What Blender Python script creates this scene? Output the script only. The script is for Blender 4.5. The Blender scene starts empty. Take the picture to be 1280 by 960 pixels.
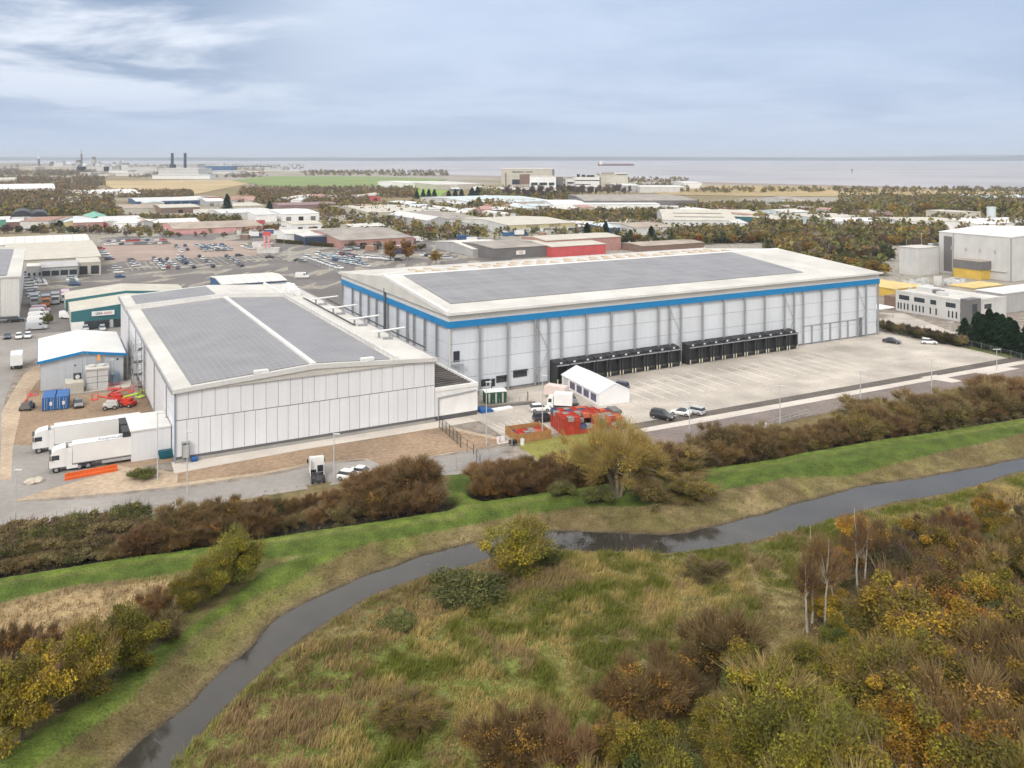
import bpy, math, random
import numpy as np
from mathutils import Matrix, Vector

random.seed(7)
rng = np.random.default_rng(11)
SC = bpy.context.scene
COL = SC.collection
F, H, CX, HY = 1078.0, 50.0, 640.0, 196.0      # focal length (px), camera height (m), principal column, horizon row
TH = math.radians(28.7)
UX, UY = math.cos(TH), math.sin(TH)

# ------------------------------------------------------------------ places
def G(px, py, z=0.0):
    d = F * (H - z) / (py - HY)
    return Vector(((px - CX) / F * d, d, z))
def L(a, b, z=0.0):
    return Vector((-54.9 + a * UX - b * UY, 140.5 + a * UY + b * UX, z))
def toL(p):
    dx, dy = p[0] + 54.9, p[1] - 140.5
    return dx * UX + dy * UY, -dx * UY + dy * UX
def along(p, ang, px):
    """metres from p along heading ang until the line stands at column px"""
    k = (px - CX) / F
    c, s = math.cos(ang), math.sin(ang)
    return (k * p[1] - p[0]) / (c - k * s)

# ------------------------------------------------------------------ materials
MATS = {}
def _nt(name):
    m = bpy.data.materials.new(name); m.use_nodes = True
    return m, m.node_tree.nodes, m.node_tree.links, m.node_tree.nodes['Principled BSDF']
def mat(name, col, rough=.65, var=.12, scale=.35, metal=0., spec=.4, bump=0., bscale=8., fine=.06, coat=0., obj_var=0., streak=0., cell=None, cella=.05, crot=0.):
    if name in MATS: return MATS[name]
    m, N, K, P = _nt(name)
    tc = N.new('ShaderNodeTexCoord')
    n1 = N.new('ShaderNodeTexNoise'); n1.inputs['Scale'].default_value = scale; n1.inputs['Detail'].default_value = 5
    K.new(tc.outputs['Object'], n1.inputs['Vector'])
    n2 = N.new('ShaderNodeTexNoise'); n2.inputs['Scale'].default_value = scale * 14; n2.inputs['Detail'].default_value = 3
    K.new(tc.outputs['Object'], n2.inputs['Vector'])
    r1 = N.new('ShaderNodeMapRange'); r1.inputs[1].default_value = .3; r1.inputs[2].default_value = .7
    r1.inputs[3].default_value = 1 - var; r1.inputs[4].default_value = 1 + var * .6
    K.new(n1.outputs['Fac'], r1.inputs[0])
    r2 = N.new('ShaderNodeMapRange'); r2.inputs[1].default_value = .3; r2.inputs[2].default_value = .7
    r2.inputs[3].default_value = 1 - fine; r2.inputs[4].default_value = 1 + fine
    K.new(n2.outputs['Fac'], r2.inputs[0])
    mu = N.new('ShaderNodeMath'); mu.operation = 'MULTIPLY'
    K.new(r1.outputs[0], mu.inputs[0]); K.new(r2.outputs[0], mu.inputs[1])
    last = mu
    if obj_var:
        oi = N.new('ShaderNodeObjectInfo'); r3 = N.new('ShaderNodeMapRange')
        r3.inputs[3].default_value = 1 - obj_var; r3.inputs[4].default_value = 1 + obj_var
        K.new(oi.outputs['Random'], r3.inputs[0])
        m3 = N.new('ShaderNodeMath'); m3.operation = 'MULTIPLY'; K.new(last.outputs[0], m3.inputs[0]); K.new(r3.outputs[0], m3.inputs[1]); last = m3
    if streak:
        mp = N.new('ShaderNodeMapping'); mp.inputs['Scale'].default_value = (2.2, 2.2, .06); K.new(tc.outputs['Object'], mp.inputs['Vector'])
        n4 = N.new('ShaderNodeTexNoise'); n4.inputs['Scale'].default_value = 1.; n4.inputs['Detail'].default_value = 4; K.new(mp.outputs[0], n4.inputs['Vector'])
        r4 = N.new('ShaderNodeMapRange'); r4.inputs[1].default_value = .35; r4.inputs[2].default_value = .6
        r4.inputs[3].default_value = 1 - streak; r4.inputs[4].default_value = 1.
        K.new(n4.outputs['Fac'], r4.inputs[0])
        m4 = N.new('ShaderNodeMath'); m4.operation = 'MULTIPLY'; K.new(last.outputs[0], m4.inputs[0]); K.new(r4.outputs[0], m4.inputs[1]); last = m4
    if cell:
        mp2 = N.new('ShaderNodeMapping'); mp2.inputs['Rotation'].default_value = (0, 0, crot); K.new(tc.outputs['Object'], mp2.inputs['Vector'])
        sn = N.new('ShaderNodeVectorMath'); sn.operation = 'SNAP'; sn.inputs[1].default_value = cell; K.new(mp2.outputs[0], sn.inputs[0])
        wn = N.new('ShaderNodeTexWhiteNoise'); K.new(sn.outputs[0], wn.inputs['Vector'])
        r5 = N.new('ShaderNodeMapRange'); r5.inputs[3].default_value = 1 - cella; r5.inputs[4].default_value = 1 + cella * .5; K.new(wn.outputs['Value'], r5.inputs[0])
        m5 = N.new('ShaderNodeMath'); m5.operation = 'MULTIPLY'; K.new(last.outputs[0], m5.inputs[0]); K.new(r5.outputs[0], m5.inputs[1]); last = m5
    vm = N.new('ShaderNodeVectorMath'); vm.operation = 'SCALE'; vm.inputs[0].default_value = col[:3]
    K.new(last.outputs[0], vm.inputs['Scale']); K.new(vm.outputs[0], P.inputs['Base Color'])
    P.inputs['Roughness'].default_value = rough; P.inputs['Metallic'].default_value = metal
    P.inputs['Specular IOR Level'].default_value = spec
    if coat: P.inputs['Coat Weight'].default_value = coat
    if bump:
        n3 = N.new('ShaderNodeTexNoise'); n3.inputs['Scale'].default_value = bscale; n3.inputs['Detail'].default_value = 4
        K.new(tc.outputs['Object'], n3.inputs['Vector'])
        b = N.new('ShaderNodeBump'); b.inputs['Strength'].default_value = 1; b.inputs['Distance'].default_value = bump
        K.new(n3.outputs['Fac'], b.inputs['Height']); K.new(b.outputs[0], P.inputs['Normal'])
    MATS[name] = m
    return m

def grid_mat(name, col, line, sx, sy, wx, wy, rough=.5, axis='xy', spec=.5, var=.1, metal=0.):
    """a surface divided by thin joints every sx by sy metres (joint widths wx, wy)"""
    if name in MATS: return MATS[name]
    m, N, K, P = _nt(name)
    tc = N.new('ShaderNodeTexCoord'); sp = N.new('ShaderNodeSeparateXYZ'); K.new(tc.outputs['Object'], sp.inputs[0])
    masks = []
    for ax, s, w in ((axis[0], sx, wx), (axis[1], sy, wy)):
        if not s: continue
        md = N.new('ShaderNodeMath'); md.operation = 'PINGPONG'; md.inputs[1].default_value = s / 2
        K.new(sp.outputs['XYZ'.index(ax.upper())], md.inputs[0])
        lt = N.new('ShaderNodeMath'); lt.operation = 'LESS_THAN'; lt.inputs[1].default_value = w / 2
        K.new(md.outputs[0], lt.inputs[0]); masks.append(lt)
    last = masks[0]
    if len(masks) > 1:
        mx = N.new('ShaderNodeMath'); mx.operation = 'MAXIMUM'; K.new(masks[0].outputs[0], mx.inputs[0]); K.new(masks[1].outputs[0], mx.inputs[1]); last = mx
    no = N.new('ShaderNodeTexNoise'); no.inputs['Scale'].default_value = .15; no.inputs['Detail'].default_value = 5
    K.new(tc.outputs['Object'], no.inputs['Vector'])
    rr = N.new('ShaderNodeMapRange'); rr.inputs[1].default_value = .3; rr.inputs[2].default_value = .7; rr.inputs[3].default_value = 1 - var; rr.inputs[4].default_value = 1 + var
    K.new(no.outputs['Fac'], rr.inputs[0])
    vm = N.new('ShaderNodeVectorMath'); vm.operation = 'SCALE'; vm.inputs[0].default_value = col; K.new(rr.outputs[0], vm.inputs['Scale'])
    mi = N.new('ShaderNodeMix'); mi.data_type = 'RGBA'; K.new(last.outputs[0], mi.inputs[0]); K.new(vm.outputs[0], mi.inputs[6]); mi.inputs[7].default_value = (*line, 1)
    K.new(mi.outputs[2], P.inputs['Base Color'])
    P.inputs['Roughness'].default_value = rough; P.inputs['Specular IOR Level'].default_value = spec; P.inputs['Metallic'].default_value = metal
    MATS[name] = m
    return m

# ------------------------------------------------------------------ meshes
class MB:
    def __init__(s): s.v = []; s.f = []; s.m = []; s.mi = 0
    def add(s, pts, faces):
        n = len(s.v); s.v += [tuple(p) for p in pts]
        for f in faces: s.f.append([i + n for i in f]); s.m.append(s.mi)
        return s
    def box(s, x0, x1, y0, y1, z0, z1):
        return s.add([(x0,y0,z0),(x1,y0,z0),(x1,y1,z0),(x0,y1,z0),(x0,y0,z1),(x1,y0,z1),(x1,y1,z1),(x0,y1,z1)],
                     [(0,3,2,1),(4,5,6,7),(0,1,5,4),(1,2,6,5),(2,3,7,6),(3,0,4,7)])
    def cbox(s, c, d, rz=0.):
        x, y, z = (q / 2 for q in d); ca, sa = math.cos(rz), math.sin(rz)
        P = [(c[0] + a*ca*x - b*sa*y, c[1] + a*sa*x + b*ca*y, c[2] + e*z) for e in (-1,1) for a,b in ((-1,-1),(1,-1),(1,1),(-1,1))]
        return s.add(P, [(0,3,2,1),(4,5,6,7),(0,1,5,4),(1,2,6,5),(2,3,7,6),(3,0,4,7)])
    def poly(s, pts): return s.add(pts, [tuple(range(len(pts)))])
    def ext(s, prof, t0, t1, ax='y'):
        """prism: profile of 2D points pushed along an axis: ax y: (x,z), x: (y,z), z: (x,y)"""
        def q(p, t): return {'y': (p[0], t, p[1]), 'x': (t, p[0], p[1]), 'z': (p[0], p[1], t)}[ax]
        n = len(prof)
        pts = [q(p, t0) for p in prof] + [q(p, t1) for p in prof]
        fs = [tuple(range(n))[::-1], tuple(range(n, 2*n))] + [(i, (i+1) % n, n + (i+1) % n, n + i) for i in range(n)]
        return s.add(pts, fs)
    def tube(s, p0, p1, r0, r1=None, n=8, caps=True):
        r1 = r0 if r1 is None else r1
        p0, p1 = Vector(p0), Vector(p1); d = (p1 - p0).normalized()
        a = d.cross(Vector((0,0,1)) if abs(d.z) < .9 else Vector((1,0,0))).normalized(); b = d.cross(a)
        pts = [p + (a * math.cos(t) + b * math.sin(t)) * r for p, r in ((p0, r0), (p1, r1)) for t in [2*math.pi*i/n for i in range(n)]]
        fs = [(i, (i+1) % n, n + (i+1) % n, n + i) for i in range(n)]
        if caps: fs += [tuple(range(n))[::-1], tuple(range(n, 2*n))]
        return s.add(pts, fs)
    def loft(s, rings, caps=True):
        n = len(rings[0]); pts = [p for r in rings for p in r]; fs = []
        for k in range(len(rings) - 1):
            for i in range(n): fs.append((k*n+i, k*n+(i+1) % n, (k+1)*n+(i+1) % n, (k+1)*n+i))
        if caps: fs += [tuple(range(n))[::-1], tuple(range((len(rings)-1)*n, len(rings)*n))]
        return s.add(pts, fs)
    def gable(s, W, D, h, r, along_front=True, ov=.0, t=.0, x0=0., y0=0.):
        """solid house body; along_front: ridge runs along x"""
        if along_front: s.ext([(y0,0),(y0+D,0),(y0+D,h),(y0+D/2,r),(y0,h)], x0, x0+W, 'x')
        else: s.ext([(x0,0),(x0+W,0),(x0+W,h),(x0+W/2,r),(x0,h)], y0, y0+D, 'y')
        return s

def mesh(name, mb, mats, smooth=False):
    me = bpy.data.meshes.new(name); me.from_pydata(mb.v, [], mb.f)
    for m in (mats if isinstance(mats, (list, tuple)) else [mats]): me.materials.append(m)
    if any(mb.m): me.polygons.foreach_set('material_index', mb.m)
    if smooth: me.polygons.foreach_set('use_smooth', [True] * len(mb.f))
    me.update()
    return me
def obj(name, mb, mats, parent=None, smooth=False, loc=None, rz=0.):
    me = mb if isinstance(mb, bpy.types.Mesh) else mesh(name, mb, mats, smooth)
    o = bpy.data.objects.new(name, me); COL.objects.link(o)
    if parent: o.parent = parent
    if loc is not None: o.location = loc
    if rz: o.rotation_euler.z = rz
    return o
def tag(o, label, cat, group=None, kind=None):
    if label: o['label'] = label
    if cat: o['category'] = cat
    if group: o['group'] = group
    if kind: o['kind'] = kind
    return o
def thing(name, label, cat, loc=(0,0,0), rz=0., group=None):
    o = bpy.data.objects.new(name, None); COL.objects.link(o); o.empty_display_size = .5
    o.location = loc; o.rotation_euler.z = rz
    return tag(o, label, cat, group)
KIDS = {}
def dup(r, loc, rz=0., label=None, group=None, scale=None, mats=None):
    """copy of a thing with its parts and sub-parts; mats: {part name: material} set on the copies"""
    if r.name not in KIDS: KIDS[r.name] = [(c, [g for g in c.children]) for c in r.children]
    n = r.copy(); COL.objects.link(n); n.location = loc; n.rotation_euler.z = rz
    if scale is not None: n.scale = scale
    if label: n['label'] = label
    if group: n['group'] = group
    elif 'group' in n: del n['group']
    def paint(c, src):
        key = src.name.split('.')[0]
        if mats and key in mats:
            c.material_slots[0].link = 'OBJECT'; c.material_slots[0].material = mats[key]
    if r.type == 'MESH': paint(n, r)
    for ch, gs in KIDS[r.name]:
        c = ch.copy(); COL.objects.link(c); c.parent = n; paint(c, ch)
        for g in gs:
            d = g.copy(); COL.objects.link(d); d.parent = c; paint(d, g)
    return n
def structure(name, mb, m): return tag(obj(name, mb, m), None, None, kind='structure')
def sheet(name, pts, z, m, thick=0.):
    """flat ground sheet from picture outline points lying on the ground"""
    mb = MB(); w = [G(x, y) for x, y in pts]
    if thick: mb.ext([(p.x, p.y) for p in w], z - thick, z, 'z')
    else: mb.poly([(p.x, p.y, z) for p in w])
    o = structure(name, mb, m)
    return o
ORD = 'first second third fourth fifth sixth seventh eighth ninth tenth eleventh twelfth thirteenth fourteenth fifteenth sixteenth seventeenth eighteenth nineteenth twentieth'.split()
def ordn(i): return ORD[i] if i < 20 else ('twenty-' + ORD[i-20] if i < 29 else ('thirtieth' if i == 29 else 'thirty-' + ORD[i-30] if i < 39 else 'outermost'))

# ------------------------------------------------------------------ numpy noise
def vnoise(x, y, seed=0, sc=1.):
    r = np.random.default_rng(seed).random((257, 257))
    x = np.asarray(x) / sc; y = np.asarray(y) / sc
    xi = np.floor(x).astype(int); yi = np.floor(y).astype(int); fx = x - xi; fy = y - yi
    fx = fx*fx*(3-2*fx); fy = fy*fy*(3-2*fy); a = xi % 256; b = yi % 256; a1 = (xi+1) % 256; b1 = (yi+1) % 256
    return (r[a,b]*(1-fx)+r[a1,b]*fx)*(1-fy) + (r[a,b1]*(1-fx)+r[a1,b1]*fx)*fy
def fbm(x, y, seed=0, sc=10., oc=4):
    t = 0; amp = 1; tot = 0
    for i in range(oc): t = t + amp*vnoise(x, y, seed+i, sc/2**i); tot += amp; amp *= .55
    return t / tot
def seg_dist(X, Y, pl, closed=False):
    d = np.full(X.shape, 1e9); n = len(pl)
    for i in range(n if closed else n-1):
        a, b = pl[i], pl[(i+1) % n]; dx, dy = b[0]-a[0], b[1]-a[1]
        t = np.clip(((X-a[0])*dx+(Y-a[1])*dy)/(dx*dx+dy*dy+1e-12), 0, 1)
        d = np.minimum(d, np.hypot(X-a[0]-t*dx, Y-a[1]-t*dy))
    return d
def inside(X, Y, pl):
    r = np.zeros(X.shape, bool); n = len(pl)
    for i in range(n):
        (x1, y1), (x2, y2) = pl[i][:2], pl[(i+1) % n][:2]
        if y1 == y2: continue
        c = ((y1 > Y) != (y2 > Y)) & (X < (x2-x1)*(Y-y1)/(y2-y1)+x1)
        r ^= c
    return r
def sdist(X, Y, pl):
    d = seg_dist(X, Y, pl, True); return np.where(inside(X, Y, pl), -d, d)
def sstep(x, a, b):
    t = np.clip((x-a)/(b-a), 0, 1); return t*t*(3-2*t)
def np_mesh(name, V, Fc, mats, colors=None, nv=4, smooth=False):
    """V (n,3), Fc (m,nv) ints, colors (n,3)"""
    me = bpy.data.meshes.new(name); n = len(V); m = len(Fc)
    me.vertices.add(n); me.vertices.foreach_set('co', np.ascontiguousarray(V, np.float32).ravel())
    me.loops.add(m*nv); me.loops.foreach_set('vertex_index', np.ascontiguousarray(Fc, np.int32).ravel())
    me.polygons.add(m); me.polygons.foreach_set('loop_start', np.arange(0, m*nv, nv, dtype=np.int32))
    if smooth: me.polygons.foreach_set('use_smooth', np.ones(m, bool))
    if colors is not None:
        at = me.color_attributes.new('Col', 'FLOAT_COLOR', 'POINT')
        c = np.ones((n, 4), np.float32); c[:, :3] = colors; at.data.foreach_set('color', c.ravel())
    for q in (mats if isinstance(mats, (list, tuple)) else [mats]): me.materials.append(q)
    me.update(calc_edges=True); me.validate()
    return me
def mpx(pts, z=0.): return [tuple(G(x, y, z)[:2]) for x, y in pts]
# ================================================================== terrain
WZ = -1.3
R_UP = [(120,1000),(147,958),(181,921),(244,875),(301,820),(347,772),(400,744),(463,717),(520,697),(580,682),(640,668),(690,664),(747,666),(829,669),(860,666),(904,656),(960,641),(1010,626),(1067,611),(1149,598),(1192,590),(1280,573),(1400,548)]
R_DN = [(1400,562),(1280,588),(1232,602),(1187,615),(1124,626),(1049,645),(1004,660),(936,677),(880,687),(829,692),(747,689),(690,685),(620,695),(533,720),(490,733),(447,752),(413,773),(354,818),(319,850),(276,889),(213,957),(180,1000)]
river = mpx(R_UP + R_DN, WZ)
DITCH = [(-60,727),(0,717),(159,692),(273,677),(370,662),(483,646),(550,636)]
DITCH2 = [(607,623),(729,606),(800,595),(872,585),(960,573),(983,567),(1080,551),(1161,540),(1280,521),(1420,497)]
green_top = mpx(DITCH + [(562,615),(560,592),(585,588),(600,605)] + DITCH2 + [(1420,520),(1280,541),(1239,551),(1161,567),(1067,589),(983,597),(891,616),(800,633),(722,633),(637,641),(523,665),(480,673),(447,683),(380,694),(300,700),(180,722),(92,731),(0,753),(-60,765)])
green_low = mpx([(-60,990),(0,942),(81,889),(142,847),(188,811),(230,786),(283,751),(329,712),(380,694),(447,683),(400,705),(319,744),(248,793),(159,875),(53,953),(-20,1010)])
dry_left = mpx([(-60,765),(0,756),(92,735),(180,724),(290,708),(250,745),(180,780),(100,800),(0,815),(-60,825)])
meadow = mpx([(1280,592),(1187,620),(1049,648),(936,680),(829,695),(747,692),(690,688),(620,700),(533,724),(447,757),(354,823),(276,893),(200,970),(150,1100),(700,1400),(1400,1400),(1500,600)])
estate = mpx([(-400,690),(0,660),(180,640),(330,615),(440,597),(520,590),(590,582),(660,590),(700,575),(790,560),(870,552),(1010,510),(1130,492),(1280,458),(1500,420),(1500,330),(1100,306),(950,300),(700,250),(300,258),(0,262),(-400,262)])
xs = np.concatenate([-np.geomspace(132, 60000, 150)[::-1], np.arange(-131.5, 210, .62), np.geomspace(210.6, 60000, 150)])
ys = np.concatenate([np.array([-400,-200,-100,-40,0,20,32,42.]), np.arange(50, 200, .62), np.geomspace(200.5, 60000, 240)])
X, Y = np.meshgrid(xs, ys)
near = (Y < 330) & (Y > 40) & (np.abs(X) < 420)
Z = np.zeros_like(X)
dr = np.full(X.shape, 1e3); dr[near] = sdist(X[near], Y[near], river)
bankside = sdist(X, Y, meadow) < 0
wob = (fbm(X, Y, 3, 6., 3) - .5)
e = dr + wob * 1.2
prof_far = -2.4 + (2.4 - 1.15) * sstep(e, -1.4, .25) + 1.15 * sstep(e, .25, 6.5)
prof_near = -2.4 + 2.4 * sstep(e, -1.4, 1.8)
Z = np.where(near, np.where(bankside, prof_near, prof_far), 0)
Z += np.where(bankside & near, (fbm(X, Y, 9, 9., 4) - .5) * 1.0 * sstep(dr, 1, 6), 0)
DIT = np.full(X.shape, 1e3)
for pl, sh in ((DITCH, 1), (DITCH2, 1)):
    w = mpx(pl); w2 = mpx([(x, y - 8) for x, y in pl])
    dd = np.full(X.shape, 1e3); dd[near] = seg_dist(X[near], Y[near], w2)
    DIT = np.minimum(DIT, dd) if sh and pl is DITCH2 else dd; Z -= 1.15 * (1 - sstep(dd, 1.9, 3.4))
dg = np.full(X.shape, 1e3); dg[near] = sdist(X[near], Y[near], green_top)
dl = np.full(X.shape, 1e3); dl[near] = sdist(X[near], Y[near], green_low)
de = np.full(X.shape, 1e3); de[near] = sdist(X[near], Y[near], estate)
Z += .45 * sstep(-dg, .5, 4.) * (dr > 4) + .25 * sstep(-dl, .0, 1.) + .12 * wob * (dr > 1) * (de > 0)
# coast: land falls under the tide beyond the shoreline
SHORE = [(-3000,203.),(0,203.),(160,205.5),(252,206.5),(300,208.3),(360,211.5),(430,213.8),(520,217),(630,219.5),(800,222),(860,226),(980,229),(1100,231.5),(1280,236.5),(2200,262)]
shx = np.array([p[0] for p in SHORE]); shy = np.array([p[1] for p in SHORE])
PX = CX + F * X / np.maximum(Y, 1); sy = np.interp(PX, shx, shy); Dsh = F * H / (sy - HY)
t = (Y / Dsh)
Z = np.where(Y > 900, Z - 6 * sstep(t, .93, 1.12), Z)
# base colours of the ground (soil, swards, painted ditch and slope shade)
def C(r, g, b): return np.array([r, g, b])
col = np.empty(X.shape + (3,)); n1 = fbm(X, Y, 21, 14., 5)[..., None]; n2 = fbm(X, Y, 31, 3.2, 4)[..., None]; n3 = fbm(X, Y, 41, 60., 4)[..., None]
def mixc(a, b, t): return a * (1 - t) + b * t
col[:] = mixc(C(.135,.105,.048), C(.21,.165,.085), n1)                         # rough bank
nF = fbm(X, Y, 55, 420., 5)[..., None]
far = (Y > 330)[..., None]
col = np.where(far, mixc(mixc(C(.17,.145,.075), C(.27,.21,.12), n3), C(.30,.275,.235), sstep(nF, .42, .56)), col)
def over(m, a, b, t): 
    global col
    m = np.clip(m, 0, 1)[..., None]; col = col * (1 - m) + mixc(a, b, t) * m
over(sstep(-de + wob*1.5, -.4, .6), C(.30,.26,.215), C(.22,.19,.165), n1)
ml = sstep(e, .4, 1.2) * (1 - sstep(e, 3.5, 9)) * (~bankside) * near
over(ml * .75, C(.13,.105,.05), C(.17,.15,.05), n2)
olive = (~bankside) & near & (dl < 14) & (X < -12) & (dg > 0)
over(np.where(olive, sstep(e, 1.2, 3.) * sstep(dl, 0, 1.), 0) * .8, C(.11,.125,.028), C(.17,.155,.045), n2)
over(sstep(-dg + wob*2.2, -.6, .9), C(.075,.115,.016), C(.135,.18,.028), .35*n2 + .65*n1)
over(sstep(-dg + wob*3, .3, 4) * sstep(n1[..., 0], .46, .62) * .6, C(.19,.19,.055), C(.11,.155,.03), n2)
over(sstep(-dg + wob*3, .3, 3) * sstep(n3[..., 0], .5, .66) * .5, C(.05,.10,.015), C(.085,.14,.025), n2)
DT = np.full(X.shape, 1e3)
DT[near] = np.minimum(seg_dist(X[near], Y[near], mpx(DITCH)), seg_dist(X[near], Y[near], mpx(DITCH2)))
over((dg < 0) * sstep(DT + wob*1.2, 3.6, 4.6), C(.052,.085,.014), C(.095,.125,.024), .5*n1 + .5*n2)  # lower slope: rougher sward, with the slope's shade painted in as darker green
over((dg < 0) * (np.abs(DT - 3.9 + wob*.5) < .35) * .5, C(.11,.11,.04), C(.14,.12,.05), n2)
over((dg < 0) * (np.abs(DT - 2.0 + wob*.4) < .28) * .35, C(.10,.12,.03), C(.16,.16,.05), n2)
over(sstep(-dl + wob*1.4, -.4, .6), C(.07,.105,.016), C(.115,.15,.028), n2)
dd = np.full(X.shape, 1e3); dd[near] = sdist(X[near], Y[near], dry_left)
over(sstep(-dd + wob*3, -1, 1.5), C(.42,.31,.165), C(.26,.19,.10), n2)
over(np.where(bankside & near, 1., 0.), C(.09,.09,.03), C(.20,.16,.07), sstep(.55*n1 + .45*n2, .36, .64))
over(np.where(bankside & near, sstep(n3[..., 0], .5, .6), 0) * .6, C(.09,.14,.02), C(.15,.19,.035), n2)
over(near * (e < 11) * (e > .6) * (~bankside) * (dg > 0) * (dl > 0) * sstep(fbm(X, Y, 51, 5., 4), .55, .66) * .5 * (X > -12), C(.32,.24,.13), C(.22,.16,.09), n2)
over(near * (e < 9) * (e > .6) * (~bankside) * (dg > 0) * (dl > 0) * sstep(fbm(X, Y, 53, 7., 4), .46, .6) * .7, C(.10,.075,.035), C(.14,.10,.05), n2)
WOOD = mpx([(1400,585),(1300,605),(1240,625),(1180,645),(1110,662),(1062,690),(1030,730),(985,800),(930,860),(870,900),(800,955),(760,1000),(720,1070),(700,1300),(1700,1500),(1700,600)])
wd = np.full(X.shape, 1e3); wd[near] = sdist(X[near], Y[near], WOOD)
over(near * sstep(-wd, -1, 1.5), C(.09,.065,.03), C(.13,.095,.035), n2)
over((1 - sstep(DIT, 2.0, 3.3)) * near, C(.018,.015,.011), C(.03,.024,.016), n2)  # dark ditch mud, with the shade under the hedge painted into it
over((1 - sstep(e, -.3, .9)) * near, C(.055,.043,.03), C(.09,.07,.045), n2)
over(sstep(t, .86, .95) * (Y > 900), C(.30,.235,.20), C(.25,.2,.175), n3)
ny, nx = X.shape
idx = np.arange(ny*nx).reshape(ny, nx)
Fc = np.stack([idx[:-1,:-1], idx[:-1,1:], idx[1:,1:], idx[1:,:-1]], -1).reshape(-1, 4)
def land_mat():
    m, N, K, P = _nt('land')
    at = N.new('ShaderNodeAttribute'); at.attribute_name = 'Col'
    tc = N.new('ShaderNodeTexCoord'); last = None
    for s, a, d in ((.45, .30, 6), (4.5, .34, 4)):
        n = N.new('ShaderNodeTexNoise'); n.inputs['Scale'].default_value = s; n.inputs['Detail'].default_value = d; K.new(tc.outputs['Object'], n.inputs['Vector'])
        r = N.new('ShaderNodeMapRange'); r.inputs[1].default_value = .32; r.inputs[2].default_value = .68; r.inputs[3].default_value = 1-a; r.inputs[4].default_value = 1+a; K.new(n.outputs['Fac'], r.inputs[0])
        if last is None: last = r
        else:
            q = N.new('ShaderNodeMath'); q.operation = 'MULTIPLY'; K.new(last.outputs[0], q.inputs[0]); K.new(r.outputs[0], q.inputs[1]); last = q
    v = N.new('ShaderNodeVectorMath'); v.operation = 'SCALE'; K.new(at.outputs['Color'], v.inputs[0]); K.new(last.outputs[0], v.inputs['Scale'])
    K.new(v.outputs[0], P.inputs['Base Color']); P.inputs['Roughness'].default_value = .95; P.inputs['Specular IOR Level'].default_value = .15
    n = N.new('ShaderNodeTexNoise'); n.inputs['Scale'].default_value = 3.; n.inputs['Detail'].default_value = 5; K.new(tc.outputs['Object'], n.inputs['Vector'])
    b = N.new('ShaderNodeBump'); b.inputs['Distance'].default_value = .22; K.new(n.outputs['Fac'], b.inputs['Height']); K.new(b.outputs[0], P.inputs['Normal'])
    return m
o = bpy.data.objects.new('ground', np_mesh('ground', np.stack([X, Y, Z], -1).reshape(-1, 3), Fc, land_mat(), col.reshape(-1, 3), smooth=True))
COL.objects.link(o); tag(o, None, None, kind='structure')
def ground_z(x, y):
    i = np.clip(np.searchsorted(ys, y), 1, ny-1); j = np.clip(np.searchsorted(xs, x), 1, nx-1)
    return np.maximum.reduce([Z[i, j], Z[i-1, j-1]]) * .5 + .5 * Z[i-1, j]

def water_mat(name, base, rough, bscale, bdist, stretch=1.):
    m, N, K, P = _nt(name)
    P.inputs['Base Color'].default_value = (*base, 1); P.inputs['Roughness'].default_value = rough; P.inputs['IOR'].default_value = 1.38
    tc = N.new('ShaderNodeTexCoord'); n = N.new('ShaderNodeTexNoise'); n.inputs['Scale'].default_value = bscale; n.inputs['Detail'].default_value = 3
    K.new(tc.outputs['Object'], n.inputs['Vector'])
    b = N.new('ShaderNodeBump'); b.inputs['Distance'].default_value = bdist; K.new(n.outputs['Fac'], b.inputs['Height']); K.new(b.outputs[0], P.inputs['Normal'])
    n2 = N.new('ShaderNodeTexNoise'); n2.inputs['Scale'].default_value = bscale * .12; n2.inputs['Detail'].default_value = 4; K.new(tc.outputs['Object'], n2.inputs['Vector'])
    r = N.new('ShaderNodeMapRange'); r.inputs[1].default_value = .35; r.inputs[2].default_value = .7; r.inputs[3].default_value = .75; r.inputs[4].default_value = 1.3; K.new(n2.outputs['Fac'], r.inputs[0])
    v = N.new('ShaderNodeVectorMath'); v.operation = 'SCALE'; v.inputs[0].default_value = base; K.new(r.outputs[0], v.inputs['Scale']); K.new(v.outputs[0], P.inputs['Base Color'])
    return m
mb = MB().poly([(-250, 45, WZ), (330, 45, WZ), (330, 330, WZ), (-250, 330, WZ)])
structure('river_water', mb, water_mat('river water', (.042,.038,.032), .03, .9, .0022))
mb = MB().poly([(-50000, 900, -3), (60000, 900, -3), (60000, 60000, -3), (-50000, 60000, -3)])
structure('estuary_water', mb, water_mat('estuary water', (.33,.30,.285), .32, .02, .25))
# far shore beyond the estuary
mb = MB(); pts = []; n = 160
for k in range(n + 1):
    x = -9000 + 26000 * k / n
    pts.append((x, 11800 + 600*math.sin(k*.11), 26 + 34 * float(fbm(np.array([x]), np.array([0.]), 5, 1500., 4)[0]) + (28 if x > 6500 else 0) * float(sstep(np.array(x), 3800, 6500))))
ring = [(p[0], p[1], -3.2) for p in pts] + [p for p in pts] + [(p[0], p[1] + 1500, p[2] * 1.1) for p in pts] + [(p[0], p[1] + 6000, 0) for p in pts]
fs = [(r*(n+1)+k, r*(n+1)+k+1, (r+1)*(n+1)+k+1, (r+1)*(n+1)+k) for r in range(3) for k in range(n)]
mb.add(ring, fs); structure('far_shore_hills', mb, mat('far hills', (.14,.165,.18), .95, .3, .001))  # bluish distance haze painted into the hill colour, besides the haze volume
# spit and jetty land in the estuary
mb = MB().ext([(-1900,4700),(-1300,4550),(-1290,4640),(-1900,4830)], -3.1, 1.5, 'z'); structure('spit_land', mb, mat('spit', (.07,.075,.06), .9))

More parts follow.
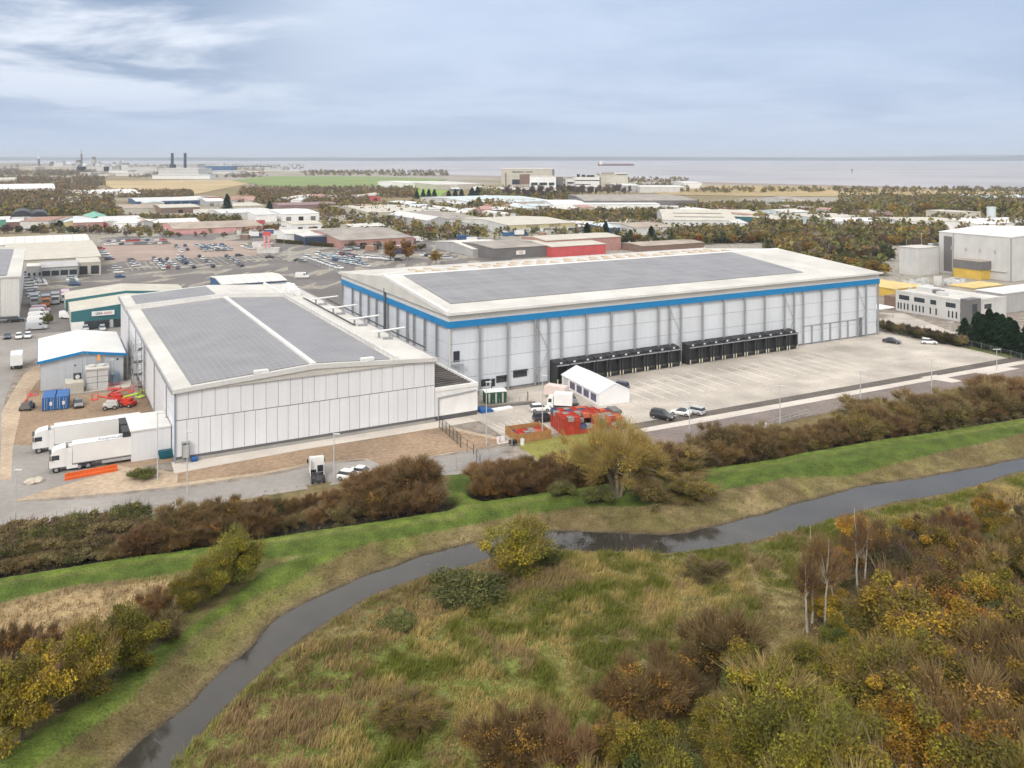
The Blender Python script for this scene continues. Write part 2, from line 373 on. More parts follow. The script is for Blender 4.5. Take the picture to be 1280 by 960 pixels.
# ------------------------------------------------------------------ surfaces laid on the ground
concrete = mat('yard concrete', (.47,.425,.37), .85, .27, .11, fine=.10, cell=(7.5,7.2,50), cella=.10, crot=-TH)
asphalt = mat('old asphalt', (.20,.182,.168), .9, .22, .05, fine=.10)
asphalt_dark = mat('dark planings', (.115,.098,.085), .92, .3, .12, fine=.22)
pale = mat('pale concrete', (.55,.50,.445), .85, .15, .15)
soil = mat('bare soil', (.29,.205,.135), .95, .3, .09, fine=.22, bump=.1, bscale=2.)
soil_pale = mat('pale soil', (.43,.335,.24), .95, .25, .09, fine=.18, bump=.06, bscale=3.)
road = mat('service road', (.28,.26,.24), .88, .22, .07, fine=.08)
sheet('estate_road_surface', [(-300,700),(-300,600),(0,556),(60,558),(130,592),(60,612),(10,628),(90,625),(222,612),(330,597),(395,582),(455,576),(470,574),(485,583),(520,576),(620,560),(640,572),(590,592),(440,602),(330,620),(180,645),(0,664)], .02, road)
sheet('verge_soil', [(10,627),(60,610),(150,580),(215,590),(222,585),(410,549),(548,530),(640,551),(600,560),(520,574),(478,582),(455,574),(395,578),(330,593),(222,608),(90,621)], .012, soil_pale)
sheet('works_soil', [(222,592),(410,556),(545,534),(600,545),(640,554),(600,561),(560,566),(478,582),(458,573),(395,578),(330,590),(222,604)], .03, soil)
sheet('wall_footpath', [(214,578),(545,520),(598,514),(600,526),(560,533),(380,562),(218,592)], .045, pale)
sheet('contractor_soil', [(12,560),(24,505),(40,478),(60,470),(220,480),(225,575),(165,585),(60,560)], .014, soil)
sheet('pale_track', [(0,600),(2,515),(16,490),(30,468),(48,455),(62,462),(44,480),(28,505),(16,560),(14,600)], .036, soil_pale)
sheet('access_road', [(-200,560),(-90,455),(0,420),(120,412),(230,402),(228,415),(150,426),(60,440),(20,462),(6,500),(0,558)], .016, road)
sheet('depot_asphalt', [(-200,455),(-60,345),(30,340),(128,326),(125,296),(330,290),(380,284),(640,300),(640,345),(430,360),(425,420),(200,440),(60,432)], .008, mat('depot tarmac', (.155,.142,.135), .9, .25, .04, fine=.1))
sheet('car_park_paving', [(122,312),(128,303),(215,300),(325,302),(336,315),(330,318),(250,322),(150,327),(133,326)], .03, mat('pink paving', (.33,.25,.21), .9, .2, .05))
sheet('yard_concrete', [(560,500),(1094,417),(1085,390),(1130,392),(1215,424),(1290,447),(1267,449),(880,515),(797,531),(760,531),(690,543),(637,551),(598,526),(545,512)], .05, concrete)
sheet('haul_strip', [(880,514.7),(1267,446.6),(1300,446),(1290,449),(880,521.6),(790,538),(785,531)], .075, asphalt_dark)
sheet('kerb_strip', [(880,521.6),(1290,449),(1320,449),(1280,455.5),(1173,474.5),(880,528.4),(805,541),(800,536.5)], .10, pale)
sheet('planings_strip', [(880,528.4),(1173,474.5),(1280,455.5),(1330,448),(1300,466),(1130,499),(1010,521),(905,549),(860,556),(790,557),(795,543)], .06, mat('grey planings', (.20,.165,.15), .92, .25, .12, fine=.2))
for q in ([(1205,464),(1245,458),(1275,461),(1235,469)], [(1150,472),(1170,469),(1204,477),(1190,479)]): sheet('concrete_pad_surface', q, .11, pale)
sheet('grass_field', [(645,556),(760,533),(792,560),(735,590),(690,586)], .03, mat('rough field grass', (.21,.20,.045), .95, .3, .15, fine=.3))
sheet('verge_grass', [(1095,410),(1100,408),(1200,428),(1330,455),(1330,461),(1270,450)], .065, mat('verge grass', (.12,.15,.03), .95, .3, .3, fine=.3))
fieldm = mat('stubble field', (.42,.32,.17), .95, .18, .01, fine=.1)
sheet('stubble_field', [(120,226),(330,225.5),(300,232),(235,245),(160,245),(140,235)], .5, fieldm)
sheet('green_field', [(290,226),(330,220.5),(470,221),(560,224),(520,233),(420,234),(330,232.5)], .8, mat('green field', (.18,.235,.07), .95, .15, .01))
sheet('sports_field', [(480,236),(505,231),(560,239),(550,247),(500,244)], .9, mat('sports field', (.2,.3,.05), .95, .1, .01))
sheet('marsh_field', [(800,238),(880,232),(1000,233),(1290,240),(1300,247),(1000,246),(900,245),(830,244)], .5, mat('marsh field', (.36,.27,.13), .95, .3, .006, fine=.2))
sheet('pasture_field', [(895,259),(1008,259),(1012,266),(930,266)], .8, mat('pasture', (.2,.3,.04), .95, .1, .01))
# painted bays
line_m = mat('road paint', (.72,.69,.62), .7, .2, .5); drain_m = mat('drain iron', (.10,.09,.08), .7)
mb = MB()
def strip(mb, p, q, w, z):
    d = (q - p).normalized(); nrm = Vector((-d.y, d.x, 0)) * w / 2
    mb.poly([(p.x+nrm.x, p.y+nrm.y, z), (p.x-nrm.x, p.y-nrm.y, z), (q.x-nrm.x, q.y-nrm.y, z), (q.x+nrm.x, q.y+nrm.y, z)])
XDOCK = {}
# ================================================================== the two big warehouses
white_clad = mat('white cladding', (.72,.735,.765), .5, .05, .12, fine=.02, streak=.05, cell=(2.09,2.98,6.9), cella=.035)
white_clad2 = mat('pale grey cladding', (.65,.685,.735), .5, .05, .12, fine=.02, streak=.05, cell=(7.,5.2,3.6), cella=.035)
joint = mat('joint shadow gap', (.20,.21,.23), .8)
steel = mat('galvanised steel', (.33,.34,.355), .5, .15, .6, metal=.2)
roofm = mat('pale roof membrane', (.55,.535,.50), .75, .16, .12, fine=.05)
roof_white = mat('white roof sheet', (.66,.655,.64), .6, .1, .12)
fascia = mat('grey fascia', (.58,.58,.57), .55, .06, .2)
blue = mat('blue band', (.01,.20,.46), .5, .06, .3)
solar = grid_mat('solar panels', (.205,.20,.208), (.295,.29,.295), 1.15, 2.1, .08, .12, rough=.42, spec=.4, var=.14)
darkm = mat('dark opening', (.02,.022,.025), .4)
glass = mat('window glass', (.035,.045,.055), .12, .1, .5, spec=.7)
black = mat('black rubber', (.022,.022,.024), .7)
blackf = mat('black fascia', (.035,.036,.04), .6)
plinth = mat('plinth', (.34,.33,.31), .85)
whitep = mat('white paint', (.8,.8,.79), .4)
yellowp = mat('yellow paint', (.72,.50,.04), .5)
redp = mat('red paint', (.55,.05,.03), .45)
orangep = mat('orange plastic', (.68,.12,.02), .5)
bluep = mat('blue paint', (.02,.11,.32), .5)

# ---- near warehouse
nr = thing('near_warehouse', 'white panelled warehouse with twin solar arrays on its roof, blank gable towards the river', 'warehouse', L(0,0), TH)
W1, D1, DB, HE, HR = 46., 108., 83.8, 11.7, 13.15
def clad(mb, axis, s0, s1, z0, z1, n, at, sgn, gap=.07, th=.05, rz=None, skip=()):
    """raised panels on a wall: axis x: wall along x at y=at ; axis y: wall along y at x=at"""
    w = (s1 - s0) / n
    for i in range(n):
        if i in skip: continue
        a, b = s0 + i*w + gap/2, s0 + (i+1)*w - gap/2
        za, zb = (z1(a), z1(b)) if callable(z1) else (z1, z1)
        f0, f1 = sorted((at, at + sgn*th))
        if axis == 'x': mb.add([(a,f0,z0),(b,f0,z0),(b,f1,z0),(a,f1,z0),(a,f0,za),(b,f0,zb),(b,f1,zb),(a,f1,za)], [(0,3,2,1),(4,5,6,7),(0,1,5,4),(1,2,6,5),(2,3,7,6),(3,0,4,7)])
        else: mb.add([(f0,a,z0),(f1,a,z0),(f1,b,z0),(f0,b,z0),(f0,a,za),(f1,a,za),(f1,b,zb),(f0,b,zb)], [(0,3,2,1),(4,5,6,7),(0,1,5,4),(1,2,6,5),(2,3,7,6),(3,0,4,7)])
mb = MB().box(.1, W1-.1, .1, D1, 0, HE-.05)
obj('wall', mb, joint, nr)
mb = MB()
clad(mb, 'x', 0, W1, 1.0, 6.85, 25, .1, -1); clad(mb, 'x', 0, W1, 7.0, HE-.1, 22, .1, -1)
clad(mb, 'y', 0, 83.5, .8, 6.85, 28, .1, -1); clad(mb, 'y', 0, 83.5, 7.0, HE-.1, 28, .1, -1)
clad(mb, 'y', 84.5, D1, .8, HE-.1, 8, .1, -1)
clad(mb, 'y', 0, D1, .8, HE-.1, 34, W1-.1, 1)
obj('cladding', mb, white_clad, nr)
obj('plinth', MB().box(-.06, W1+.1, -.08, 0.09, 0, .55), plinth, nr)
obj('vent_strip', MB().box(0, W1, -.02, .09, .56, .98), mat('vent strip', (.12,.12,.125), .7), nr)
def zr(x): return HE + .25 + (HR - HE) * (1 - abs(x - 23) / 23)
# roof slab with gable upstand
prof = [(-.35, HE-.1), (-.35, HE+.25), (23, HR+.25), (W1+.35, HE+.25), (W1+.35, HE-.1)]
rf = obj('roof', MB().ext(prof, -.25, D1+.1, 'y'), roofm, nr)
obj('gable_trim', MB().ext([(-.5, HE-.25), (-.5, HE+.45), (23, HR+.5), (W1+.5, HE+.45), (W1+.5, HE-.25), (23, HR-.35)], -.45, -.252, 'y'), fascia, nr)
obj('ridge_capping', MB().ext([(22.5, zr(22.5)), (22.6, HR+.6), (23.4, HR+.6), (23.5, zr(23.5))], .3, DB-.4, 'y'), roof_white, nr)
for x0, x1 in ((-.6, -.36), (W1+.36, W1+.6)): obj('eaves_gutter', MB().box(x0, x1, -.3, D1, HE-.35, HE+.35), steel, nr)
def slope_sheet(xa, xb, ya, yb, zoff=.14, zf=zr):
    return MB().add([(xa,ya,zf(xa)+zoff),(xb,ya,zf(xb)+zoff),(xb,yb,zf(xb)+zoff),(xa,yb,zf(xa)+zoff),(xa,ya,zf(xa)+.01),(xb,ya,zf(xb)+.01),(xb,yb,zf(xb)+.01),(xa,yb,zf(xa)+.01)],
                    [(0,1,2,3),(0,4,5,1),(1,5,6,2),(2,6,7,3),(3,7,4,0)])
obj('solar_array', slope_sheet(2.7, 22.35, 1.3, DB-1.6), solar, nr); obj('solar_array', slope_sheet(23.65, 37.6, 1.3, DB-1.6), solar, nr)
obj('solar_array', slope_sheet(2.4, 21.8, DB+1.8, D1-2), solar, nr)
for yy in (4, 14): obj('roof_hatch', MB().cbox((23+(10 if yy > 5 else -9), 1.0, zr(14)+.3), (2.4, 1.2, .5)), roof_white, nr)
obj('parapet', MB().ext([(-.7, HE+.2), (-.7, HE+1.3), (23, HR+1.2), (W1-5, HE+1.5), (W1-5, HE+.2), (23, HR)], DB, DB+.5, 'y'), roof_white, nr)
# walkway, upstand and handrail at the pipe side
obj('upstand', MB().box(38.3, 38.8, .5, D1, zr(38.5), zr(38.5)+.7), roof_white, nr)
hr = MB()
for y in np.arange(1, DB, 2.6): hr.tube((38.0, y, zr(38)), (38.0, y, zr(38)+1.15), .035, n=4)
for z in (.6, 1.15): hr.tube((38.0, 1, zr(38)+z), (38.0, DB-1, zr(38)+z), .03, n=4)
obj('handrail', hr, mat('grey rail', (.5,.5,.5), .5), nr)
for i, y in enumerate((22, 38, 54, 69)):
    p = obj('roof_pipe', MB().tube((41.5, y, zr(41)+1.2), (48.8, y+.3, zr(44)+1.6), .2, n=8), whitep, nr)
    obj('pipe_stand', MB().box(42.8, 43.0, y-.4, y+.4, zr(43)-.05, zr(43)+1.1), steel, p); obj('pipe_stand', MB().box(45.2, 45.4, y-.4, y+.4, zr(45.3)-.05, zr(45)+1.3), steel, p); obj('pipe_base', MB().box(43, 45.2, y-2.2, y-2, zr(44), zr(44)+.5), steel, p)
for y0, y1, x in ((8, 74, 46.9), (36, 78, 42)):
    obj('service_pipe', MB().tube((x, y0, HE+.9), (x, y1, HE+.9), .12, n=6).tube((x+.5, y0, HE+.7), (x+.5, y1, HE+.7), .1, n=6), blackf, nr)
for k in range(3): obj('roof_unit', MB().cbox((41.5+k*.6, DB+2+k*5, HE+1.3), (3.2, 2.2, 1.7)).tube((41.5+k*.6, DB+2+k*5, HE+2.1), (41.5+k*.6, DB+2+k*5, HE+2.5), .7, n=10), whitep, nr)
obj('corner_trim', MB().box(-.12, .12, -.12, .1, .3, HE-.1), mat('blue grey trim', (.22,.28,.36), .5), nr)
# downpipes and stair tower against the long wall
for y in (9, 27, 45, 63, 80): obj('downpipe', MB().tube((-.25, y, .3), (-.25, y, HE-.1), .12, n=6), steel, nr)
st = thing('escape_stair', 'galvanised steel escape stair tower against the long wall of the near warehouse', 'stair tower', L(-2.4, 44), TH)
fr = MB()
for x in (0, 2):
    for y in (0, 4.6): fr.tube((x, y, 0), (x, y, 11.2), .07, n=4)
for z in np.arange(.8, 11.3, 1.3):
    fr.box(-.04, 2.04, -.04, .04, z, z+.06).box(-.04, 2.04, 4.56, 4.64, z, z+.06).box(-.04, .04, 0, 4.6, z, z+.06)
obj('frame', fr, steel, st)
fl = MB()
for k, z in enumerate(np.arange(0, 10.4, 1.3)):
    a, b = (.6, 4.) if k % 2 == 0 else (4., .6)
    fl.add([(.1+(k%2), a, z), (.9+(k%2), a, z), (.9+(k%2), b, z+1.3), (.1+(k%2), b, z+1.3), (.1+(k%2), a, z-.15), (.9+(k%2), a, z-.15), (.9+(k%2), b, z+1.15), (.1+(k%2), b, z+1.15)], [(0,1,2,3),(7,6,5,4),(0,3,7,4),(1,5,6,2),(0,4,5,1),(2,6,7,3)])
obj('flight', fl, steel, st)
# dock pod where the lorries back on
pod = thing('dock_pod', 'white square loading pod with black dock mouth joined to the near warehouse corner', 'loading pod', L(-6.2, 4.2), TH)
obj('pod_wall', MB().box(0, 6.1, 0, 9.5, .0, 4.9), white_clad, pod)
obj('pod_roof', MB().box(-.15, 6.1, -.15, 9.65, 4.9, 5.15), roof_white, pod)
for y in (2.3, 7.):
    s = obj('dock_seal', MB().box(-1.2, -.002, y-1.9, y-1.45, .7, 4.7).box(-1.2, -.002, y+1.45, y+1.9, .7, 4.7).box(-1.25, -.002, y-1.9, y+1.9, 4.7, 5.0), blackf, pod)
    obj('dock_door', MB().box(-.1, -.003, y-1.4, y+1.4, 1.1, 4.1), darkm, s)
# link building between the two
lk = thing('link_building', 'low white flat fronted link block with dark slatted roof between the two big warehouses', 'link building', L(46.12, .3), TH)
obj('wall', MB().box(0, 9.0, 0, 62, .9, 5.6), whitep, lk)
obj('base_louvre', MB().box(.1, 8.9, .03, 61.9, 0, .9), mat('louvre dark', (.09,.09,.095), .7), lk)
lr = MB()
for k in range(38): lr.box(.3, 8.7, .9+k*1.55, 1.75+k*1.55, 5.62, 5.85)
obj('roof_slat', lr, mat('dark weathered roof', (.12,.105,.095), .8, .4, .3), lk)
obj('roof', MB().box(.1, 8.9, .2, 61.9, 5.6, 5.66), mat('roof deck', (.26,.24,.22), .8), lk)
obj('parapet', MB().box(-.02, 9.1, -.15, .35, 5.6, 6.3).box(8.75, 9.1, .35, 62, 5.6, 6.2), whitep, lk)
obj('pipe', MB().tube((.7,-.2,.4),(.7,-.2,4.4),.12,n=6).tube((.7,-.2,4.4),(8.6,-.2,4.9),.12,n=6), steel, lk)

# ---- far (large) warehouse
A0, A1, B0, B1 = 55.3, 187.3, 13.8, 85.4
fw = thing('large_warehouse', 'huge pale warehouse with blue eaves band, solar roof and two rows of black docks', 'warehouse', L(A0, B0), TH)
W2, D2, ZE, ZR = A1-A0, B1-B0, 17.2, 20.3
def col_a(px):   # local distance along the front wall for picture column px
    p = L(A0, B0); return along(p, TH, px)
front_px = [561.7,599,634,668,685,700.6,732,763,792.5,822,836,850,877,904,930,955,979.7,991.5,1003,1026.5,1049,1071,1081.5,1093]
fa = [col_a(x) for x in front_px]; fa[0] = .15; fa[-1] = W2 - .15
side_b = [.15, 6.0, 12.5, 18.7, 22.8, 29., 35.8, 37.6, 43.5, 49.5, 56, 62.5, D2-.15]
obj('wall', MB().box(.3, W2-.3, .3, D2-.3, 0, 14.4), joint, fw)
mb = MB(); ZJ = [.35, 3.6, 7.2, 10.8, 14.35]
for i in range(len(fa)-1):
    for k in range(4):
        n = max(1, round((fa[i+1]-fa[i]) / 8)); clad(mb, 'x', fa[i], fa[i+1], ZJ[k]+.06, ZJ[k+1]-.02, n, .3, -1, .05, .08)
for i in range(len(side_b)-1):
    for k in range(4): clad(mb, 'y', side_b[i], side_b[i+1], ZJ[k]+.06, ZJ[k+1]-.02, 1, .3, -1, .05, .08)
for k in range(4): clad(mb, 'y', .3, D2-.3, ZJ[k]+.06, ZJ[k+1]-.02, 12, W2-.3, 1, .05, .08); clad(mb, 'x', .3, W2-.3, ZJ[k]+.06, ZJ[k+1]-.02, 20, D2-.3, 1, .05, .08)
obj('cladding', mb, white_clad2, fw)
cmesh = mesh('steel_column', MB().box(-.08, .08, -.46, -.02, 0, 14.4).box(-.19,.19,-.52,-.46,0,14.4), steel)
for x in fa[1:-1]: obj('steel_column', cmesh, None, fw, loc=(x, .02, 0))
for y in side_b[1:]:
    o = obj('steel_column', cmesh, None, fw, loc=(.02, y, 0), rz=-math.pi/2)
obj('corner_column', MB().box(-.35, .1, -.35, .1, 0, 14.4), fascia, fw); obj('corner_column', MB().box(W2-.1, W2+.3, -.35, .1, 0, 14.4), steel, fw)
for i, j in ((3,4),(10,11),(16,17),(21,22)):
    mb = MB(); mb.tube((fa[i], -.12, 14.0), (fa[j], -.12, 7.4), .07, n=4).tube((fa[j], -.12, 7.2), (fa[i], -.12, .6), .07, n=4); obj('cross_brace', mb, steel, fw)
obj('blue_band', MB().box(-.45, W2+.45, -.45, D2+.45, 14.4, 15.75), blue, fw)
obj('fascia', MB().box(-.35, W2+.35, -.35, D2+.35, 15.76, ZE-.1), fascia, fw)
YR = 37.8
def zr2(y): return ZE + .35 + (ZR-ZE) * (y/YR if y < YR else (D2-y)/(D2-YR))
mb = MB().ext([(-.9, ZE-.1), (-.9, ZE+.3), (YR, ZR+.35), (D2+.9, ZE+.3), (D2+.9, ZE-.1)], -.9, W2+.9, 'x')
obj('roof', mb, roofm, fw)
for x0, x1 in ((-.38,-.3),(W2+.3,W2+.38)): obj('gable_fascia', MB().ext([(-.3, ZE-.12), (YR, ZR-.1), (D2+.3, ZE-.12)], x0, x1, 'x'), fascia, fw)
for y0, y1 in ((-1.15,-.91),(D2+.91,D2+1.15)): obj('eaves_gutter', MB().box(-1., W2+1., y0, y1, ZE-.05, ZE+.5), roof_white, fw)
obj('verge_kerb', MB().add([(-1.0,-.9,ZE+.1),(-.2,-.9,ZE+.1),(-.2,YR,ZR+.3),(-1.0,YR,ZR+.3),(-1.0,-.9,ZE+.85),(-.2,-.9,ZE+.85),(-.2,YR,ZR+.95),(-1.0,YR,ZR+.95)],[(0,3,2,1),(4,5,6,7),(0,1,5,4),(1,2,6,5),(2,3,7,6),(3,0,4,7)]), roof_white, fw)
# solar array: outline measured on the roof
def slab_yx(xa, xb, ya, yb, xa2=None, xb2=None, zoff=.15):
    xa2 = xa if xa2 is None else xa2; xb2 = xb if xb2 is None else xb2
    P = [(xa,ya,zr2(ya)+zoff),(xb,ya,zr2(ya)+zoff),(xb2,yb,zr2(yb)+zoff),(xa2,yb,zr2(yb)+zoff)]
    return MB().add(P + [(p[0],p[1],p[2]-zoff+.01) for p in P], [(0,1,2,3),(0,4,5,1),(1,5,6,2),(2,6,7,3),(3,7,4,0)])
obj('solar_array', slab_yx(3.4, 110.0, 6.6, YR-.8, 4.4, 112.), grid_mat('wide solar array', (.20,.196,.204), (.27,.265,.27), 4.6, 4.2, .22, .2, rough=.42, spec=.4, var=.16), fw)
obj('ridge_capping', MB().ext([(YR-.5, ZR+.3),(YR, ZR+.55),(YR+.5, ZR+.3)], -.5, W2+.5, 'x'), roof_white, fw)
tanm = mat('rooflight', (.50,.37,.24), .5, .12, .5)
r1, sk = random.Random(3), 0
for i in range(24):
    for j in range(2):
        if r1.random() < .14: continue
        y = YR + 9 + j*11; z = zr2(y); x = 13 + i*4.6 + j*2.2
        obj('rooflight', MB().cbox((x, y, z+.1), (1.7, 2.6, .3)), tanm, fw)
# personnel doors, windows, downpipes
def win(x, z, w, h, par=None, hood=True):
    o = obj('window', MB().box(x-w/2, x+w/2, .1, .19, z, z+h), glass, fw)
    obj('frame', MB().box(x-w/2-.1, x-w/2, .08, .19, z-.1, z+h+.1).box(x+w/2, x+w/2+.1, .08, .19, z-.1, z+h+.1).box(x-w/2, x+w/2, .08, .19, z-.1, z).box(x-w/2, x+w/2, .08, .19, z+h, z+h+.1), blackf, o)
    if hood: obj('hood', MB().box(x-w/2-.15, x+w/2+.15, -.5, .19, z+h+.12, z+h+.25), blackf, o)
win(col_a(606), 1.4, 2.0, 1.1); win(col_a(627), 1.7, 2.2, 1.1); win(col_a(650.5), 2.3, 3.2, 1.2); win(col_a(571), 7.3, 1.2, 2.0, hood=False)
obj('door', MB().box(col_a(614.5), col_a(619), .1, .2, .3, 2.6), blackf, fw)
obj('door', MB().box(col_a(1073), col_a(1078), .05, .2, .3, 5.4), mat('roller door grey', (.16,.17,.18), .6), fw)
for x in (1015, 1038, 1060): obj('door_frame', MB().box(col_a(x-.7), col_a(x+.7), -.1, .2, .3, 5.0).box(col_a(x)-3.6, col_a(x)+3.6, .1, .2, 4.9, 5.1), steel, fw)
obj('access_platform', MB().box(col_a(565), col_a(577), -1.2, 0, 6.6, 6.75).tube((col_a(566), -1.1, 0), (col_a(566), -1.1, 7.8), .05, n=4).tube((col_a(576), -1.1, 0), (col_a(576), -1.1, 7.8), .05, n=4).tube((col_a(571), -1.1, 0), (col_a(571), -1.1, 6.6), .05, n=4).box(col_a(565), col_a(577), -1.2, -1.14, 7.7, 7.8), steel, fw)
for x in (673, 836.5): obj('downpipe', MB().tube((col_a(x), -.2, 0), (col_a(x), -.2, 14.4), .13, n=6), steel, fw)
obj('downpipe', MB().tube((-.75, YR-1.5, 0), (-.75, YR-1.5, 18), .3, n=6), mat('dark duct', (.1,.11,.12), .6), fw)
obj('wall_sign', MB().box(-.12, -.05, 22.8, 23.7, 7.5, 9.6), mat('amber sign', (.6,.38,.12), .6), fw)
# twenty dock shelters
sign_m = mat('dock sign white', (.75,.77,.78), .5); bump_m = mat('bumper tip', (.66,.63,.48), .6)
def dock(x, w, i):
    d = obj('dock_shelter', MB().ext([(.2,.0),(-2.0,.0),(-2.0,4.75),(.2,5.05)], x-w/2+.16, x+w/2-.16, 'x')
            .box(x-w/2+.16, x-w/2+.6, -2.7, -2.0, .9, 4.1).box(x+w/2-.6, x+w/2-.16, -2.7, -2.0, .9, 4.1)
            .box(x-w/2+.12, x+w/2-.12, -2.9, -2.0, 4.1, 4.35), blackf, fw)
    obj('canopy_edge', MB().box(x-w/2+.1, x+w/2-.1, -3.0, -2.9, 4.12, 4.34), mat('edge grey', (.30,.31,.33), .5), d)
    obj('number_plate', MB().box(x-.28, x+.28, -2.06, -2.002, 4.38, 4.74), sign_m, d)
    obj('dock_door', MB().box(x-w/2+.7, x+w/2-.7, -2.05, -2.003, 1.15, 3.9), darkm, d)
    for u in (x-w/2+.3, x+w/2-.5): obj('bumper', MB().box(u, u+.2, -2.85, -2.72, .35, 1.3), bump_m, d)
    obj('leveller', MB().box(x-1.1, x+1.1, -2.25, -2.003, .75, 1.1), mat('leveller', (.07,.07,.065), .6), d)
for x0, x1 in ((687, 843), (852, 988)):
    a, b = col_a(x0), col_a(x1)
    for i in range(10): dock(a + (b-a)*(i+.5)/10, (b-a)/10, i); XDOCK.setdefault(x0, []).append(a + (b-a)*(i+.5)/10)
# bay lines and drains in the yard, one sheet of marks per kind
mb = MB()
for x0 in XDOCK:
    for i, x in enumerate(XDOCK[x0]):
        p = L(A0 + x + 2.2, B0 - 8); q = L(A0 + x + 2.2, B0 - 22); strip(mb, p, q, .22, .056)
for t in np.linspace(0, 1, 9):
    strip(mb, G(608+t*62, 531-t*9), G(640+t*52, 545-t*6), .12, .056)
structure('yard_markings', mb, line_m)
mb = MB()
for x0 in XDOCK:
    for i, x in enumerate(XDOCK[x0][1:]):
        for dy in (10.5, 11.7): strip(mb, L(A0+x-.7, B0-dy), L(A0+x+1., B0-dy), .14, .06)
structure('drain_markings', mb, drain_m)
# concrete slab joints
mb = MB()
for s in np.arange(12, 128, 7.5): strip(mb, L(A0+s, B0-23), L(A0+s+.01, B0-44 - (s*.0)), .05, .053)
for y in (16, 23, 30.5, 38): strip(mb, L(A0+14, B0-y), L(A0+126, B0-y), .05, .054)
structure('slab_joint_lines', mb, mat('joint sealant', (.36,.31,.27), .9))

# ================================================================== other buildings, by outline
M_ = dict(white=whitep, cream=mat('cream sheet', (.52,.49,.42), .7, .12, .2, streak=.1), grey=mat('grey sheet', (.42,.42,.42), .65, .1, .2, streak=.1),
          lgrey=mat('light grey sheet', (.58,.58,.57), .6, .1, .2, streak=.08), dgrey=mat('dark grey sheet', (.16,.155,.155), .7, .15, .2),
          brown=mat('brown brick', (.22,.15,.12), .85, .15, .6), tan=mat('weathered tan roof', (.36,.30,.245), .8, .25, .12), brick=mat('pink brick', (.42,.24,.21), .85, .12, .6),
          green=mat('green sheet', (.13,.36,.27), .6, .12, .3), teal=mat('teal sheet', (.04,.15,.17), .55, .1, .3), red=mat('red sheet', (.55,.10,.10), .55, .1, .3),
          pink=mat('faded pink sheet', (.62,.33,.32), .65, .12, .3), navy=mat('navy sheet', (.03,.05,.09), .5, .1, .3), blue=mat('blue sheet', (.04,.12,.26), .5, .1, .3),
          yellow=mat('yellow sheet', (.62,.42,.08), .6, .12, .3), pyel=mat('pale yellow sheet', (.56,.49,.27), .6, .12, .3), roof=roofm, wroof=roof_white,
          asb=mat('asbestos roof', (.31,.28,.25), .85, .3, .1), groof=mat('green roof', (.16,.40,.30), .6), pale=mat('pale blue roof', (.50,.56,.58), .6, .1, .2),
          black=blackf, solar=solar, rust=mat('rusty roof', (.34,.20,.15), .8, .25, .2), yroof=mat('yellow roof', (.62,.46,.18), .7, .2, .3), purple=mat('maroon roof', (.25,.17,.17), .8, .2, .1))
ribm = grid_mat('white ribbed roof', (.64,.62,.57), (.48,.46,.42), 4.5, 0, .5, 0, rough=.6); M_['rib'] = ribm
def building(name, label, cat, xl, yb, yt, xr, yk, wall, roof, rise=1.2, ridge='x', ang=TH, corner='l', wins=None, doors=0, flat=False, group=None, trim=None, wband=None, D=None, yb2=None):
    """shed standing with its front-left base corner at (xl, yb); eaves at row yt; front runs to column xr; back eaves at row yk"""
    p = G(xl, yb); h = H - (yt - HY) * p.y / F
    h = max(h, 1.5)
    W = along(p, ang, xr)
    if D is None:
        db = F * (H - h) / max(yk - HY, 1.); D = max((db - p.y) / max(math.cos(ang), .3), 4.)
    if corner == 'r': pass
    r = thing(name, label, cat, p, ang, group)
    ris = 0 if flat else rise
    ov = .25
    if flat:
        obj('wall', MB().box(0, W, 0, D, 0, h), M_[wall], r)
        obj('roof', MB().box(-.1, W+.1, -.1, D+.1, h, h+.25), M_[roof], r)
        if h > 3: obj('parapet', MB().box(-.12, W+.12, -.12, .2, h+.252, h+.6), M_[trim or wall], r)
    elif ridge == 'x':
        obj('wall', MB().ext([(0,0),(D,0),(D,h),(D/2,h+ris),(0,h)], 0, W, 'x'), M_[wall], r)
        obj('roof', MB().ext([(-ov,h-.05),(-ov,h+.2),(D/2,h+ris+.25),(D+ov,h+.2),(D+ov,h-.05),(D/2,h+ris+.02)], -ov, W+ov, 'x'), M_[roof], r)
    else:
        obj('wall', MB().ext([(0,0),(W,0),(W,h),(W/2,h+ris),(0,h)], 0, D, 'y'), M_[wall], r)
        obj('roof', MB().ext([(-ov,h-.05),(-ov,h+.2),(W/2,h+ris+.25),(W+ov,h+.2),(W+ov,h-.05),(W/2,h+ris+.02)], -ov, D+ov, 'y'), M_[roof], r)
        if trim: obj('fascia', MB().ext([(-ov-.05,h-.45),(-ov-.05,h+.25),(W/2,h+ris+.3),(W+ov+.05,h+.25),(W+ov+.05,h-.45),(W/2,h+ris-.4)], -ov-.15, -ov-.002, 'y'), M_[trim], r)
    if wband: obj('wall_band', MB().box(-.06, W+.06, -.06, .02, h*wband[1], h*wband[2]), M_[wband[0]], r)
    if doors:
        for i in range(doors):
            cx = W*(i+.5)/doors; w = min(3.8, W/doors*.5); obj('door', MB().box(cx-w/2, cx+w/2, -.09, -.03, .02, min(h*.62, 4.6)), darkm if i % 2 else M_['dgrey'], r)
    if wins:
        n, z0, z1, fill = wins
        for i in range(n):
            cx = W*(i+.5)/n; w = W/n*fill
            o = obj('window', MB().box(cx-w/2, cx+w/2, -.08, -.02, h*z0, h*z1), glass, r)
    return r, W, D, h
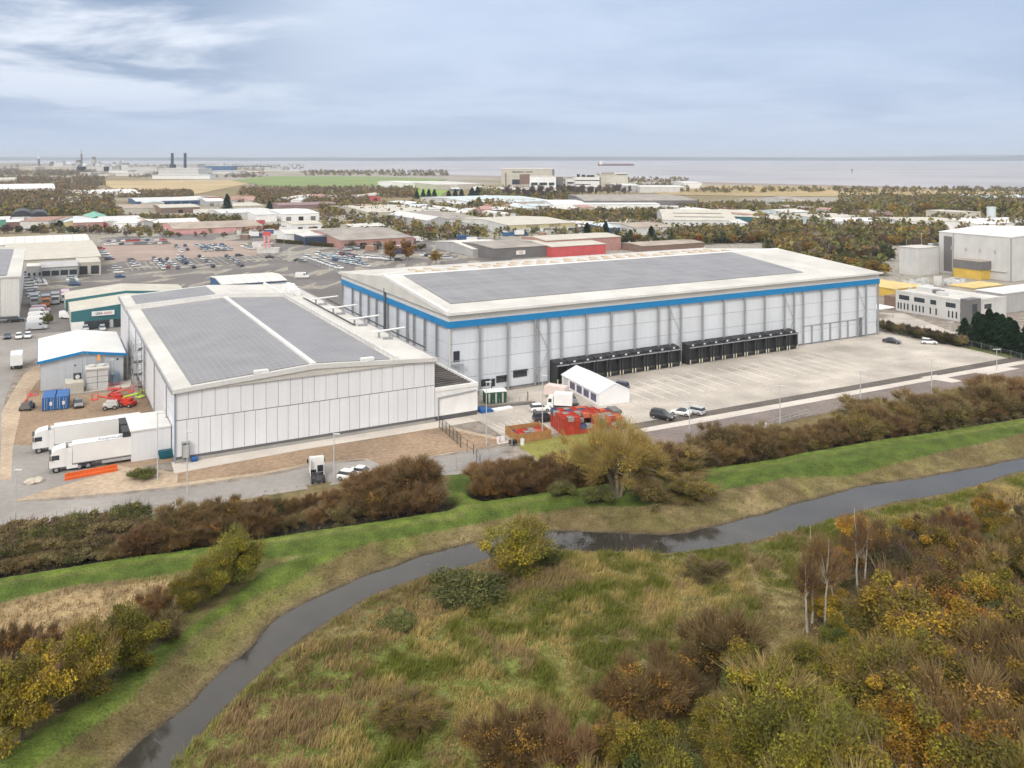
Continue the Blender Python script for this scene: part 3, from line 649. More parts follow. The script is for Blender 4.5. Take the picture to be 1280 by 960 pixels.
# ------------------------------------------------------------------ near neighbours
# building with a roof of solar panels at the picture edge
p = G(24, 400); r = thing('solar_shed', 'blank white shed with a solar roof behind the row of dark parked cars', 'shed', p, TH)
obj('wall', MB().box(-60, 0, 0, 91, 0, 13.0), mat('offwhite cladding', (.66,.65,.62), .55, .05, .1, streak=.08), r)
obj('roof', MB().ext([(-60.2,13),(-60.2,13.4),(-30,14.6),(.2,13.4),(.2,13)], -.2, 91.2, 'y'), roofm, r)
obj('solar_array', MB().add([(-58,2,13.6),(-32,2,14.72),(-32,88,14.72),(-58,88,13.6)],[(0,1,2,3)]).add([(-28,2,14.72),(-3.5,2,13.72),(-3.5,88,13.72),(-28,88,14.72)],[(0,1,2,3)]), solar, r)
obj('wall_joint', MB().box(-5.1,-5,-.03,-.001,0,12.9).box(-20.1,-20,-.03,-.001,0,12.9), joint, r)
obj('eaves_gutter', MB().box(.21,.5,-.2,91,12.9,13.5), M_['lgrey'], r)
# blue trimmed workshop
p = L(-19.2, 60.4)
r = thing('blue_trimmed_workshop', 'pale workshop with white roof edged in blue behind the blue containers', 'workshop', p, TH)
obj('wall', MB().ext([(0,0),(16.2,0),(16.2,6.1),(8.1,7.3),(0,6.1)], 0, 26, 'y'), mat('workshop grey', (.50,.53,.57), .55, .06, .2, streak=.06), r)
obj('roof', MB().ext([(-.5,6.0),(-.5,6.3),(8.1,7.65),(16.7,6.3),(16.7,6.0),(8.1,7.32)], -.5, 26.5, 'y'), roof_white, r)
obj('fascia', MB().ext([(-.6,5.75),(-.6,6.35),(8.1,7.7),(16.8,6.35),(16.8,5.75),(8.1,7.15)], -.62, -.502, 'y'), blue, r)
for x0, x1 in ((-.62,-.502),(16.702,16.82)): obj('side_fascia', MB().box(x0, x1, -.5, 26.5, 5.6, 6.3), bluep, r)
obj('wall_joint', MB().box(-.03,-.002,8,8.2,0,6).box(-.03,-.002,16,16.2,0,6), joint, r)
obj('vent', MB().cbox((15,-.05,5.1),(.35,.1,.35)).cbox((6.6,-.05,4.7),(.3,.1,.3)), darkm, r)
obj('flue', MB().tube((8.0,-1.6,0),(8.0,-1.6,7.8),.06,n=5).tube((8.9,-1.6,0),(8.9,-1.6,7.6),.06,n=5), steel, r)
obj('wall_notice', MB().box(10.9,11.5,-.72,-.64,5.3,6.6), mat('orange notice', (.8,.35,.1), .5), r)
obj('side_pipe', MB().tube((17.1,1,0),(17.1,1,5.8),.15,n=6).tube((17.1,3,0),(17.1,3,5.8),.1,n=6), steel, r)
# plant in front of it
g = thing('chiller_unit', 'tall grey louvred chiller cabinet standing on the slab before the workshop', 'chiller', p + Vector(L(8.6,-5.2))-Vector(L(0,0)), TH)
obj('casing', MB().box(0,4.2,0,3.6,.2,4.4), M_['lgrey'], g)
obj('fan_deck', MB().box(-.2,4.4,-.2,3.8,4.4,4.7).tube((1.1,1.8,4.7),(1.1,1.8,5.1),.8,n=12).tube((3.1,1.8,4.7),(3.1,1.8,5.1),.8,n=12), roofm, g)
obj('seam', MB().box(2.05,2.15,-.03,-.001,.3,4.3).box(0,4.2,-.03,-.001,1.6,1.68).box(0,4.2,-.032,-.001,2.9,2.98), M_['dgrey'], g)
obj('ladder', MB().tube((4.8,.2,0),(4.8,.2,6),.04,n=4).tube((5.3,.2,0),(5.3,.2,6),.04,n=4).tube((4.8,2.4,0),(4.8,2.4,6),.04,n=4).box(4.7,5.4,.1,2.5,5.9,5.98).box(4.7,5.4,.1,2.5,3.0,3.06), steel, g)
g = thing('fan_box', 'small cream plant box with a dark round fan beside the chiller cabinet', 'plant box', p + Vector(L(4.6,-6.6))-Vector(L(0,0)), TH)
obj('casing', MB().box(0,3.4,0,4.6,.1,2.4), M_['cream'], g); obj('fan_housing', MB().box(1.6,3.1,3.0,4.3,2.4,3.5), M_['black'], g)
obj('fan_disc', MB().tube((2.35,2.99,2.95),(2.35,2.93,2.95),.45,n=14), M_['lgrey'], g)
g = thing('storage_tank', 'small upright blue grey tank by the workshop corner', 'tank', p + Vector(L(14.3,-2.9))-Vector(L(0,0)), TH)
obj('shell', MB().loft([[(math.cos(t)*q, math.sin(t)*q, z) for t in np.linspace(0, 2*math.pi, 14)[:-1]] for q, z in ((.8,.35),(.95,.6),(.95,2.5),(.75,2.9),(.3,3.05))]), mat('tank blue', (.19,.27,.38), .4), g, smooth=True)
obj('foot', MB().cbox((0,0,.17),(1.3,1.3,.34)), steel, g)
g = thing('plant_slab', 'raised pale concrete slab with kerb under the chiller cabinet', 'slab', p + Vector(L(4.2,-7.6))-Vector(L(0,0)), TH)
obj('deck', MB().box(0,13.4,0,7.2,0,.14), pale, g); obj('kerb_wall', MB().box(0,13.4,-.25,0,0,.5), mat('blockwork', (.38,.35,.31), .9), g)
# teal fronted unit
p = G(89, 413.4)
r = thing('teal_fronted_unit', 'trade unit with teal gable, white name board and cream roof by the van park', 'trade unit', p, TH)
obj('wall', MB().box(0,32,0,38,0,2.6), M_['lgrey'], r)
obj('gable', MB().ext([(0,2.4),(32,2.4),(32,5.4),(16,6.9),(0,5.4)], -.15, .3, 'y'), M_['teal'], r)
obj('roof', MB().ext([(-.2,5.3),(16,6.8),(32.2,5.3),(32.2,2.6),(-.2,2.6)], .302, 20, 'y'), M_['cream'], r)
obj('rear_gable', MB().ext([(-1,2.6),(34,2.6),(34,6.1),(16,7.6),(-1,6.1)], 20.01, 20.4, 'y'), M_['teal'], r)
obj('rear_roof', MB().ext([(-1,6.0),(16,7.6),(34,6.0),(34,2.6),(-1,2.6)], 20.41, 38, 'y'), M_['cream'], r)
obj('shopfront', MB().box(3.4,10,-.22,-.16,.1,2.35).box(11,15,-.22,-.16,.1,2.35).box(17.5,21,-.22,-.16,.1,2.35), glass, r)
obj('door_panel', MB().box(0,3.3,-.24,-.155,.0,2.38).box(15.3,17.2,-.24,-.155,.1,2.38), whitep, r)
sg = obj('name_board', MB().box(5.3,11.3,-.5,-.16,3.75,5.05), whitep, r)
def text(body, size, parent, loc, rot, m, ext=.02, name='lettering'):
    cu = bpy.data.curves.new(name, 'FONT'); cu.body = body; cu.size = size; cu.extrude = ext; cu.align_x = 'CENTER'; cu.align_y = 'CENTER'
    tmp = bpy.data.objects.new('tmp', cu); COL.objects.link(tmp); bpy.context.view_layer.update()
    me = bpy.data.meshes.new_from_object(tmp.evaluated_get(bpy.context.evaluated_depsgraph_get())); bpy.data.objects.remove(tmp)
    me.materials.clear(); me.materials.append(m)
    o = bpy.data.objects.new(name, me); COL.objects.link(o); o.parent = parent; o.location = loc; o.rotation_euler = rot
    return o
inkm = mat('dark lettering', (.03,.03,.035), .5); redink = mat('red lettering', (.55,.04,.05), .5)
text('GRA', .95, sg, (7.2,-.53,4.4), (math.pi/2,0,0), inkm); text('HAM', .95, sg, (9.5,-.53,4.4), (math.pi/2,0,0), redink)
obj('poster', MB().box(25.5,27.5,-.25,-.16,4.2,5.2), bluep, r)
obj('lamp_post', MB().tube((9.2,-1.5,0),(9.2,-1.5,7),.06,n=5), steel, r) if 0 else None

# grey office with glazed tower
p = G(1210, 404); Wd = along(p, TH, 1258)
def depth_to(p, px): return along(p, TH + math.pi/2, px)
dv = depth_to(p, 1104)
r = thing('grey_office', 'two storey pale grey office with slit windows and dark entrance tower beside the conifers', 'office', p, TH)
obj('wall', MB().box(0, Wd, 0, dv*.84, 0, 6.1), M_['lgrey'], r)
obj('annex', MB().box(.5, Wd*.6, dv*.84, dv, 0, 4.2), M_['brown'], r)
obj('roof', MB().box(.2, Wd-.2, .2, dv*.84-.2, 6.1, 6.35), roofm, r)
obj('parapet', MB().box(-.1,.2,-.1,dv*.84,6.1,6.75).box(-.1,Wd,-.1,.2,6.1,6.75), M_['lgrey'], r)
obj('entrance_tower', MB().box(-.4, 5.6, -.5, 2.2, 0, 7.1), M_['dgrey'], r)
obj('tower_glazing', MB().box(1.4, 3.6, -.58, -.502, .2, 5.6), glass, r)
for t0, t1 in ((.02,.1),(.16,.29),(.42,.5),(.58,.73),(.80,.95)): obj('window', MB().box(-.06, -.002, dv*.84*t0, dv*.84*t1, 3.9, 5.3), glass, r)
for t in (.03,.06,.09,.15,.2,.25,.42,.5,.6,.65,.7,.75,.82,.87,.92,.96): obj('window', MB().box(-.06, -.002, dv*.84*t-.25, dv*.84*t+.25, .8, 2.8), glass, r)
obj('window', MB().box(8,11.5,-.06,-.002,3.6,5.0), glass, r)
for k in range(5): obj('roof_plant', MB().cbox((5+k*2.2, dv*.4+k*2.8, 6.9), (2.2, 2.8, 1.1)), [M_['lgrey'], M_['dgrey']][k % 2], r)
obj('rooflight_dome', MB().cbox((9,dv*.66,7.0),(4.5,6,1.3)), M_['lgrey'], r)
p = G(1125, 378)
r = thing('canopy', 'small white flat canopy at the far corner of the large warehouse', 'canopy', G(1098,400), TH)
obj('deck', MB().box(0, 7.5, 0, 6, 3.1, 3.4), whitep, r); obj('post', MB().tube((7.2,.3,0),(7.2,.3,3.1),.1,n=6), steel, r); obj('post', MB().tube((7.2,5.6,0),(7.2,5.6,3.1),.1,n=6), steel, r)
# block form by near corner with visible side wall
def sideblock(name, label, cat, xc, yb, yt, W, xfar, wall, roof, rise=0., marks=None, D=None):
    p = G(xc, yb); h = H - (yt-HY)*p.y/F; D = D or depth_to(p, xfar)
    r = thing(name, label, cat, p, TH)
    if rise: prof = [(0,0),(W,0),(W,h),(W/2,h+rise),(0,h)]
    else: prof = [(0,0),(W,0),(W,h),(0,h)]
    obj('wall', MB().ext(prof, 0, D, 'y'), M_[wall], r)
    rp = [(-.2,h),(-.2,h+.3),(W/2,h+rise+.3),(W+.2,h+.3),(W+.2,h)]
    if rise: rp.append((W/2,h+rise+.01))
    obj('roof', MB().ext(rp, -.2, D+.2, 'y'), M_[roof], r)
    return r, W, D, h
r, W, D, h = sideblock('tall_grey_factory', 'tall plain grey factory block with pale roof beyond the office', 'factory', 1264, 352, 297.5, 60, 1174, 'lgrey', 'wroof', 1.5)
obj('dark_panel', MB().box(-.1,-.002,D*.81,D*.93,1,h-1.5), M_['dgrey'], r); obj('downpipe', MB().tube((-.1,D*.79,0),(-.1,D*.79,h),.2,n=5).tube((-.1,.0,0),(-.1,0.,h),.3,n=5), steel, r)
obj('duct', MB().box(-.5,-.05,D*.05,D*.8,3.4,3.9), M_['lgrey'], r)
for k in range(4): obj('vent', MB().box(-.15,-.002,D*(.2+.2*k),D*(.2+.2*k)+.8,h*.6,h*.68), M_['grey'], r)
r, W, D, h = sideblock('small_grey_block', 'small pale box with rusty tank deck joined to the tall grey factory', 'plant block', 1147, 345, 311, 14, 1124, 'lgrey', 'roof')
obj('tank_deck', MB().box(14.01,27,4,10,0,8.5), M_['lgrey'], r)
for k in range(4): obj('duct', MB().tube((15.5+k*3,5,8.5),(15.5+k*3,5,12.5),1.1,n=10), M_['dgrey' if k % 2 else 'grey'], r)
r, W, D, h = sideblock('yellow_roofed_store', 'low store with a bright yellow roof past the end of the large warehouse', 'store', 1118, 372, 362, 16, 1084, 'yellow', 'yroof', D=46)
r, W, D, h = sideblock('yellow_dark_shed', 'dark topped yellow walled shed behind the grey office', 'shed', 1226, 350, 328, 40, 1200, 'yellow', 'tan', D=12)
obj('cap', MB().box(-.3,W,-.4,D,h*.55,h+.1), M_['dgrey'], r)
r, W, D, h = sideblock('low_yellow_roof_unit', 'low unit with patched yellow roof beside the yellow walled shed', 'store', 1216, 376, 361, 18, 1190, 'cream', 'yroof', D=9)
r, W, D, h = sideblock('white_factory_unit', 'low white roofed factory unit at the frame edge over the conifers', 'factory', 1254, 392, 368, 40, 1200, 'grey', 'wroof', D=9)
for k, (x, y, m) in enumerate([(1130,352,'lgrey'),(1150,350,'grey'),(1172,348,'lgrey'),(1190,352,'grey'),(1160,358,'white'),(1205,350,'lgrey'),(1140,362,'grey'),(1212,357,'lgrey')]):
    t = thing('process_vessel', f'{ordn(k)} silver process vessel counted along the pipework between grey office and tall factory', 'process vessel', G(x, y+9), TH+.3*k, 'process vessels by the factory')
    obj('vessel', MB().tube((0,0,1.2),(6,0,1.2),1.3,n=10), M_[m], t); obj('frame', MB().box(.3,5.7,-1.4,1.4,0,.4).box(.5,.8,-1.4,1.4,0,3.1).box(5.2,5.5,-1.4,1.4,0,3.1).box(.5,5.5,-1.3,-1.1,3.0,3.2), M_['lgrey'], t)

# ------------------------------------------------------------------ the industrial estate, one thing per building
S = [ # name, label, cat, xl, yb, yt, xr, yk, wall, roof, kw
 ('dealership_hall','wide cream roofed hall beside the paved car park','car showroom',0,343,327,126,305,'cream','cream',dict(rise=.8)),
 ('long_white_shed','long white vaulted roof running behind the cream hall','shed',-8,320,307,112,297,'white','rib',dict(rise=1.2)),
 ('showroom_canopy','grey curved roof showroom with dark glazing in front of the cream hall','car showroom',52,351,335,97,328,'grey','grey',dict(rise=1.,wins=(4,.35,.75,.85))),
 ('office_lodge','low white office with two dark windows between shed and showroom','office',33,351,335,53,330,'lgrey','roof',dict(flat=True,wins=(3,.35,.6,.4))),
 ('showroom_corner','cream corner block with glass entrance by the orange van','car showroom',97,345,330,126,322,'cream','cream',dict(flat=True,wins=(2,.1,.8,.7))),
 ('blue_gabled_shed','long low shed with white ribbed roof and blue gable behind the near warehouse','shed',277,366,356,358,346,'blue','rib',dict(rise=.8)),
 ('ridge_store','grey store with white roof vents beside the blue gabled shed','store',300,372,366,372,357,'brown','asb',dict(rise=.6)),
 ('pink_warehouse','long faded pink warehouse with pale roof beyond the car park','warehouse',217,293.5,287,329,279,'pink','tan',dict(rise=2.2)),
 ('grey_roof_works','pale grey works roof between pink warehouse and green sheds','works',126,284.5,277,178,271,'lgrey','lgrey',dict(rise=1.5)),
 ('green_gable_shed','shed with bright green gable roof among autumn trees','shed',108,280,275,137,269,'green','groof',dict(rise=2.6,ridge='y')),
 ('green_wall_shed','low tan roofed shed with green wall','shed',70,282,276,112,271,'green','tan',dict(rise=1.2)),
 ('small_green_shed','small green walled shed at the frame edge below the black barrel roofs','shed',-6,283,275,12,271,'green','lgrey',dict(rise=1.)),
 ('white_cabin','white workshop cabin beside the small green shed','workshop',14,281,274,30,270,'white','lgrey',dict(rise=.6,wins=(3,.3,.7,.5))),
 ('arched_store','dark mouthed small grey arched store by the road','store',172,286,279,192,275,'grey','tan',dict(rise=1.6,ridge='y',doors=1)),
 ('twin_bay_works','pale twin bay works with white roof beyond the round tree','works',192,285,279,249,275,'lgrey','wroof',dict(rise=1.5)),
 ('brown_trade_unit','brown brick trade unit with flat cream roof','trade unit',201,267,260,250,256,'brown','cream',dict(rise=.8,doors=3)),
 ('blue_window_factory','long factory with blue glazed front near the stubble field','factory',170,257.5,252,259,247.5,'blue','lgrey',dict(rise=1.2,wins=(8,.25,.7,.7))),
 ('tan_roof_unit','broad tan roofed unit in front of the blue glazed factory','unit',152,265,261,202,256,'cream','tan',dict(rise=.8)),
 ('white_box_unit','small white box unit near the dark round tree','unit',253,272,266,276,262,'white','cream',dict(rise=.6,doors=1)),
 ('wide_grey_unit','wide pale unit right behind the dark round tree','unit',276,276,267,345,262,'lgrey','lgrey',dict(rise=1.)),
 ('cream_long_unit','long thin cream roof on the row beyond the round tree','unit',290,262,258,330,254,'cream','cream',dict(rise=.8)),
 ('broad_white_works','broad white roofed works among the brown scrub','works',96,246.5,243,176,237.5,'lgrey','wroof',dict(rise=2.)),
 ('white_terrace_works','white roofed works terrace at the frame edge beyond autumn trees','works',-30,244,237,69,230.5,'lgrey','wroof',dict(rise=2.)),
 ('cream_strip_works','long cream roofed strip works inside the autumn wood','works',68,258,255,144,252.5,'cream','cream',dict(rise=.6)),
 ('low_white_store','low white store beyond the broad white works','store',54,242,240.5,90,238.5,'white','cream',dict(rise=.6)),
 ('edge_cream_store','cream store behind the white terrace at the frame edge','store',-20,230,225,18,222,'cream','cream',dict(rise=1.)),
 ('lorry_depot_office','white depot office with grey roof near the red fuel canopy','depot',320,278,269,346,264,'white','lgrey',dict(rise=.8)),
 ('white_depot_hall','white depot hall with twin roof vents','depot hall',353,277,268,399,262,'white','wroof',dict(rise=1.4,doors=3)),
 ('maroon_roof_works','wide maroon roofed works behind the depot hall','works',350,262,257,424,254,'purple','purple',dict(rise=1.)),
 ('white_garage','white garage with cream roof and blue lorry beside it','garage',366,292,281,403,277,'white','cream',dict(rise=.8,wins=(2,.4,.7,.3))),
 ('white_office_shed','white shed behind the navy container like wall','shed',358,303,293,412,288,'white','roof',dict(rise=1.)),
 ('navy_shed','flat navy sided shed by the clipped roadside hedge','shed',381,307,296.5,429,292,'navy','lgrey',dict(flat=True)),
 ('sprawling_grey_works','sprawling works with low grey brown roofs beyond the row of parked silver cars','works',426,311,301,517,287,'brick','asb',dict(rise=2.2,doors=5)),
 ('cream_hall','cream hall with square vent behind the sprawling grey roofs','hall',441,292,284,482,280.5,'cream','roof',dict(rise=.8)),
 ('pink_roof_bay','open bay with pale pink roof and dark mouths on the sprawling works','works bay',481,307,300,520,291,'dgrey','brick',dict(rise=1.,doors=3)),
 ('cream_roof_mill','cream multi gabled mill roof beyond the lorry park','mill',462,273,266,536,257.5,'cream','cream',dict(rise=1.8)),
 ('twin_gable_works','pale works with dark doorways and white lean roof','works',558,284,274,601,265,'lgrey','asb',dict(rise=1.2,doors=2)),
 ('pitched_grey_bay','pitched grey gable bay in front of the pale works','works bay',535,285,276,562,268,'grey','lgrey',dict(rise=2.4,ridge='y')),
 ('long_cream_store','long low cream store behind the pitched gable bay','store',530,268,265,595,262,'cream','cream',dict(rise=.5)),
 ('sunlit_white_unit','small white fronted unit beside distant playing field','unit',507,236,229,537,226.5,'white','wroof',dict(rise=.8)),
 ('field_side_works','wide cream works near the white fronted unit','works',545,238,231,602,227,'cream','roof',dict(rise=1.)),
 ('pale_blue_hall','wide pale blue roofed hall before the tall riverside offices','hall',596,261,254,694,246.5,'lgrey','pale',dict(rise=2.)),
 ('white_lean_hall','white curved roof hall attached before the pale blue hall','hall',617,263,257,655,251.5,'white','wroof',dict(rise=1.5)),
 ('striped_roof_shed','pale shed with striped rooflights in front of the blue lorries','shed',591,321,312,641,302,'grey','rib',dict(rise=1.8)),
 ('yellow_trade_warehouse','trade warehouse with pale yellow band and cream roofs','trade warehouse',636,293,282,719,273,'lgrey','cream',dict(rise=1.5,wins=(7,.1,.4,.5),wband=('pyel',.62,.98))),
 ('grey_corner_unit','grey flat unit with blue entrance beside the yellow banded warehouse','unit',600,288,281,640,276,'grey','cream',dict(flat=True,wins=(6,.2,.5,.7))),
 ('red_retail_block','dark fronted retail block with grey roof and small white sign','retail block',617,325,311,700,303,'dgrey','asb',dict(rise=.6)),
 ('red_gable_store','retail store with bright red sloping fascia behind the rooflights','retail store',690,322,309,757,300,'red','cream',dict(rise=1.2)),
 ('brick_retail_hall','pink brick hall with large cream roof at the end of the red fascia','retail hall',682,318,301,776,296,'brick','cream',dict(rise=1.)),
 ('long_white_works','long bright white roofed works before the tan wood','works',692,264,256,825,250,'white','wroof',dict(rise=1.,ang=.1)),
 ('long_dark_mill','very long dark grey roofed mill with pale gable end','mill',731,262,251,872,243.5,'dgrey','asb',dict(rise=1.5,ang=.06)),
 ('rooflight_factory','big pale factory with two dark rooflight strips','factory',829,285,275,921,264,'lgrey','cream',dict(rise=4.5,ang=-.12,wins=(12,.55,.68,.35))),
 ('factory_annexe','white annexe block on the gable of the big pale factory','annexe',918,290,279.5,936,274,'white','lgrey',dict(flat=True,ang=-.1)),
 ('grey_sheet_works','grey sheeted works in front of the scrapyard','works',794,294,285,843,279,'lgrey','tan',dict(rise=1.,ang=.3)),
 ('blue_sheet_works','blue grey sheeted lean shed beside the scrapyard','shed',760,291,285,806,280,'blue','pale',dict(rise=1.)),
 ('dark_canopy_shed','dark open canopy shed behind the tall conifers','shed',718,289,284,765,278,'black','lgrey',dict(rise=1.)),
 ('olive_roof_store','olive felt roofed low store against the large warehouse back','store',803,316,308,880,304,'brown','tan',dict(rise=.6)),
 ('sand_roof_store','low sand coloured roof half hidden by orange trees','store',843,292,288,882,285,'cream','cream',dict(rise=.6)),
 ('teal_roof_unit','unit with pale roof and teal side among roadside trees','unit',966,280,275,1031,270.5,'teal','cream',dict(rise=.8)),
 ('cream_roof_unit','cream roofed unit behind the curved white shed','unit',1025,281,273,1077,268.5,'pale','cream',dict(rise=.8)),
 ('curved_white_shed','white shed with curved roof and grey gable among brown trees','shed',1045,286,277,1104,272.5,'lgrey','wroof',dict(rise=1.2,ang=.1,doors=4)),
 ('long_white_unit','long white sided unit with ribbed wall beyond brown trees','unit',1128,287,277,1201,271.5,'white','cream',dict(rise=.8,ang=0)),
 ('far_white_unit','white low unit above the tall grey factory roof','unit',1229,288,281,1300,275,'white','wroof',dict(rise=1.2)),
 ('cream_silo_house','cream block beside the pale silo tower','silo house',1207,279,266,1226,263,'cream','cream',dict(flat=True)),
 ('solar_farm_shed','long low blue grey roofed shed at the far frame edge','shed',1234,251,247,1330,243,'grey','pale',dict(rise=.5,ang=.05)),
 ('small_farm_house','small pale cottage cluster on the marsh field','cottage',975,255,249,1000,246,'lgrey','asb',dict(rise=1.5,ang=0)),
 ('field_cottage','little cream cottage with pale roof near the cottage cluster','cottage',1000,257,252,1018,249.5,'cream','tan',dict(rise=1.5,ang=.2)),
]
for s in S:
    r, W, D, h = building(s[0], s[1], s[2], *s[3:10], **s[10])
    if s[0] == 'yellow_trade_warehouse':
        text('WILSON', 2.6, r, (W*.35,-.12,h*.8), (math.pi/2,0,0), inkm); text('GROUP', 2.6, r, (W*.68,-.12,h*.8), (math.pi/2,0,0), inkm)
        obj('door', MB().box(W*.5,W*.62,-.12,-.04,.1,h*.5), M_['dgrey'], r)
    if s[0] == 'red_retail_block':
        b = obj('sign_board', MB().box(W*.33,W*.33+5,-.3,-.1,h*.35,h*.7), whitep, r); text('HSS', 1.5, b, (W*.33+2.5,-.33,h*.52), (math.pi/2,0,0), redink)
        obj('fascia', MB().box(W*.8,W,-.3,-.05,h*.6,h), M_['red'], r)
    if s[0] == 'rooflight_factory':
        for k in range(2): obj('rooflight', MB().box(W*.17, W*.86, D*(.12+.17*k), D*(.14+.17*k), h+4.5*(.24+.34*k)+.25, h+4.5*(.28+.34*k)+.45), M_['dgrey'], r)
    if s[0] == 'pale_blue_hall':
        for k in range(6): obj('rooflight', MB().box(W*(.1+.14*k), W*(.13+.14*k), D*.1, D*.4, h+.8, h+1.9), M_['lgrey'], r)
# black barrel roofs
for k, (x0, x1) in enumerate(((14, 40), (38, 60))):
    p = G(x0, 279.5); W = along(p, TH, x1)
    r = thing('barrel_roof_shed', ('wider' if k == 0 else 'narrower') + ' of the two black barrel roofed sheds above the green walls', 'shed', p, TH)
    pr = [(W*.5-W*.5*math.cos(t), 5 + W*.32*math.sin(t)) for t in np.linspace(0, math.pi, 13)]
    obj('roof', MB().ext(pr, 0, 40, 'y'), M_['black'], r); obj('wall', MB().box(.1, W-.1, .1, 39.9, 0, 4.99), M_['lgrey'], r)
# tall riverside office blocks
def block(name, label, x0, x1, yb, yt, D, wall, bands, extra=()):
    p = G(x0, yb); W = along(p, .02, x1); h = H - (yt-HY)*p.y/F
    r = thing(name, label, 'office block', p, .02)
    obj('wall', MB().box(0, W, 0, D, 0, h), M_[wall], r); obj('roof', MB().box(-.3, W+.3, -.3, D+.3, h, h+.8), M_['roof'], r)
    for (a, b, c, d) in bands: obj('window', MB().box(W*a, W*b, -.3, -.02, h*c, h*d), glass, r)
    for (a, b, c, d, m, y) in extra: obj('wall_panel', MB().box(W*a, W*b, -.6+y, -.02, h*c, h*d), M_[m], r)
    return r, W, h
block('cream_tower_office', 'tallest cream riverside block with a dark window panel', 627, 693, 240, 211.5, 60, 'cream', [(.2,.36,.33,.55),(.2,.42,.86,.9),(.46,.58,.86,.9)], [(.07,.09,0,.85,'dgrey',0),(.34,.54,.35,.78,'brown',0),(.96,1.0,.2,1.,'dgrey',0)])
block('banded_white_office', 'white riverside office with three dark window bands joined to the cream tower', 663, 695, 242, 221, 30, 'white', [(.03,.28,.5,.66),(.35,.65,.5,.66),(.72,.93,.5,.66),(.03,.28,.15,.28),(.35,.65,.15,.28)])
block('dark_end_office', 'small dark office end beside the banded white office', 694, 704, 241, 221, 30, 'dgrey', [(.2,.8,.3,.5)])
block('small_banded_office', 'little white office with two window bands standing by itself', 708, 718, 238, 224, 20, 'white', [(.1,.9,.6,.75),(.1,.9,.25,.4)])
block('roof_plant_office', 'wide white riverside office with black rooftop plant', 719, 751, 239, 221, 40, 'white', [(.0,.95,.72,.78),(.0,.6,.45,.5),(.1,.9,.2,.27)], [(.06,.18,1.,1.18,'black',0),(.25,.4,1.,1.15,'black',0),(.45,.75,1.,1.12,'black',0),(.95,1.0,0,1.,'dgrey',0)])
block('cream_slab_office', 'plain cream slab block at the water side of the white offices', 750, 785, 237, 217.5, 40, 'cream', [(.6,.98,.94,.98)], [(.05,.5,1.,1.1,'asb',0)])
for k, (x0, x1, y, t, m) in enumerate([(625,668,244,237,'blue'),(668,704,246,239,'cream'),(770,800,240,232,'grey'),(800,850,241,234,'lgrey'),(855,878,236,229,'white'),(838,858,239,234,'cream')]):
    building('riverside_shed', ['low bright blue unit under the tallest cream block','low cream unit fronting the bare poplars','grey low unit beside the cream slab block','pale long unit behind the bare poplars','white gabled unit at the marsh edge','cream hut between pale unit and marsh'][k], 'shed', x0, y, t, x1, t-2.5, m, 'lgrey', rise=.8, ang=0.)
# silo tower
t = thing('silo_tower', 'slim pale blue silo tower beside the cream block', 'silo', G(1239, 281)); obj('shell', MB().tube((0,0,0),(0,0,12.5),3.,n=16), M_['pale'], t); obj('cap', MB().tube((0,0,12.5),(0,0,13.2),3.2,n=16), M_['lgrey'], t)
# power station and refinery
def pw(name, label, cat, x0, x1, yb, yt, D, m, roof='lgrey'):
    p = G(x0, yb); W = along(p, 0, x1); h = H - (yt-HY)*p.y/F
    r = thing(name, label, cat, p); obj('wall', MB().box(0, W, 0, D, 0, h), M_[m], r); obj('roof', MB().box(-1, W+1, -1, D+1, h, h+1), M_[roof], r); return r, W, h
pw('turbine_hall', 'long pale turbine hall below the twin chimneys', 'power station', 198, 248, 222, 211, 90, 'lgrey')
pw('boiler_house', 'grey boiler house right under the twin chimneys', 'power station', 218, 247, 218, 205.5, 60, 'grey')
pw('turbine_annexe', 'low white annexe in front of the turbine hall', 'power station', 190, 262, 223.5, 219, 40, 'white')
pw('dark_boiler_block', 'small dark block at the foot of the first chimney', 'power station', 212, 220, 218, 205, 30, 'navy')
for x, lab in ((215.3, 'first of the twin dark chimneys, over the dark block'), (231.4, 'second of the twin dark chimneys, slimmer and clear of the dark block')):
    p = G(x, 219); t = thing('power_chimney', lab, 'chimney', p, 0, 'twin chimneys of the power station')
    ht = H + (HY-192)*p.y/F
    obj('shaft', MB().tube((0,0,0),(0,0,ht),4.6 if x < 220 else 4.,3.6,n=14), M_['black'] if 0 else M_['navy'], t); obj('rim', MB().tube((0,0,ht),(0,0,ht+1.5),4.4,n=14), M_['dgrey'], t)
rnd = random.Random(5)
for k, (x, w, top, yb) in enumerate([(97,7,200,214),(101.5,1.6,187,214),(103,10,204,214),(116,5,196,213),(121,8,202,213),(128,5,206,213),(64,5,202,212),(73,12,201,212),(85,9,203,212),(142,4,203,212),(150,2,198,213),(48,2.,195,212),(155,10,204,213),(133,7,207,214)]):
    p = G(x, yb); W = w/F*p.y; h = H - (top-HY)*p.y/F
    t = thing('refinery_tower', ['broad grey green process block under the tallest refinery stack','tallest thin refinery stack','squat pale block right beside the tallest refinery stack','second refinery tower with pale top','stepped refinery block beyond the second tower','low refinery block tapering off','slim white column before the far dock cranes','long low refinery building on the skyline','grey refinery building beside the long low one','pale silo by itself past the refinery','thin dark mast past the refinery','thin hazy crane mast near the frame edge','wide pale silo group hall past the thin dark mast','squat refinery shed between tower and silo'][k], 'refinery block', p)
    obj('column', MB().box(-W/2,W/2,0,W,0,h*.8), M_[['grey','dgrey','lgrey','grey','lgrey'][k % 5]], t); obj('head', MB().box(-W*.3,W*.3,W*.1,W*.8,h*.8,h), M_[['dgrey','grey','white'][k % 3]], t)
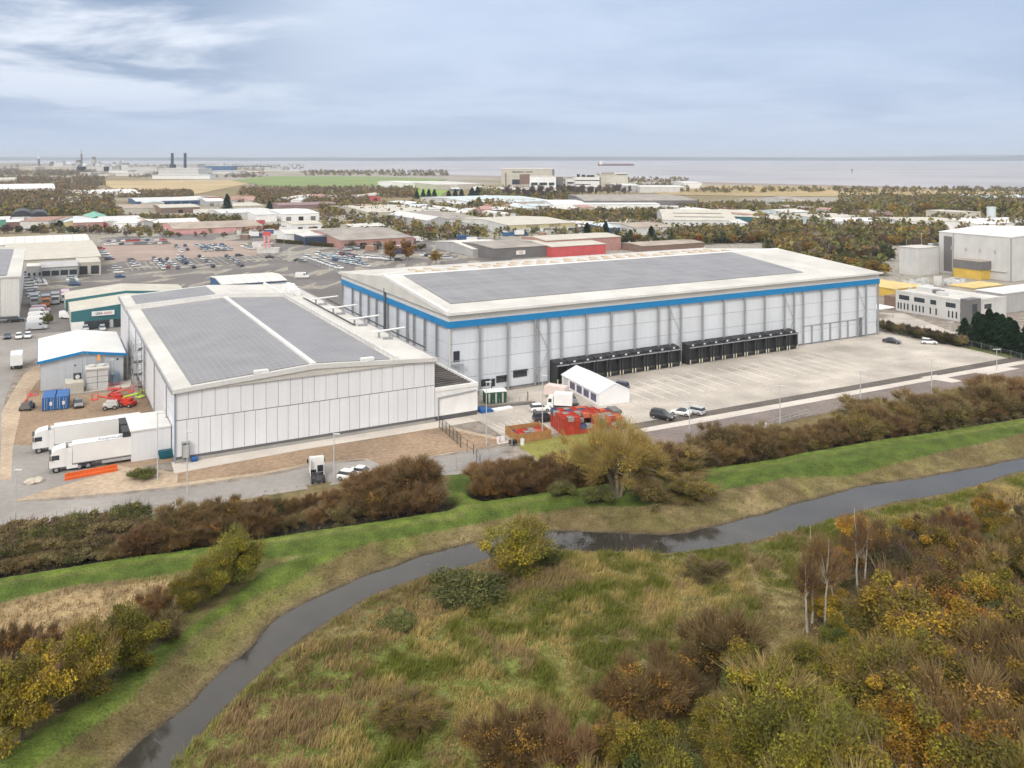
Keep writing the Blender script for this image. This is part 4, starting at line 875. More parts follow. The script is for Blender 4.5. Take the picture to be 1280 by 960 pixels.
for k, (x0, x1, yb, yt, m) in enumerate([(24,44,214,208.5,'cream'),(42,95,213.5,208,'cream'),(96,140,214,208,'lgrey'),(136,160,216,213,'white'),(160,196,215,209,'lgrey'),(250,290,213,207.5,'blue'),(265,300,219,214,'lgrey'),(290,320,218,215,'cream'),(330,352,214.5,211,'lgrey'),(352,375,216,213.5,'cream'),(262,283,221,217,'cream'),(100,118,219,216,'lgrey'),(145,182,220,216.5,'wroof')]):
    pw('distant_works', ['cream works at the frame edge below the refinery','longest cream works below the refinery','pale works in front of the refinery towers','small white works beyond the brown scrub','pale sheds between refinery and power station','dark blue works past the power station near the water','grey works past the power station','cream works nearest the green field','pale works on the coast road','little cream works on the coast road','cream works right beside the turbine annexe','little pale works in the brown scrub','white roofed works before the power station'][k], 'works', x0, x1, yb, yt, 60, m, 'wroof' if m == 'cream' else 'lgrey')
# ship
p = G(748, 207.2, -3); W = (793-748)/F*p.y
s = thing('cargo_ship', 'long dark red cargo ship lying out in the estuary', 'cargo ship', (p.x, p.y, -3), 0)
obj('hull', MB().ext([(0,-2),(W*.98,-2),(W,9),(W*.99,10),(0,8)], 0, 34, 'y'), mat('hull red', (.13,.04,.05), .6), s)
obj('deck_gear', MB().box(W*.14,W*.94,4,30,9,12), M_['brown'], s); obj('bridge', MB().box(W*.03,W*.11,3,31,8,26), whitep, s); obj('funnel', MB().box(W*.01,W*.035,12,20,8,24), M_['red'], s)
t = thing('navigation_beacon', 'tiny dark navigation beacon standing alone in the estuary', 'beacon', G(1065, 216.5, -3)); obj('post', MB().tube((0,0,0),(0,0,9),1.2,n=6), M_['dgrey'], t); obj('cage', MB().box(-2.,2.,-2.,2.,9,13), M_['dgrey'], t)
# ------------------------------------------------------------------ small units filling the estate
ru = random.Random(44)
BANDS = [(440,640,276,262,16,'the rows behind the depot hall'),(0,150,288,284,7,'the roadside rows before the green sheds'),(560,640,262,252,7,'the rows before the pale blue hall'),(640,740,268,262,5,'the rows behind the yellow banded warehouse'),
         (850,960,276,262,7,'the rows past the big pale factory'),(150,350,262,252,9,'the rows near the stubble field'),(350,460,258,250,6,'the rows beyond the maroon roofs'),(960,1130,276,266,6,'the rows among the willow belts'),(560,700,246,238,8,'the plots before the cream tower'),(0,110,262,236,7,'the plots inside the autumn wood'),(110,330,224,216,8,'the far plots round the power station')]
wl = ['white','cream','lgrey','grey','brown','brick','pyel','pale','red','teal']; rl = ['wroof','cream','tan','asb','lgrey','roof','rust','pale','brick']
NAMEC = dict(white='white',cream='cream',lgrey='pale grey',grey='grey',brown='brown',brick='pink brick',pyel='pale yellow',pale='pale blue',red='red',teal='teal'); NAMER = dict(wroof='white',cream='cream',tan='tan',asb='grey brown',lgrey='pale grey',roof='off-white',rust='rusty',pale='pale blue',brick='pinkish')
for (x0, x1, y0, y1, n, where) in BANDS:
    for i in range(n):
        x = x0 + (x1-x0)*(i+ru.uniform(.1,.9))/n; y = y0 + (y1-y0)*ru.random(); k = (y-HY)/64
        w = ru.uniform(10, 30)*k**.8; hp = ru.uniform(3.5, 7)*k**.9
        a, b = ru.choice(wl), ru.choice(rl)
        building('trade_unit', f'{NAMEC[a]} unit with {NAMER[b]} roof, {ordn(i)} in {where}', 'unit', x, y, y-hp, x+w, y-hp-ru.uniform(2,5)*k, a, b, rise=ru.uniform(.5,2), ang=ru.choice([TH,TH,TH,.1,-.1]), ridge=ru.choice('xxy'), doors=ru.choice([0,0,2,3]), group=f'small units of {where}')
# bay lines of the big car park
mb = MB()
for k in range(30):
    x = 166 + k*8.0; p = G(x, 338.5-.13*(x-166)*.55); q = p + Vector((-UY, UX, 0))*34
    if G(0, 318).y > 0: strip(mb, p, q, .35, .05)
structure('bay_markings', mb, mat('worn paint', (.38,.36,.33), .8, .35, .4))
# yard clutter: stacked goods behind the works
cl = random.Random(8)
for i in range(46):
    x = cl.choice([cl.uniform(430,520), cl.uniform(520,640), cl.uniform(440,640), cl.uniform(300,345), cl.uniform(640,700)]); y = {0:cl.uniform(308,316),1:cl.uniform(292,300),2:cl.uniform(266,283)}[i % 3] if x < 640 else cl.uniform(287,297)
    c = cl.choice(['white','cream','grey','blue','red','rust','lgrey','brown'])
    r = thing('storage_cabin', f'{c} storage cabin, {ordn(i) if i < 39 else "odd one " + ordn(i-39)} among the yard clutter between the works'.replace('lgrey','pale grey').replace('rust ','rusty '), 'cabin', G(x, y), cl.uniform(0,3.1), 'cabins and boxes in the works yards')
    obj('shell', MB().box(0,6,0,2.5,0,2.6), M_[c], r); obj('lid', MB().box(-.1,6.1,-.1,2.6,2.6,2.75), M_[cl.choice(['wroof','lgrey','tan'])], r)
# ================================================================== vehicles
def paint(name, c, rough=.3): return mat('paint ' + name, c, rough, .04, .5, coat=.5, fine=.02)
PAINT = dict(white=paint('white', (.78,.78,.77)), silver=paint('silver', (.48,.50,.52)), grey=paint('grey', (.17,.175,.185)), black=paint('black', (.025,.026,.03)),
             blue=paint('blue', (.03,.08,.2)), red=paint('red', (.38,.03,.03)), navy=paint('navy', (.03,.04,.09)), orange=paint('orange', (.65,.2,.03)), pink=paint('pink', (.62,.40,.46)), green=paint('green', (.06,.2,.1)), teal=paint('pale blue', (.30,.45,.52)))
lampm = mat('lamp glass', (.7,.7,.66), .2); tailm = mat('tail lamp', (.4,.02,.02), .3); rim = mat('wheel rim', (.4,.4,.42), .4, metal=.5)
def rings(st):
    return [[(x,-w*.93,zb),(x,w*.93,zb),(x,w,zb+.22),(x,w,zt-.18),(x,w*.88,zt),(x,-w*.88,zt),(x,-w,zt-.18),(x,-w,zb+.22)] for x,w,zb,zt in st]
def wheel_mesh(r=.33, w=.22):
    return MB().tube((0,-w/2,0),(0,w/2,0),r,n=14)
WM = {}
def wheels(par, xs_, tr, r=.33, w=.22):
    k = (r, w)
    if k not in WM: WM[k] = mesh('wheel', MB().tube((0,-w/2,0),(0,w/2,0),r,n=14), black), mesh('hub', MB().tube((0,-w/2-.012,0),(0,w/2+.012,0),r*.55,n=10), rim)
    for x in xs_:
        for y in (-tr, tr):
            o = obj('wheel', WM[k][0], None, par, loc=(x, y, r)); obj('hub', WM[k][1], None, o)
CARS = {}
def car_proto(kind, detail):
    key = (kind, detail)
    if key in CARS: return CARS[key]
    r = thing('car' if kind != 'van' else 'van', 'x', 'car' if kind != 'van' else 'van', (0, 0, -500))
    if kind == 'van':
        body = MB().loft([[(x,-w,.35),(x,w,.35),(x,w,zt*.6),(x,w*.9,zt),(x,-w*.9,zt),(x,-w,zt*.6)] for x,w,zt in ((-2.75,.92,2.05),(-2.65,.98,2.3),(.9,.98,2.35),(1.35,.96,2.15),(1.95,.95,1.25),(2.6,.9,1.05),(2.72,.85,.8))])
        obj('body', body, PAINT['white'], r, smooth=False)
        obj('windscreen', MB().add([(1.40,-.80,2.1),(1.40,.80,2.1),(1.97,.88,1.3),(1.97,-.88,1.3)],[(0,1,2,3)]).add([(.55,-.985,1.35),(1.55,-.97,1.35),(1.25,-.93,1.95),(.55,-.93,1.95)],[(0,1,2,3)]).add([(.55,.985,1.35),(1.55,.97,1.35),(1.25,.93,1.95),(.55,.93,1.95)],[(3,2,1,0)]), glass, r)
        if detail: wheels(r, (-1.7,1.75), .88)
    else:
        Lc, zb, zt, zr_, cb0, cb1, ct0, ct1 = dict(hatch=(4.1,.25,.92,1.45,-2.0,1.0,-1.55,.25), estate=(4.6,.26,.95,1.5,-2.2,.95,-2.0,.2), suv=(4.7,.32,1.1,1.75,-2.25,1.05,-2.05,.35), saloon=(4.6,.25,.92,1.42,-1.75,1.05,-1.05,.25), convertible=(4.1,.25,.9,1.3,-1.2,.95,-.7,.25))[kind]
        h = Lc/2; w = .88
        body = MB().loft(rings([(-h,w*.86,zb+.12,zt-.12),(-h+.15,w*.95,zb,zt),(-h+.7,w,zb,zt+.02),(.9,w,zb,zt),(h-.9,w*.99,zb,zt-.06),(h-.2,w*.92,zb,zt-.22),(h,w*.8,zb+.12,zt-.35)]))
        b = obj('body', body, PAINT['white'], r)
        y0, y1 = w*.87, w*.70
        cab = MB().add([(cb0,-y0,zt-.03),(cb1,-y0,zt-.03),(cb1,y0,zt-.03),(cb0,y0,zt-.03),(ct0,-y1,zr_-.05),(ct1,-y1,zr_-.05),(ct1,y1,zr_-.05),(ct0,y1,zr_-.05)],[(0,1,5,4),(1,2,6,5),(2,3,7,6),(3,0,4,7),(4,5,6,7)])
        obj('window', cab, glass, r)
        if kind != 'convertible':
            rf = MB().loft([[(ct0-.03,-y1*.9,zr_-.05),(ct0-.03,y1*.9,zr_-.05),(ct0+.05,y1*.9,zr_+.01),(ct0+.05,-y1*.9,zr_+.01)],[(ct0+.25,-y1-.03,zr_-.06),(ct0+.25,y1+.03,zr_-.06),(ct0+.25,y1,zr_+.04),(ct0+.25,-y1,zr_+.04)],[(ct1-.1,-y1-.03,zr_-.06),(ct1-.1,y1+.03,zr_-.06),(ct1-.1,y1,zr_+.03),(ct1-.1,-y1,zr_+.03)],[(ct1+.04,-y1*.95,zr_-.07),(ct1+.04,y1*.95,zr_-.07),(ct1+.04,y1*.95,zr_-.03),(ct1+.04,-y1*.95,zr_-.03)]])
            obj('roof', rf, PAINT['white'], r)
        if detail:
            wheels(r, (-Lc*.31, Lc*.31), .80)
            for y in (-.62, .62):
                obj('headlight', MB().cbox((h-.10, y, zt-.3), (.14,.3,.14)), lampm, r); obj('tail_light', MB().cbox((-h+.04, y*1.05, zt-.2), (.1,.24,.2)), tailm, r)
            for x in (cb0*.45, cb1*.1): obj('pillar', MB().add([(x-.05,s*(y0+.01),zt-.03) for s in (-1,)]+[(x+.05,-(y0+.01),zt-.03),(x+.05,-(y1+.02),zr_-.05),(x-.05,-(y1+.02),zr_-.05)],[(0,1,2,3)]).add([(x-.05,(y0+.01),zt-.03),(x+.05,(y0+.01),zt-.03),(x+.05,(y1+.02),zr_-.05),(x-.05,(y1+.02),zr_-.05)],[(3,2,1,0)]), black, r)
    CARS[key] = r
    return r
def car(px, py, head, colour, kind, label, detail=True, group=None, cat=None, z=.0, scale=None):
    pr = car_proto(kind, detail); p = G(px, py); p.z = z
    pm = PAINT[colour]
    o = dup(pr, p, head, label, group, scale, {'body': pm, 'roof': pm} if kind != 'van' else {'body': pm})
    if cat: o['category'] = cat
    return o
D2R = math.radians; YZ = .055; HF = TH - math.pi/2
car(828, 524, D2R(-33), 'black', 'suv', 'black car with pale bonnet glint stopped where the dark strip begins', z=YZ)
car(851, 519, D2R(152), 'white', 'convertible', 'white open topped car with dark interior beside the dark yard strip', z=YZ)
car(867, 517, D2R(140), 'silver', 'estate', 'pale silver car parked tight behind the white open topped car', z=YZ)
car(773, 487, D2R(150), 'navy', 'suv', 'dark blue people carrier by the far end of the marquee', z=YZ)
car(1115, 429, D2R(-40), 'black', 'saloon', 'black saloon with pale windows past the last bay of the large warehouse', z=YZ)
car(1161, 430, D2R(-12), 'white', 'hatch', 'front one of two white cars by the entrance verge', z=YZ)
car(1165, 426, D2R(-14), 'white', 'saloon', 'rear one of two white cars by the entrance verge', z=YZ)
car(681, 527, D2R(20), 'black', 'suv', 'black car beside the red crate stacks', z=YZ)
car(675, 514, D2R(12), 'white', 'hatch', 'small white car behind the white lorry in the yard', z=YZ)
car(713, 504, D2R(-72), 'grey', 'suv', 'dark grey pick up towing the pink box trailer', z=YZ, scale=(1.15,1.05,1.05))
car(98, 508, HF, 'grey', 'hatch', 'grey car standing beside the blue containers', z=.04)
car(438, 600, D2R(-20), 'white', 'hatch', 'white car with dark glass half out of the shrubs on the service road', z=.04)
car(453, 595, D2R(-16), 'white', 'saloon', 'white car mostly hidden by the brown shrubs', z=.04)
# vans and cars of the lot by the teal unit
for k, (x, y, c) in enumerate([(53,390.5,'pink'),(51,394,'white'),(50,399,'white'),(49,405,'white'),(48,412,'silver')]):
    car(x-2, y, D2R(22), c, 'van', ['red roofed van heading the van row beside the grass strip','pink tinted white van, second in the van row','white van in the middle of the van row','white van fourth along the van row','grey streaked van, last of the van row'][k], detail=k > 2, z=.03)
for k, (x, y, c) in enumerate([(9,423,'navy'),(23.5,423,'white'),(35,422,'white')]):
    car(x, y, HF, c, 'hatch', ['dark blue car first in the row below the solar shed','white estate car in the middle of the row below the solar shed','white hatchback last in the row below the solar shed'][k], z=.03)
car(107, 413, HF, 'silver', 'hatch', 'silver car parked facing out beneath the white name board', z=.02); car(128, 413, HF, 'silver', 'estate', 'grey silver car parked before the teal unit doors', z=.02)
car(86, 398, D2R(-10), 'white', 'van', 'white van squeezed against the teal unit side', z=.02)
for k, x in enumerate((2, 10, 20)): car(x, 403-.3*k, D2R(25), ('black','grey','black')[k], 'suv', ['black','dark grey','second black'][k] + ' car parked tight against the blank wall of the solar shed', z=.02)
# rows of parked cars far off
def row(n, p0, p1, head, cols, where, kind='hatch', group=None, gaps=(), s=1.):
    g = group or f'cars parked in {where}'
    for i in range(n):
        if i in gaps: continue
        t = i / max(n-1, 1); c = cols[i % len(cols)]
        x = p0[0] + (p1[0]-p0[0])*t; iy = 1/(p0[1]-HY)*(1-t) + 1/(p1[1]-HY)*t
        y = p0[1] + (p1[1]-p0[1])*t
        car(x, y, head + random.uniform(-.03,.03), c, random.choice(['hatch','saloon','suv','estate']) if kind == 'mix' else kind, f'{c} {"van" if kind == "van" else "car"}, {ordn(i)} along {where}', detail=False, z=.03, group=g, scale=(s,s,s))
rc = random.Random(9)
def cols(n, seed): r = random.Random(seed); return [r.choice(['white','white','silver','silver','grey','black','blue','red','white','grey','silver']) for _ in range(n)]
HV = TH + math.pi/2
row(13, (132,302.6), (204,301), TH, cols(13,1), 'the rear line by the far kerb of the paved lot', 'mix')
row(13, (136,306.6), (208,305), TH, cols(13,2), 'the front line by the far kerb of the paved lot', 'mix')
row(5, (126,312), (137,325), TH, ['red','silver','white','silver','navy'], 'the file beside the cream corner block', 'mix')
row(3, (146,336), (150,347), TH, ['silver','white','blue'], 'the trio standing alone on the tarmac', 'hatch')
row(3, (164,326), (170,333), -HV+math.pi+.1, ['grey','silver','white'], 'the lone short file on the first bay lines', 'hatch')
row(6, (192,324.5), (204,337), HV, ['grey','white','silver','white','silver','white'], 'the first full bay file of the big car park', 'mix')
row(5, (200,326), (210,335), HV, ['black','navy','grey','silver','red'], 'the second full bay file of the big car park', 'mix')
row(5, (209,325), (222,336), HV, ['black','white','silver','white','grey'], 'the third full bay file of the big car park', 'mix')
row(4, (222,323), (232,330), HV, ['white','silver','blue','navy'], 'the fourth full bay file of the big car park', 'mix')
row(5, (227,322.5), (242,335), HV, ['blue','navy','grey','silver','black'], 'the fifth full bay file of the big car park', 'mix')
row(5, (249,321.5), (266,334), HV, ['black','white','grey','silver','black'], 'the sixth full bay file of the big car park', 'mix')
row(7, (283,321.5), (302,333), HV, ['black','grey','silver','grey','silver','grey','black'], 'the seventh full bay file of the big car park', 'mix')
row(4, (220,309), (227,316), HV, ['grey','silver','white','white'], 'the small cluster on the pink paving', 'mix'); row(2, (231,308), (234,313), HV, ['blue','navy'], 'the blue pair on the pink paving')
for k in range(5): row(4, (245+8*k,308-k*.2), (256+8*k,314-k*.2), HV+.2, cols(4,20+k), f'the {ordn(k)} slanting file at the paved lot end', 'mix')
row(3, (306,309), (314,312), TH-.9, ['white','silver','silver'], 'the pair by the flagpole kiosk', 'suv')
car(299, 320.5, TH, 'black', 'hatch', 'single dark car among empty bays behind the seventh file', False); car(337, 322.5, TH, 'black', 'saloon', 'lone black car on the open tarmac beyond the bays', False)
car(373, 326.5, -.35, 'black', 'saloon', 'black car leading the pair against the dividing fence', False); car(378, 327.5, -.35, 'grey', 'saloon', 'grey car trailing the pair against the dividing fence', False)
car(378, 347.5, 0, 'white', 'van', 'white van alone beyond the striped roof of the blue gabled shed', False)
row(9, (34,344), (42,372), TH, ['grey','silver','silver','white','silver','white','grey','silver','white'], 'the narrow file beside the solar shed wall', 'mix')
row(10, (47,346), (52,357), TH, ['silver','white','white','silver','silver','white','white','silver','white','white'], 'the crowded silver file by the grass strip', 'mix')
row(8, (88,343), (93,357), TH, ['grey','silver','white','silver','white','teal','grey','blue'], 'the file that ends with the bright blue car', 'mix')
row(2, (75,343), (76,346), TH, ['red','white'], 'the pair between showroom and blue car file', 'saloon')
car(118, 334, 0, 'orange', 'van', 'orange and white recovery van by the glass entrance', False); car(109, 333, 0, 'white', 'hatch', 'white car next to the orange recovery van', False)
for k in range(7): row(6, (399+8*k,319+k*1.1), (413+7.5*k,324.5+k*1.6), -.55, ['white','silver','silver','teal','white','silver','blue'][k:]+['silver'], f'the {ordn(k)} line of the dealer stock lot', 'mix')
row(16, (384,322), (424,336), -.5, ['white','white','silver','white'], 'the long line against the dividing fence', 'mix')
row(7, (425,318), (450,322), TH, ['white','red','black','grey','red','black','white'], 'the coloured line beyond the dealer stock lot', 'mix')
row(6, (457,323), (477,324), -.6, ['white'], 'the white line before the orange tree', 'mix'); row(4, (484,325), (498,326), -.5, ['white','silver','white','black'], 'the four past the white line', 'mix')
row(4, (434,313), (450,311), .3, ['silver','grey','silver','black'], 'the group outside the sprawling works', 'suv')
row(10, (420,297-14), (460,284), 0, cols(10,31), 'the scattered yard behind the depot hall', 'mix'); row(8, (425,291), (452,289), .4, cols(8,32), 'the yard beside the cream hall', 'mix')
row(9, (540,296), (572,297.5), -.5, ['white','silver','white'], 'the pale line behind the sprawling works', 'mix'); row(7, (531,320), (560,324), .2, ['white','black','silver','white','navy','white','silver'], 'the yard round the yellow tree', 'mix')
row(6, (600,290), (628,288), 0, cols(6,33), 'the yard by the blue entrance unit', 'mix'); row(8, (30,289), (75,288), .2, cols(8,34), 'the kerb before the green walled sheds', 'mix')
row(8, (84,290), (140,291), .1, cols(8,35), 'the verge before the green gabled shed', 'mix'); row(5, (185,290), (210,289), .1, cols(5,36), 'the kerb by the arched store', 'mix')
# small lorries and trucks
def truck_proto():
    r = thing('lorry', 'x', 'lorry', (0,0,-500))
    obj('cab', MB().ext([(2.0,.5),(3.9,.5),(3.95,1.5),(3.7,2.7),(2.0,2.9)], -1.2, 1.2, 'y'), PAINT['white'], r)
    obj('windscreen', MB().add([(3.96,-1.05,1.6),(3.96,1.05,1.6),(3.74,1.05,2.6),(3.74,-1.05,2.6)],[(0,1,2,3)]).add([(2.5,-1.205,1.6),(3.6,-1.205,1.6),(3.5,-1.205,2.4),(2.5,-1.205,2.4)],[(0,1,2,3)]).add([(2.5,1.205,1.6),(3.6,1.205,1.6),(3.5,1.205,2.4),(2.5,1.205,2.4)],[(3,2,1,0)]), glass, r)
    obj('body', MB().box(-4.,1.8,-1.25,1.25,1.0,3.5), PAINT['white'], r); obj('chassis', MB().box(-3.9,3.6,-.5,.5,.5,.99), black, r)
    wheels(r, (-2.6, 3.0), 1.05, .48, .3)
    return r
TR = truck_proto()
def truck(px, py, head, c, label, c2=None, group=None, z=.03, scale=None):
    p = G(px, py); p.z = z; return dup(TR, p, head, label, group, scale, {'cab': PAINT[c], 'body': PAINT[c2 or c]})
for k, (x, y, c, c2) in enumerate([(43,381,'silver','grey'),(57,382,'orange','grey'),(69,379,'silver','grey'),(81.5,376,'white','pink')]):
    truck(x, y, HF, c, ['grey fronted lorry beside the grass strip, first of the four lorries','orange and cream lorry, second of the four lorries','grey flat topped lorry, third of the four lorries','tall white box lorry nearest the teal unit'][k], c2)
truck(21, 458, HF+math.pi, 'white', 'cream box lorry seen from behind alone on the brown track', 'white')
truck(700, 511, D2R(170), 'white', 'white box lorry standing in the yard near the crates', z=YZ, scale=(.62,.9,.9))
for k in range(9): truck(490+k*6.2, 279-k*.1, D2R(-90), 'white', f'{ordn(k)} white lorry cab along the distant lorry park line', 'grey', 'lorries in line at the distant lorry park')
for k, (x, y, c, l) in enumerate([(580,301,'blue','blue tanker lorry behind the striped roof shed'),(592,304,'blue','second blue lorry tucked by the striped roof shed'),(497,318,'blue','bright blue lorry beside the orange tree'),(357,290,'blue','blue cabbed lorry by the cream garage'),(535,291,'red','red and white lorry behind the sprawling works'),(475,272,'red','red lorry on the distant lorry park'),(520,303,'white','white panel lorry by the dark mouthed bay'),(320,297,'blue','blue skip lorry by the flagpoles'),(598,285,'red','red lorry by the pale works gate'),(651,295,'blue','deep blue lorry below the yellow banded warehouse')]):
    truck(x, y, [0,.3,.5,.2][k % 4], c, l, 'white' if k % 2 else c)
# articulated lorries
def artic(loc, head, label, loaded_name=None, z=.02, trailer=True, tl=13.6):
    r = thing('articulated_lorry', label, 'lorry', loc, head)
    c = obj('cab', MB().ext([(.0,.9),(2.25,.9),(2.35,1.2),(2.32,2.0),(2.1,3.1),(1.5,3.7),(.0,3.95),(-.0,.9)], -1.24, 1.24, 'y'), PAINT['white'], r)
    obj('windscreen', MB().add([(2.335,-1.1,2.0),(2.335,1.1,2.0),(2.125,1.1,3.05),(2.125,-1.1,3.05)],[(0,1,2,3)]), glass, c)
    for s in (-1, 1): obj('side_window', MB().cbox((1.45, s*1.242, 2.45), (1.1,.02,.75)), glass, c); obj('mirror', MB().cbox((2.2, s*1.45, 2.5), (.12,.25,.7)), black, c); obj('side_fairing', MB().cbox((-.45, s*1.15, 2.3), (.9,.06,2.9)), PAINT['white'], c)
    obj('grille', MB().box(2.352,2.39,-.8,.8,.75,1.5), black, c); obj('visor', MB().box(1.9,2.35,-1.1,1.1,3.12,3.22), blackf, c)
    obj('chassis', MB().box(-4.2,2.2,-.42,.42,.6,.9).box(-3.3,-1.6,-1.2,-.7,.5,.95).box(-3.3,-1.6,.7,1.2,.5,.95), blackf, r)
    for s in (-1, 1): obj('side_skirt', MB().cbox((-.9, s*1.2, .72), (1.6,.06,.55)), PAINT['white'], r)
    wheels(r, (1.35, -1.9, -3.2), 1.02, .52, .34)
    if trailer:
        x1 = -.95; x0 = x1 - tl
        t = obj('trailer', MB().box(x0, x1, -1.28, 1.28, 1.25, 4.1), PAINT['white'], r)
        obj('roof_rim', MB().box(x0, x1, -1.3, -1.24, 4.1, 4.17).box(x0, x1, 1.24, 1.3, 4.1, 4.17), M_['lgrey'], t)
        obj('fridge_unit', MB().box(x1, x1+.55, -.9, .9, 2.4, 3.9), M_['lgrey'], t)
        obj('rear_door_frame', MB().box(x0-.05, x0-.001, -1.28, 1.28, 1.2, 4.1), steel, t)
        obj('lower_rail', MB().box(x0, x1, -1.29, -1.2, 1.1, 1.249).box(x0, x1, 1.2, 1.29, 1.1, 1.249), steel, t)
        obj('side_guard', MB().box(x0+4.6, x1-4.2, -1.25, -1.2, .5, .62).box(x0+4.6, x1-4.2, -1.25, -1.2, .85, .97).box(x0+4.6, x1-4.2, 1.2, 1.25, .5, .97), M_['grey'], t)
        obj('bed', MB().box(x0+.2, x1, -.5, .5, .75, 1.249), blackf, r)
        wheels(r, (x0+1.4, x0+2.7, x0+4.0), 1.02, .5, .34)
        if loaded_name: text(loaded_name, 1.15, t, ((x0+x1)/2+.2, .15, 4.115), (0,0,math.pi), inkm)
    return r
def lorry_at(px, py, a_head, label, nm=None, tl=13.6):
    p = G(px, py); return artic(p, a_head, label, nm, tl=tl)
HL = TH + math.pi
lorry_at(82, 587, HL, 'white lorry with dark lettering along its trailer roof, backed to the pod', 'NIJHUIZAU')
lorry_at(60, 563, HL, 'plain white lorry behind the lettered one, trailer clear of the pod')
o = artic(G(396, 596), HF+math.pi-.2, 'white tractor unit without a trailer on the service road', None, trailer=False); o.name = 'tractor_unit'; o.scale = (.85,.88,.78); obj('rear_panel', MB().box(-.06,-.01,-1.1,-.1,1.,2.3).box(-.06,-.01,.1,1.1,.95,1.5), black, o)
# box trailer behind the pick up
r = thing('box_trailer', 'pale pink box trailer coupled to the dark grey pick up', 'trailer', G(696, 497), D2R(-28))
obj('body', MB().ext([(-2.4,.6),(2.0,.6),(2.4,1.2),(2.2,2.5),(-2.2,2.6),(-2.4,2.2)], -1.05, 1.05, 'y'), mat('trailer pink', (.72,.60,.56), .5), r); obj('drawbar', MB().box(2.0,3.4,-.06,.06,.5,.6), steel, r); wheels(r, (-.4,.4), .95, .33, .2)

# ================================================================== yard things
# marquee
q = [G(748.5, 508), G(787, 503)]; d = (q[1]-q[0]); ang = math.atan2(d.y, d.x); Wm = d.length
Lm = 16.5
m = thing('marquee', 'white frame marquee with four dark plastic windows in front of the docks', 'marquee', q[0] + Vector((0,0,.055)), ang)
fab = mat('marquee fabric', (.80,.80,.81), .55, .04, .5)
ph = 2.5; pr = 4.1
obj('wall', MB().ext([(0,0),(Wm,0),(Wm,ph),(Wm/2,pr),(0,ph)], 0, Lm, 'y'), fab, m)
obj('roof', MB().ext([(-.2,ph-.12),(-.2,ph+.02),(Wm/2,pr+.12),(Wm+.2,ph+.02),(Wm+.2,ph-.12),(Wm/2,pr+.02)], -.12, Lm+.12, 'y'), fab, m)
for k in range(4): obj('window', MB().box(-.06,-.002, 1.1+k*3.1, 3.3+k*3.1, .55, 2.0), mat('marquee window', (.11,.10,.17), .2), m)
obj('doorway', MB().box(-.05,-.002, 13.6, 15.6, .1, 2.2), M_['lgrey'], m)
# containers
def container(px, py, label, m_):
    r = thing('shipping_container', label, 'container', G(px, py), TH - D2R(4), 'blue containers')
    b = MB().box(0,2.4,0,6.06,.1,2.6)
    for k in range(22): b.box(-.03,-.001,.25+k*.26,.38+k*.26,.25,2.45).box(2.401,2.43,.25+k*.26,.38+k*.26,.25,2.45)
    obj('shell', b, m_, r)
    for x in (.1,1.22): obj('door', MB().box(x,x+1.08,-.05,-.001,.2,2.5), m_, r)
    for x in (.45,.85,1.55,1.95): obj('locking_bar', MB().tube((x,-.09,.2),(x,-.09,2.5),.03,n=5), M_['lgrey'], r)
    obj('label_panel', MB().box(1.3,1.75,-.062,-.052,1.0,1.7), whitep, r)
container(52.5, 514.5, 'blue container with white door marks, the one next to the brown track', bluep)
container(68.5, 513, 'blue container with white door marks, the one next to the grey car', bluep)
# green site cabin with three doors
r = thing('site_cabin', 'dark green welfare cabin with white roof and white doors by the yard fence', 'site cabin', G(607, 506), TH - D2R(14))
obj('wall', MB().box(0,4.4,0,2.5,.1,2.4), mat('cabin green', (.02,.075,.05), .5), r); obj('roof', MB().box(-.1,4.5,-.1,2.6,2.4,2.52), whitep, r)
for x in (.6,2.,3.4): obj('door', MB().box(x,x+.35,-.04,-.001,.2,2.2), M_['cream'], r)
# crates: wooden pen, stacks of red crates
wood = mat('weathered timber', (.36,.19,.07), .8, .2, .8)
pen = thing('timber_pen', 'low brown timber walled pen holding red and blue crates', 'pen', G(637, 545), D2R(12))
p1, p2 = G(637,553), G(660,557.5)
pen.location = G(646, 553.8); pen.rotation_euler.z = D2R(22)
obj('boarding', MB().box(0,6.4,-.12,0,0,1.5).box(0,6.4,5.,5.12,0,1.5).box(-.12,0,-.12,5.12,0,1.5).box(6.4,6.52,-.12,5.12,0,1.5), wood, pen)
for x, y in ((-.05,-.05),(6.45,-.05),(-.05,5.05),(6.45,5.05)): obj('post', MB().cbox((x,y,.8),(.2,.2,1.7)), wood, pen)
PMW = pen.location.copy(); PR = pen.rotation_euler.z
def crate_proto(cm):
    mb = MB().box(0,1.15,0,.95,0,.12)
    mb.box(0,1.15,0,.05,.12,.75).box(0,1.15,.9,.95,.12,.75).box(0,.05,.05,.9,.12,.75).box(1.1,1.15,.05,.9,.12,.75).box(-.02,1.17,-.02,.0,.62,.76).box(-.02,1.17,.95,.97,.62,.76)
    mb.box(.06,1.09,.06,.89,.12,.6)
    return mesh('crate', mb, cm)
crates = {'red': crate_proto(mat('crate red', (.42,.05,.03), .5, .15, .8, obj_var=.15)), 'orange red': crate_proto(mat('crate orange', (.50,.14,.08), .5, .15, .8, obj_var=.15)), 'blue': crate_proto(mat('crate blue', (.06,.09,.2), .5)), 'grey': crate_proto(mat('crate grey', (.33,.30,.28), .6))}
def crate(c, p, rz, label, group):
    o = bpy.data.objects.new('plastic_crate', crates[c]); COL.objects.link(o); o.location = p; o.rotation_euler.z = rz; tag(o, label, 'crate', group)
cr = random.Random(4)
def off(base, rz, x, y, z): return base + Vector((x*math.cos(rz)-y*math.sin(rz), x*math.sin(rz)+y*math.cos(rz), z))
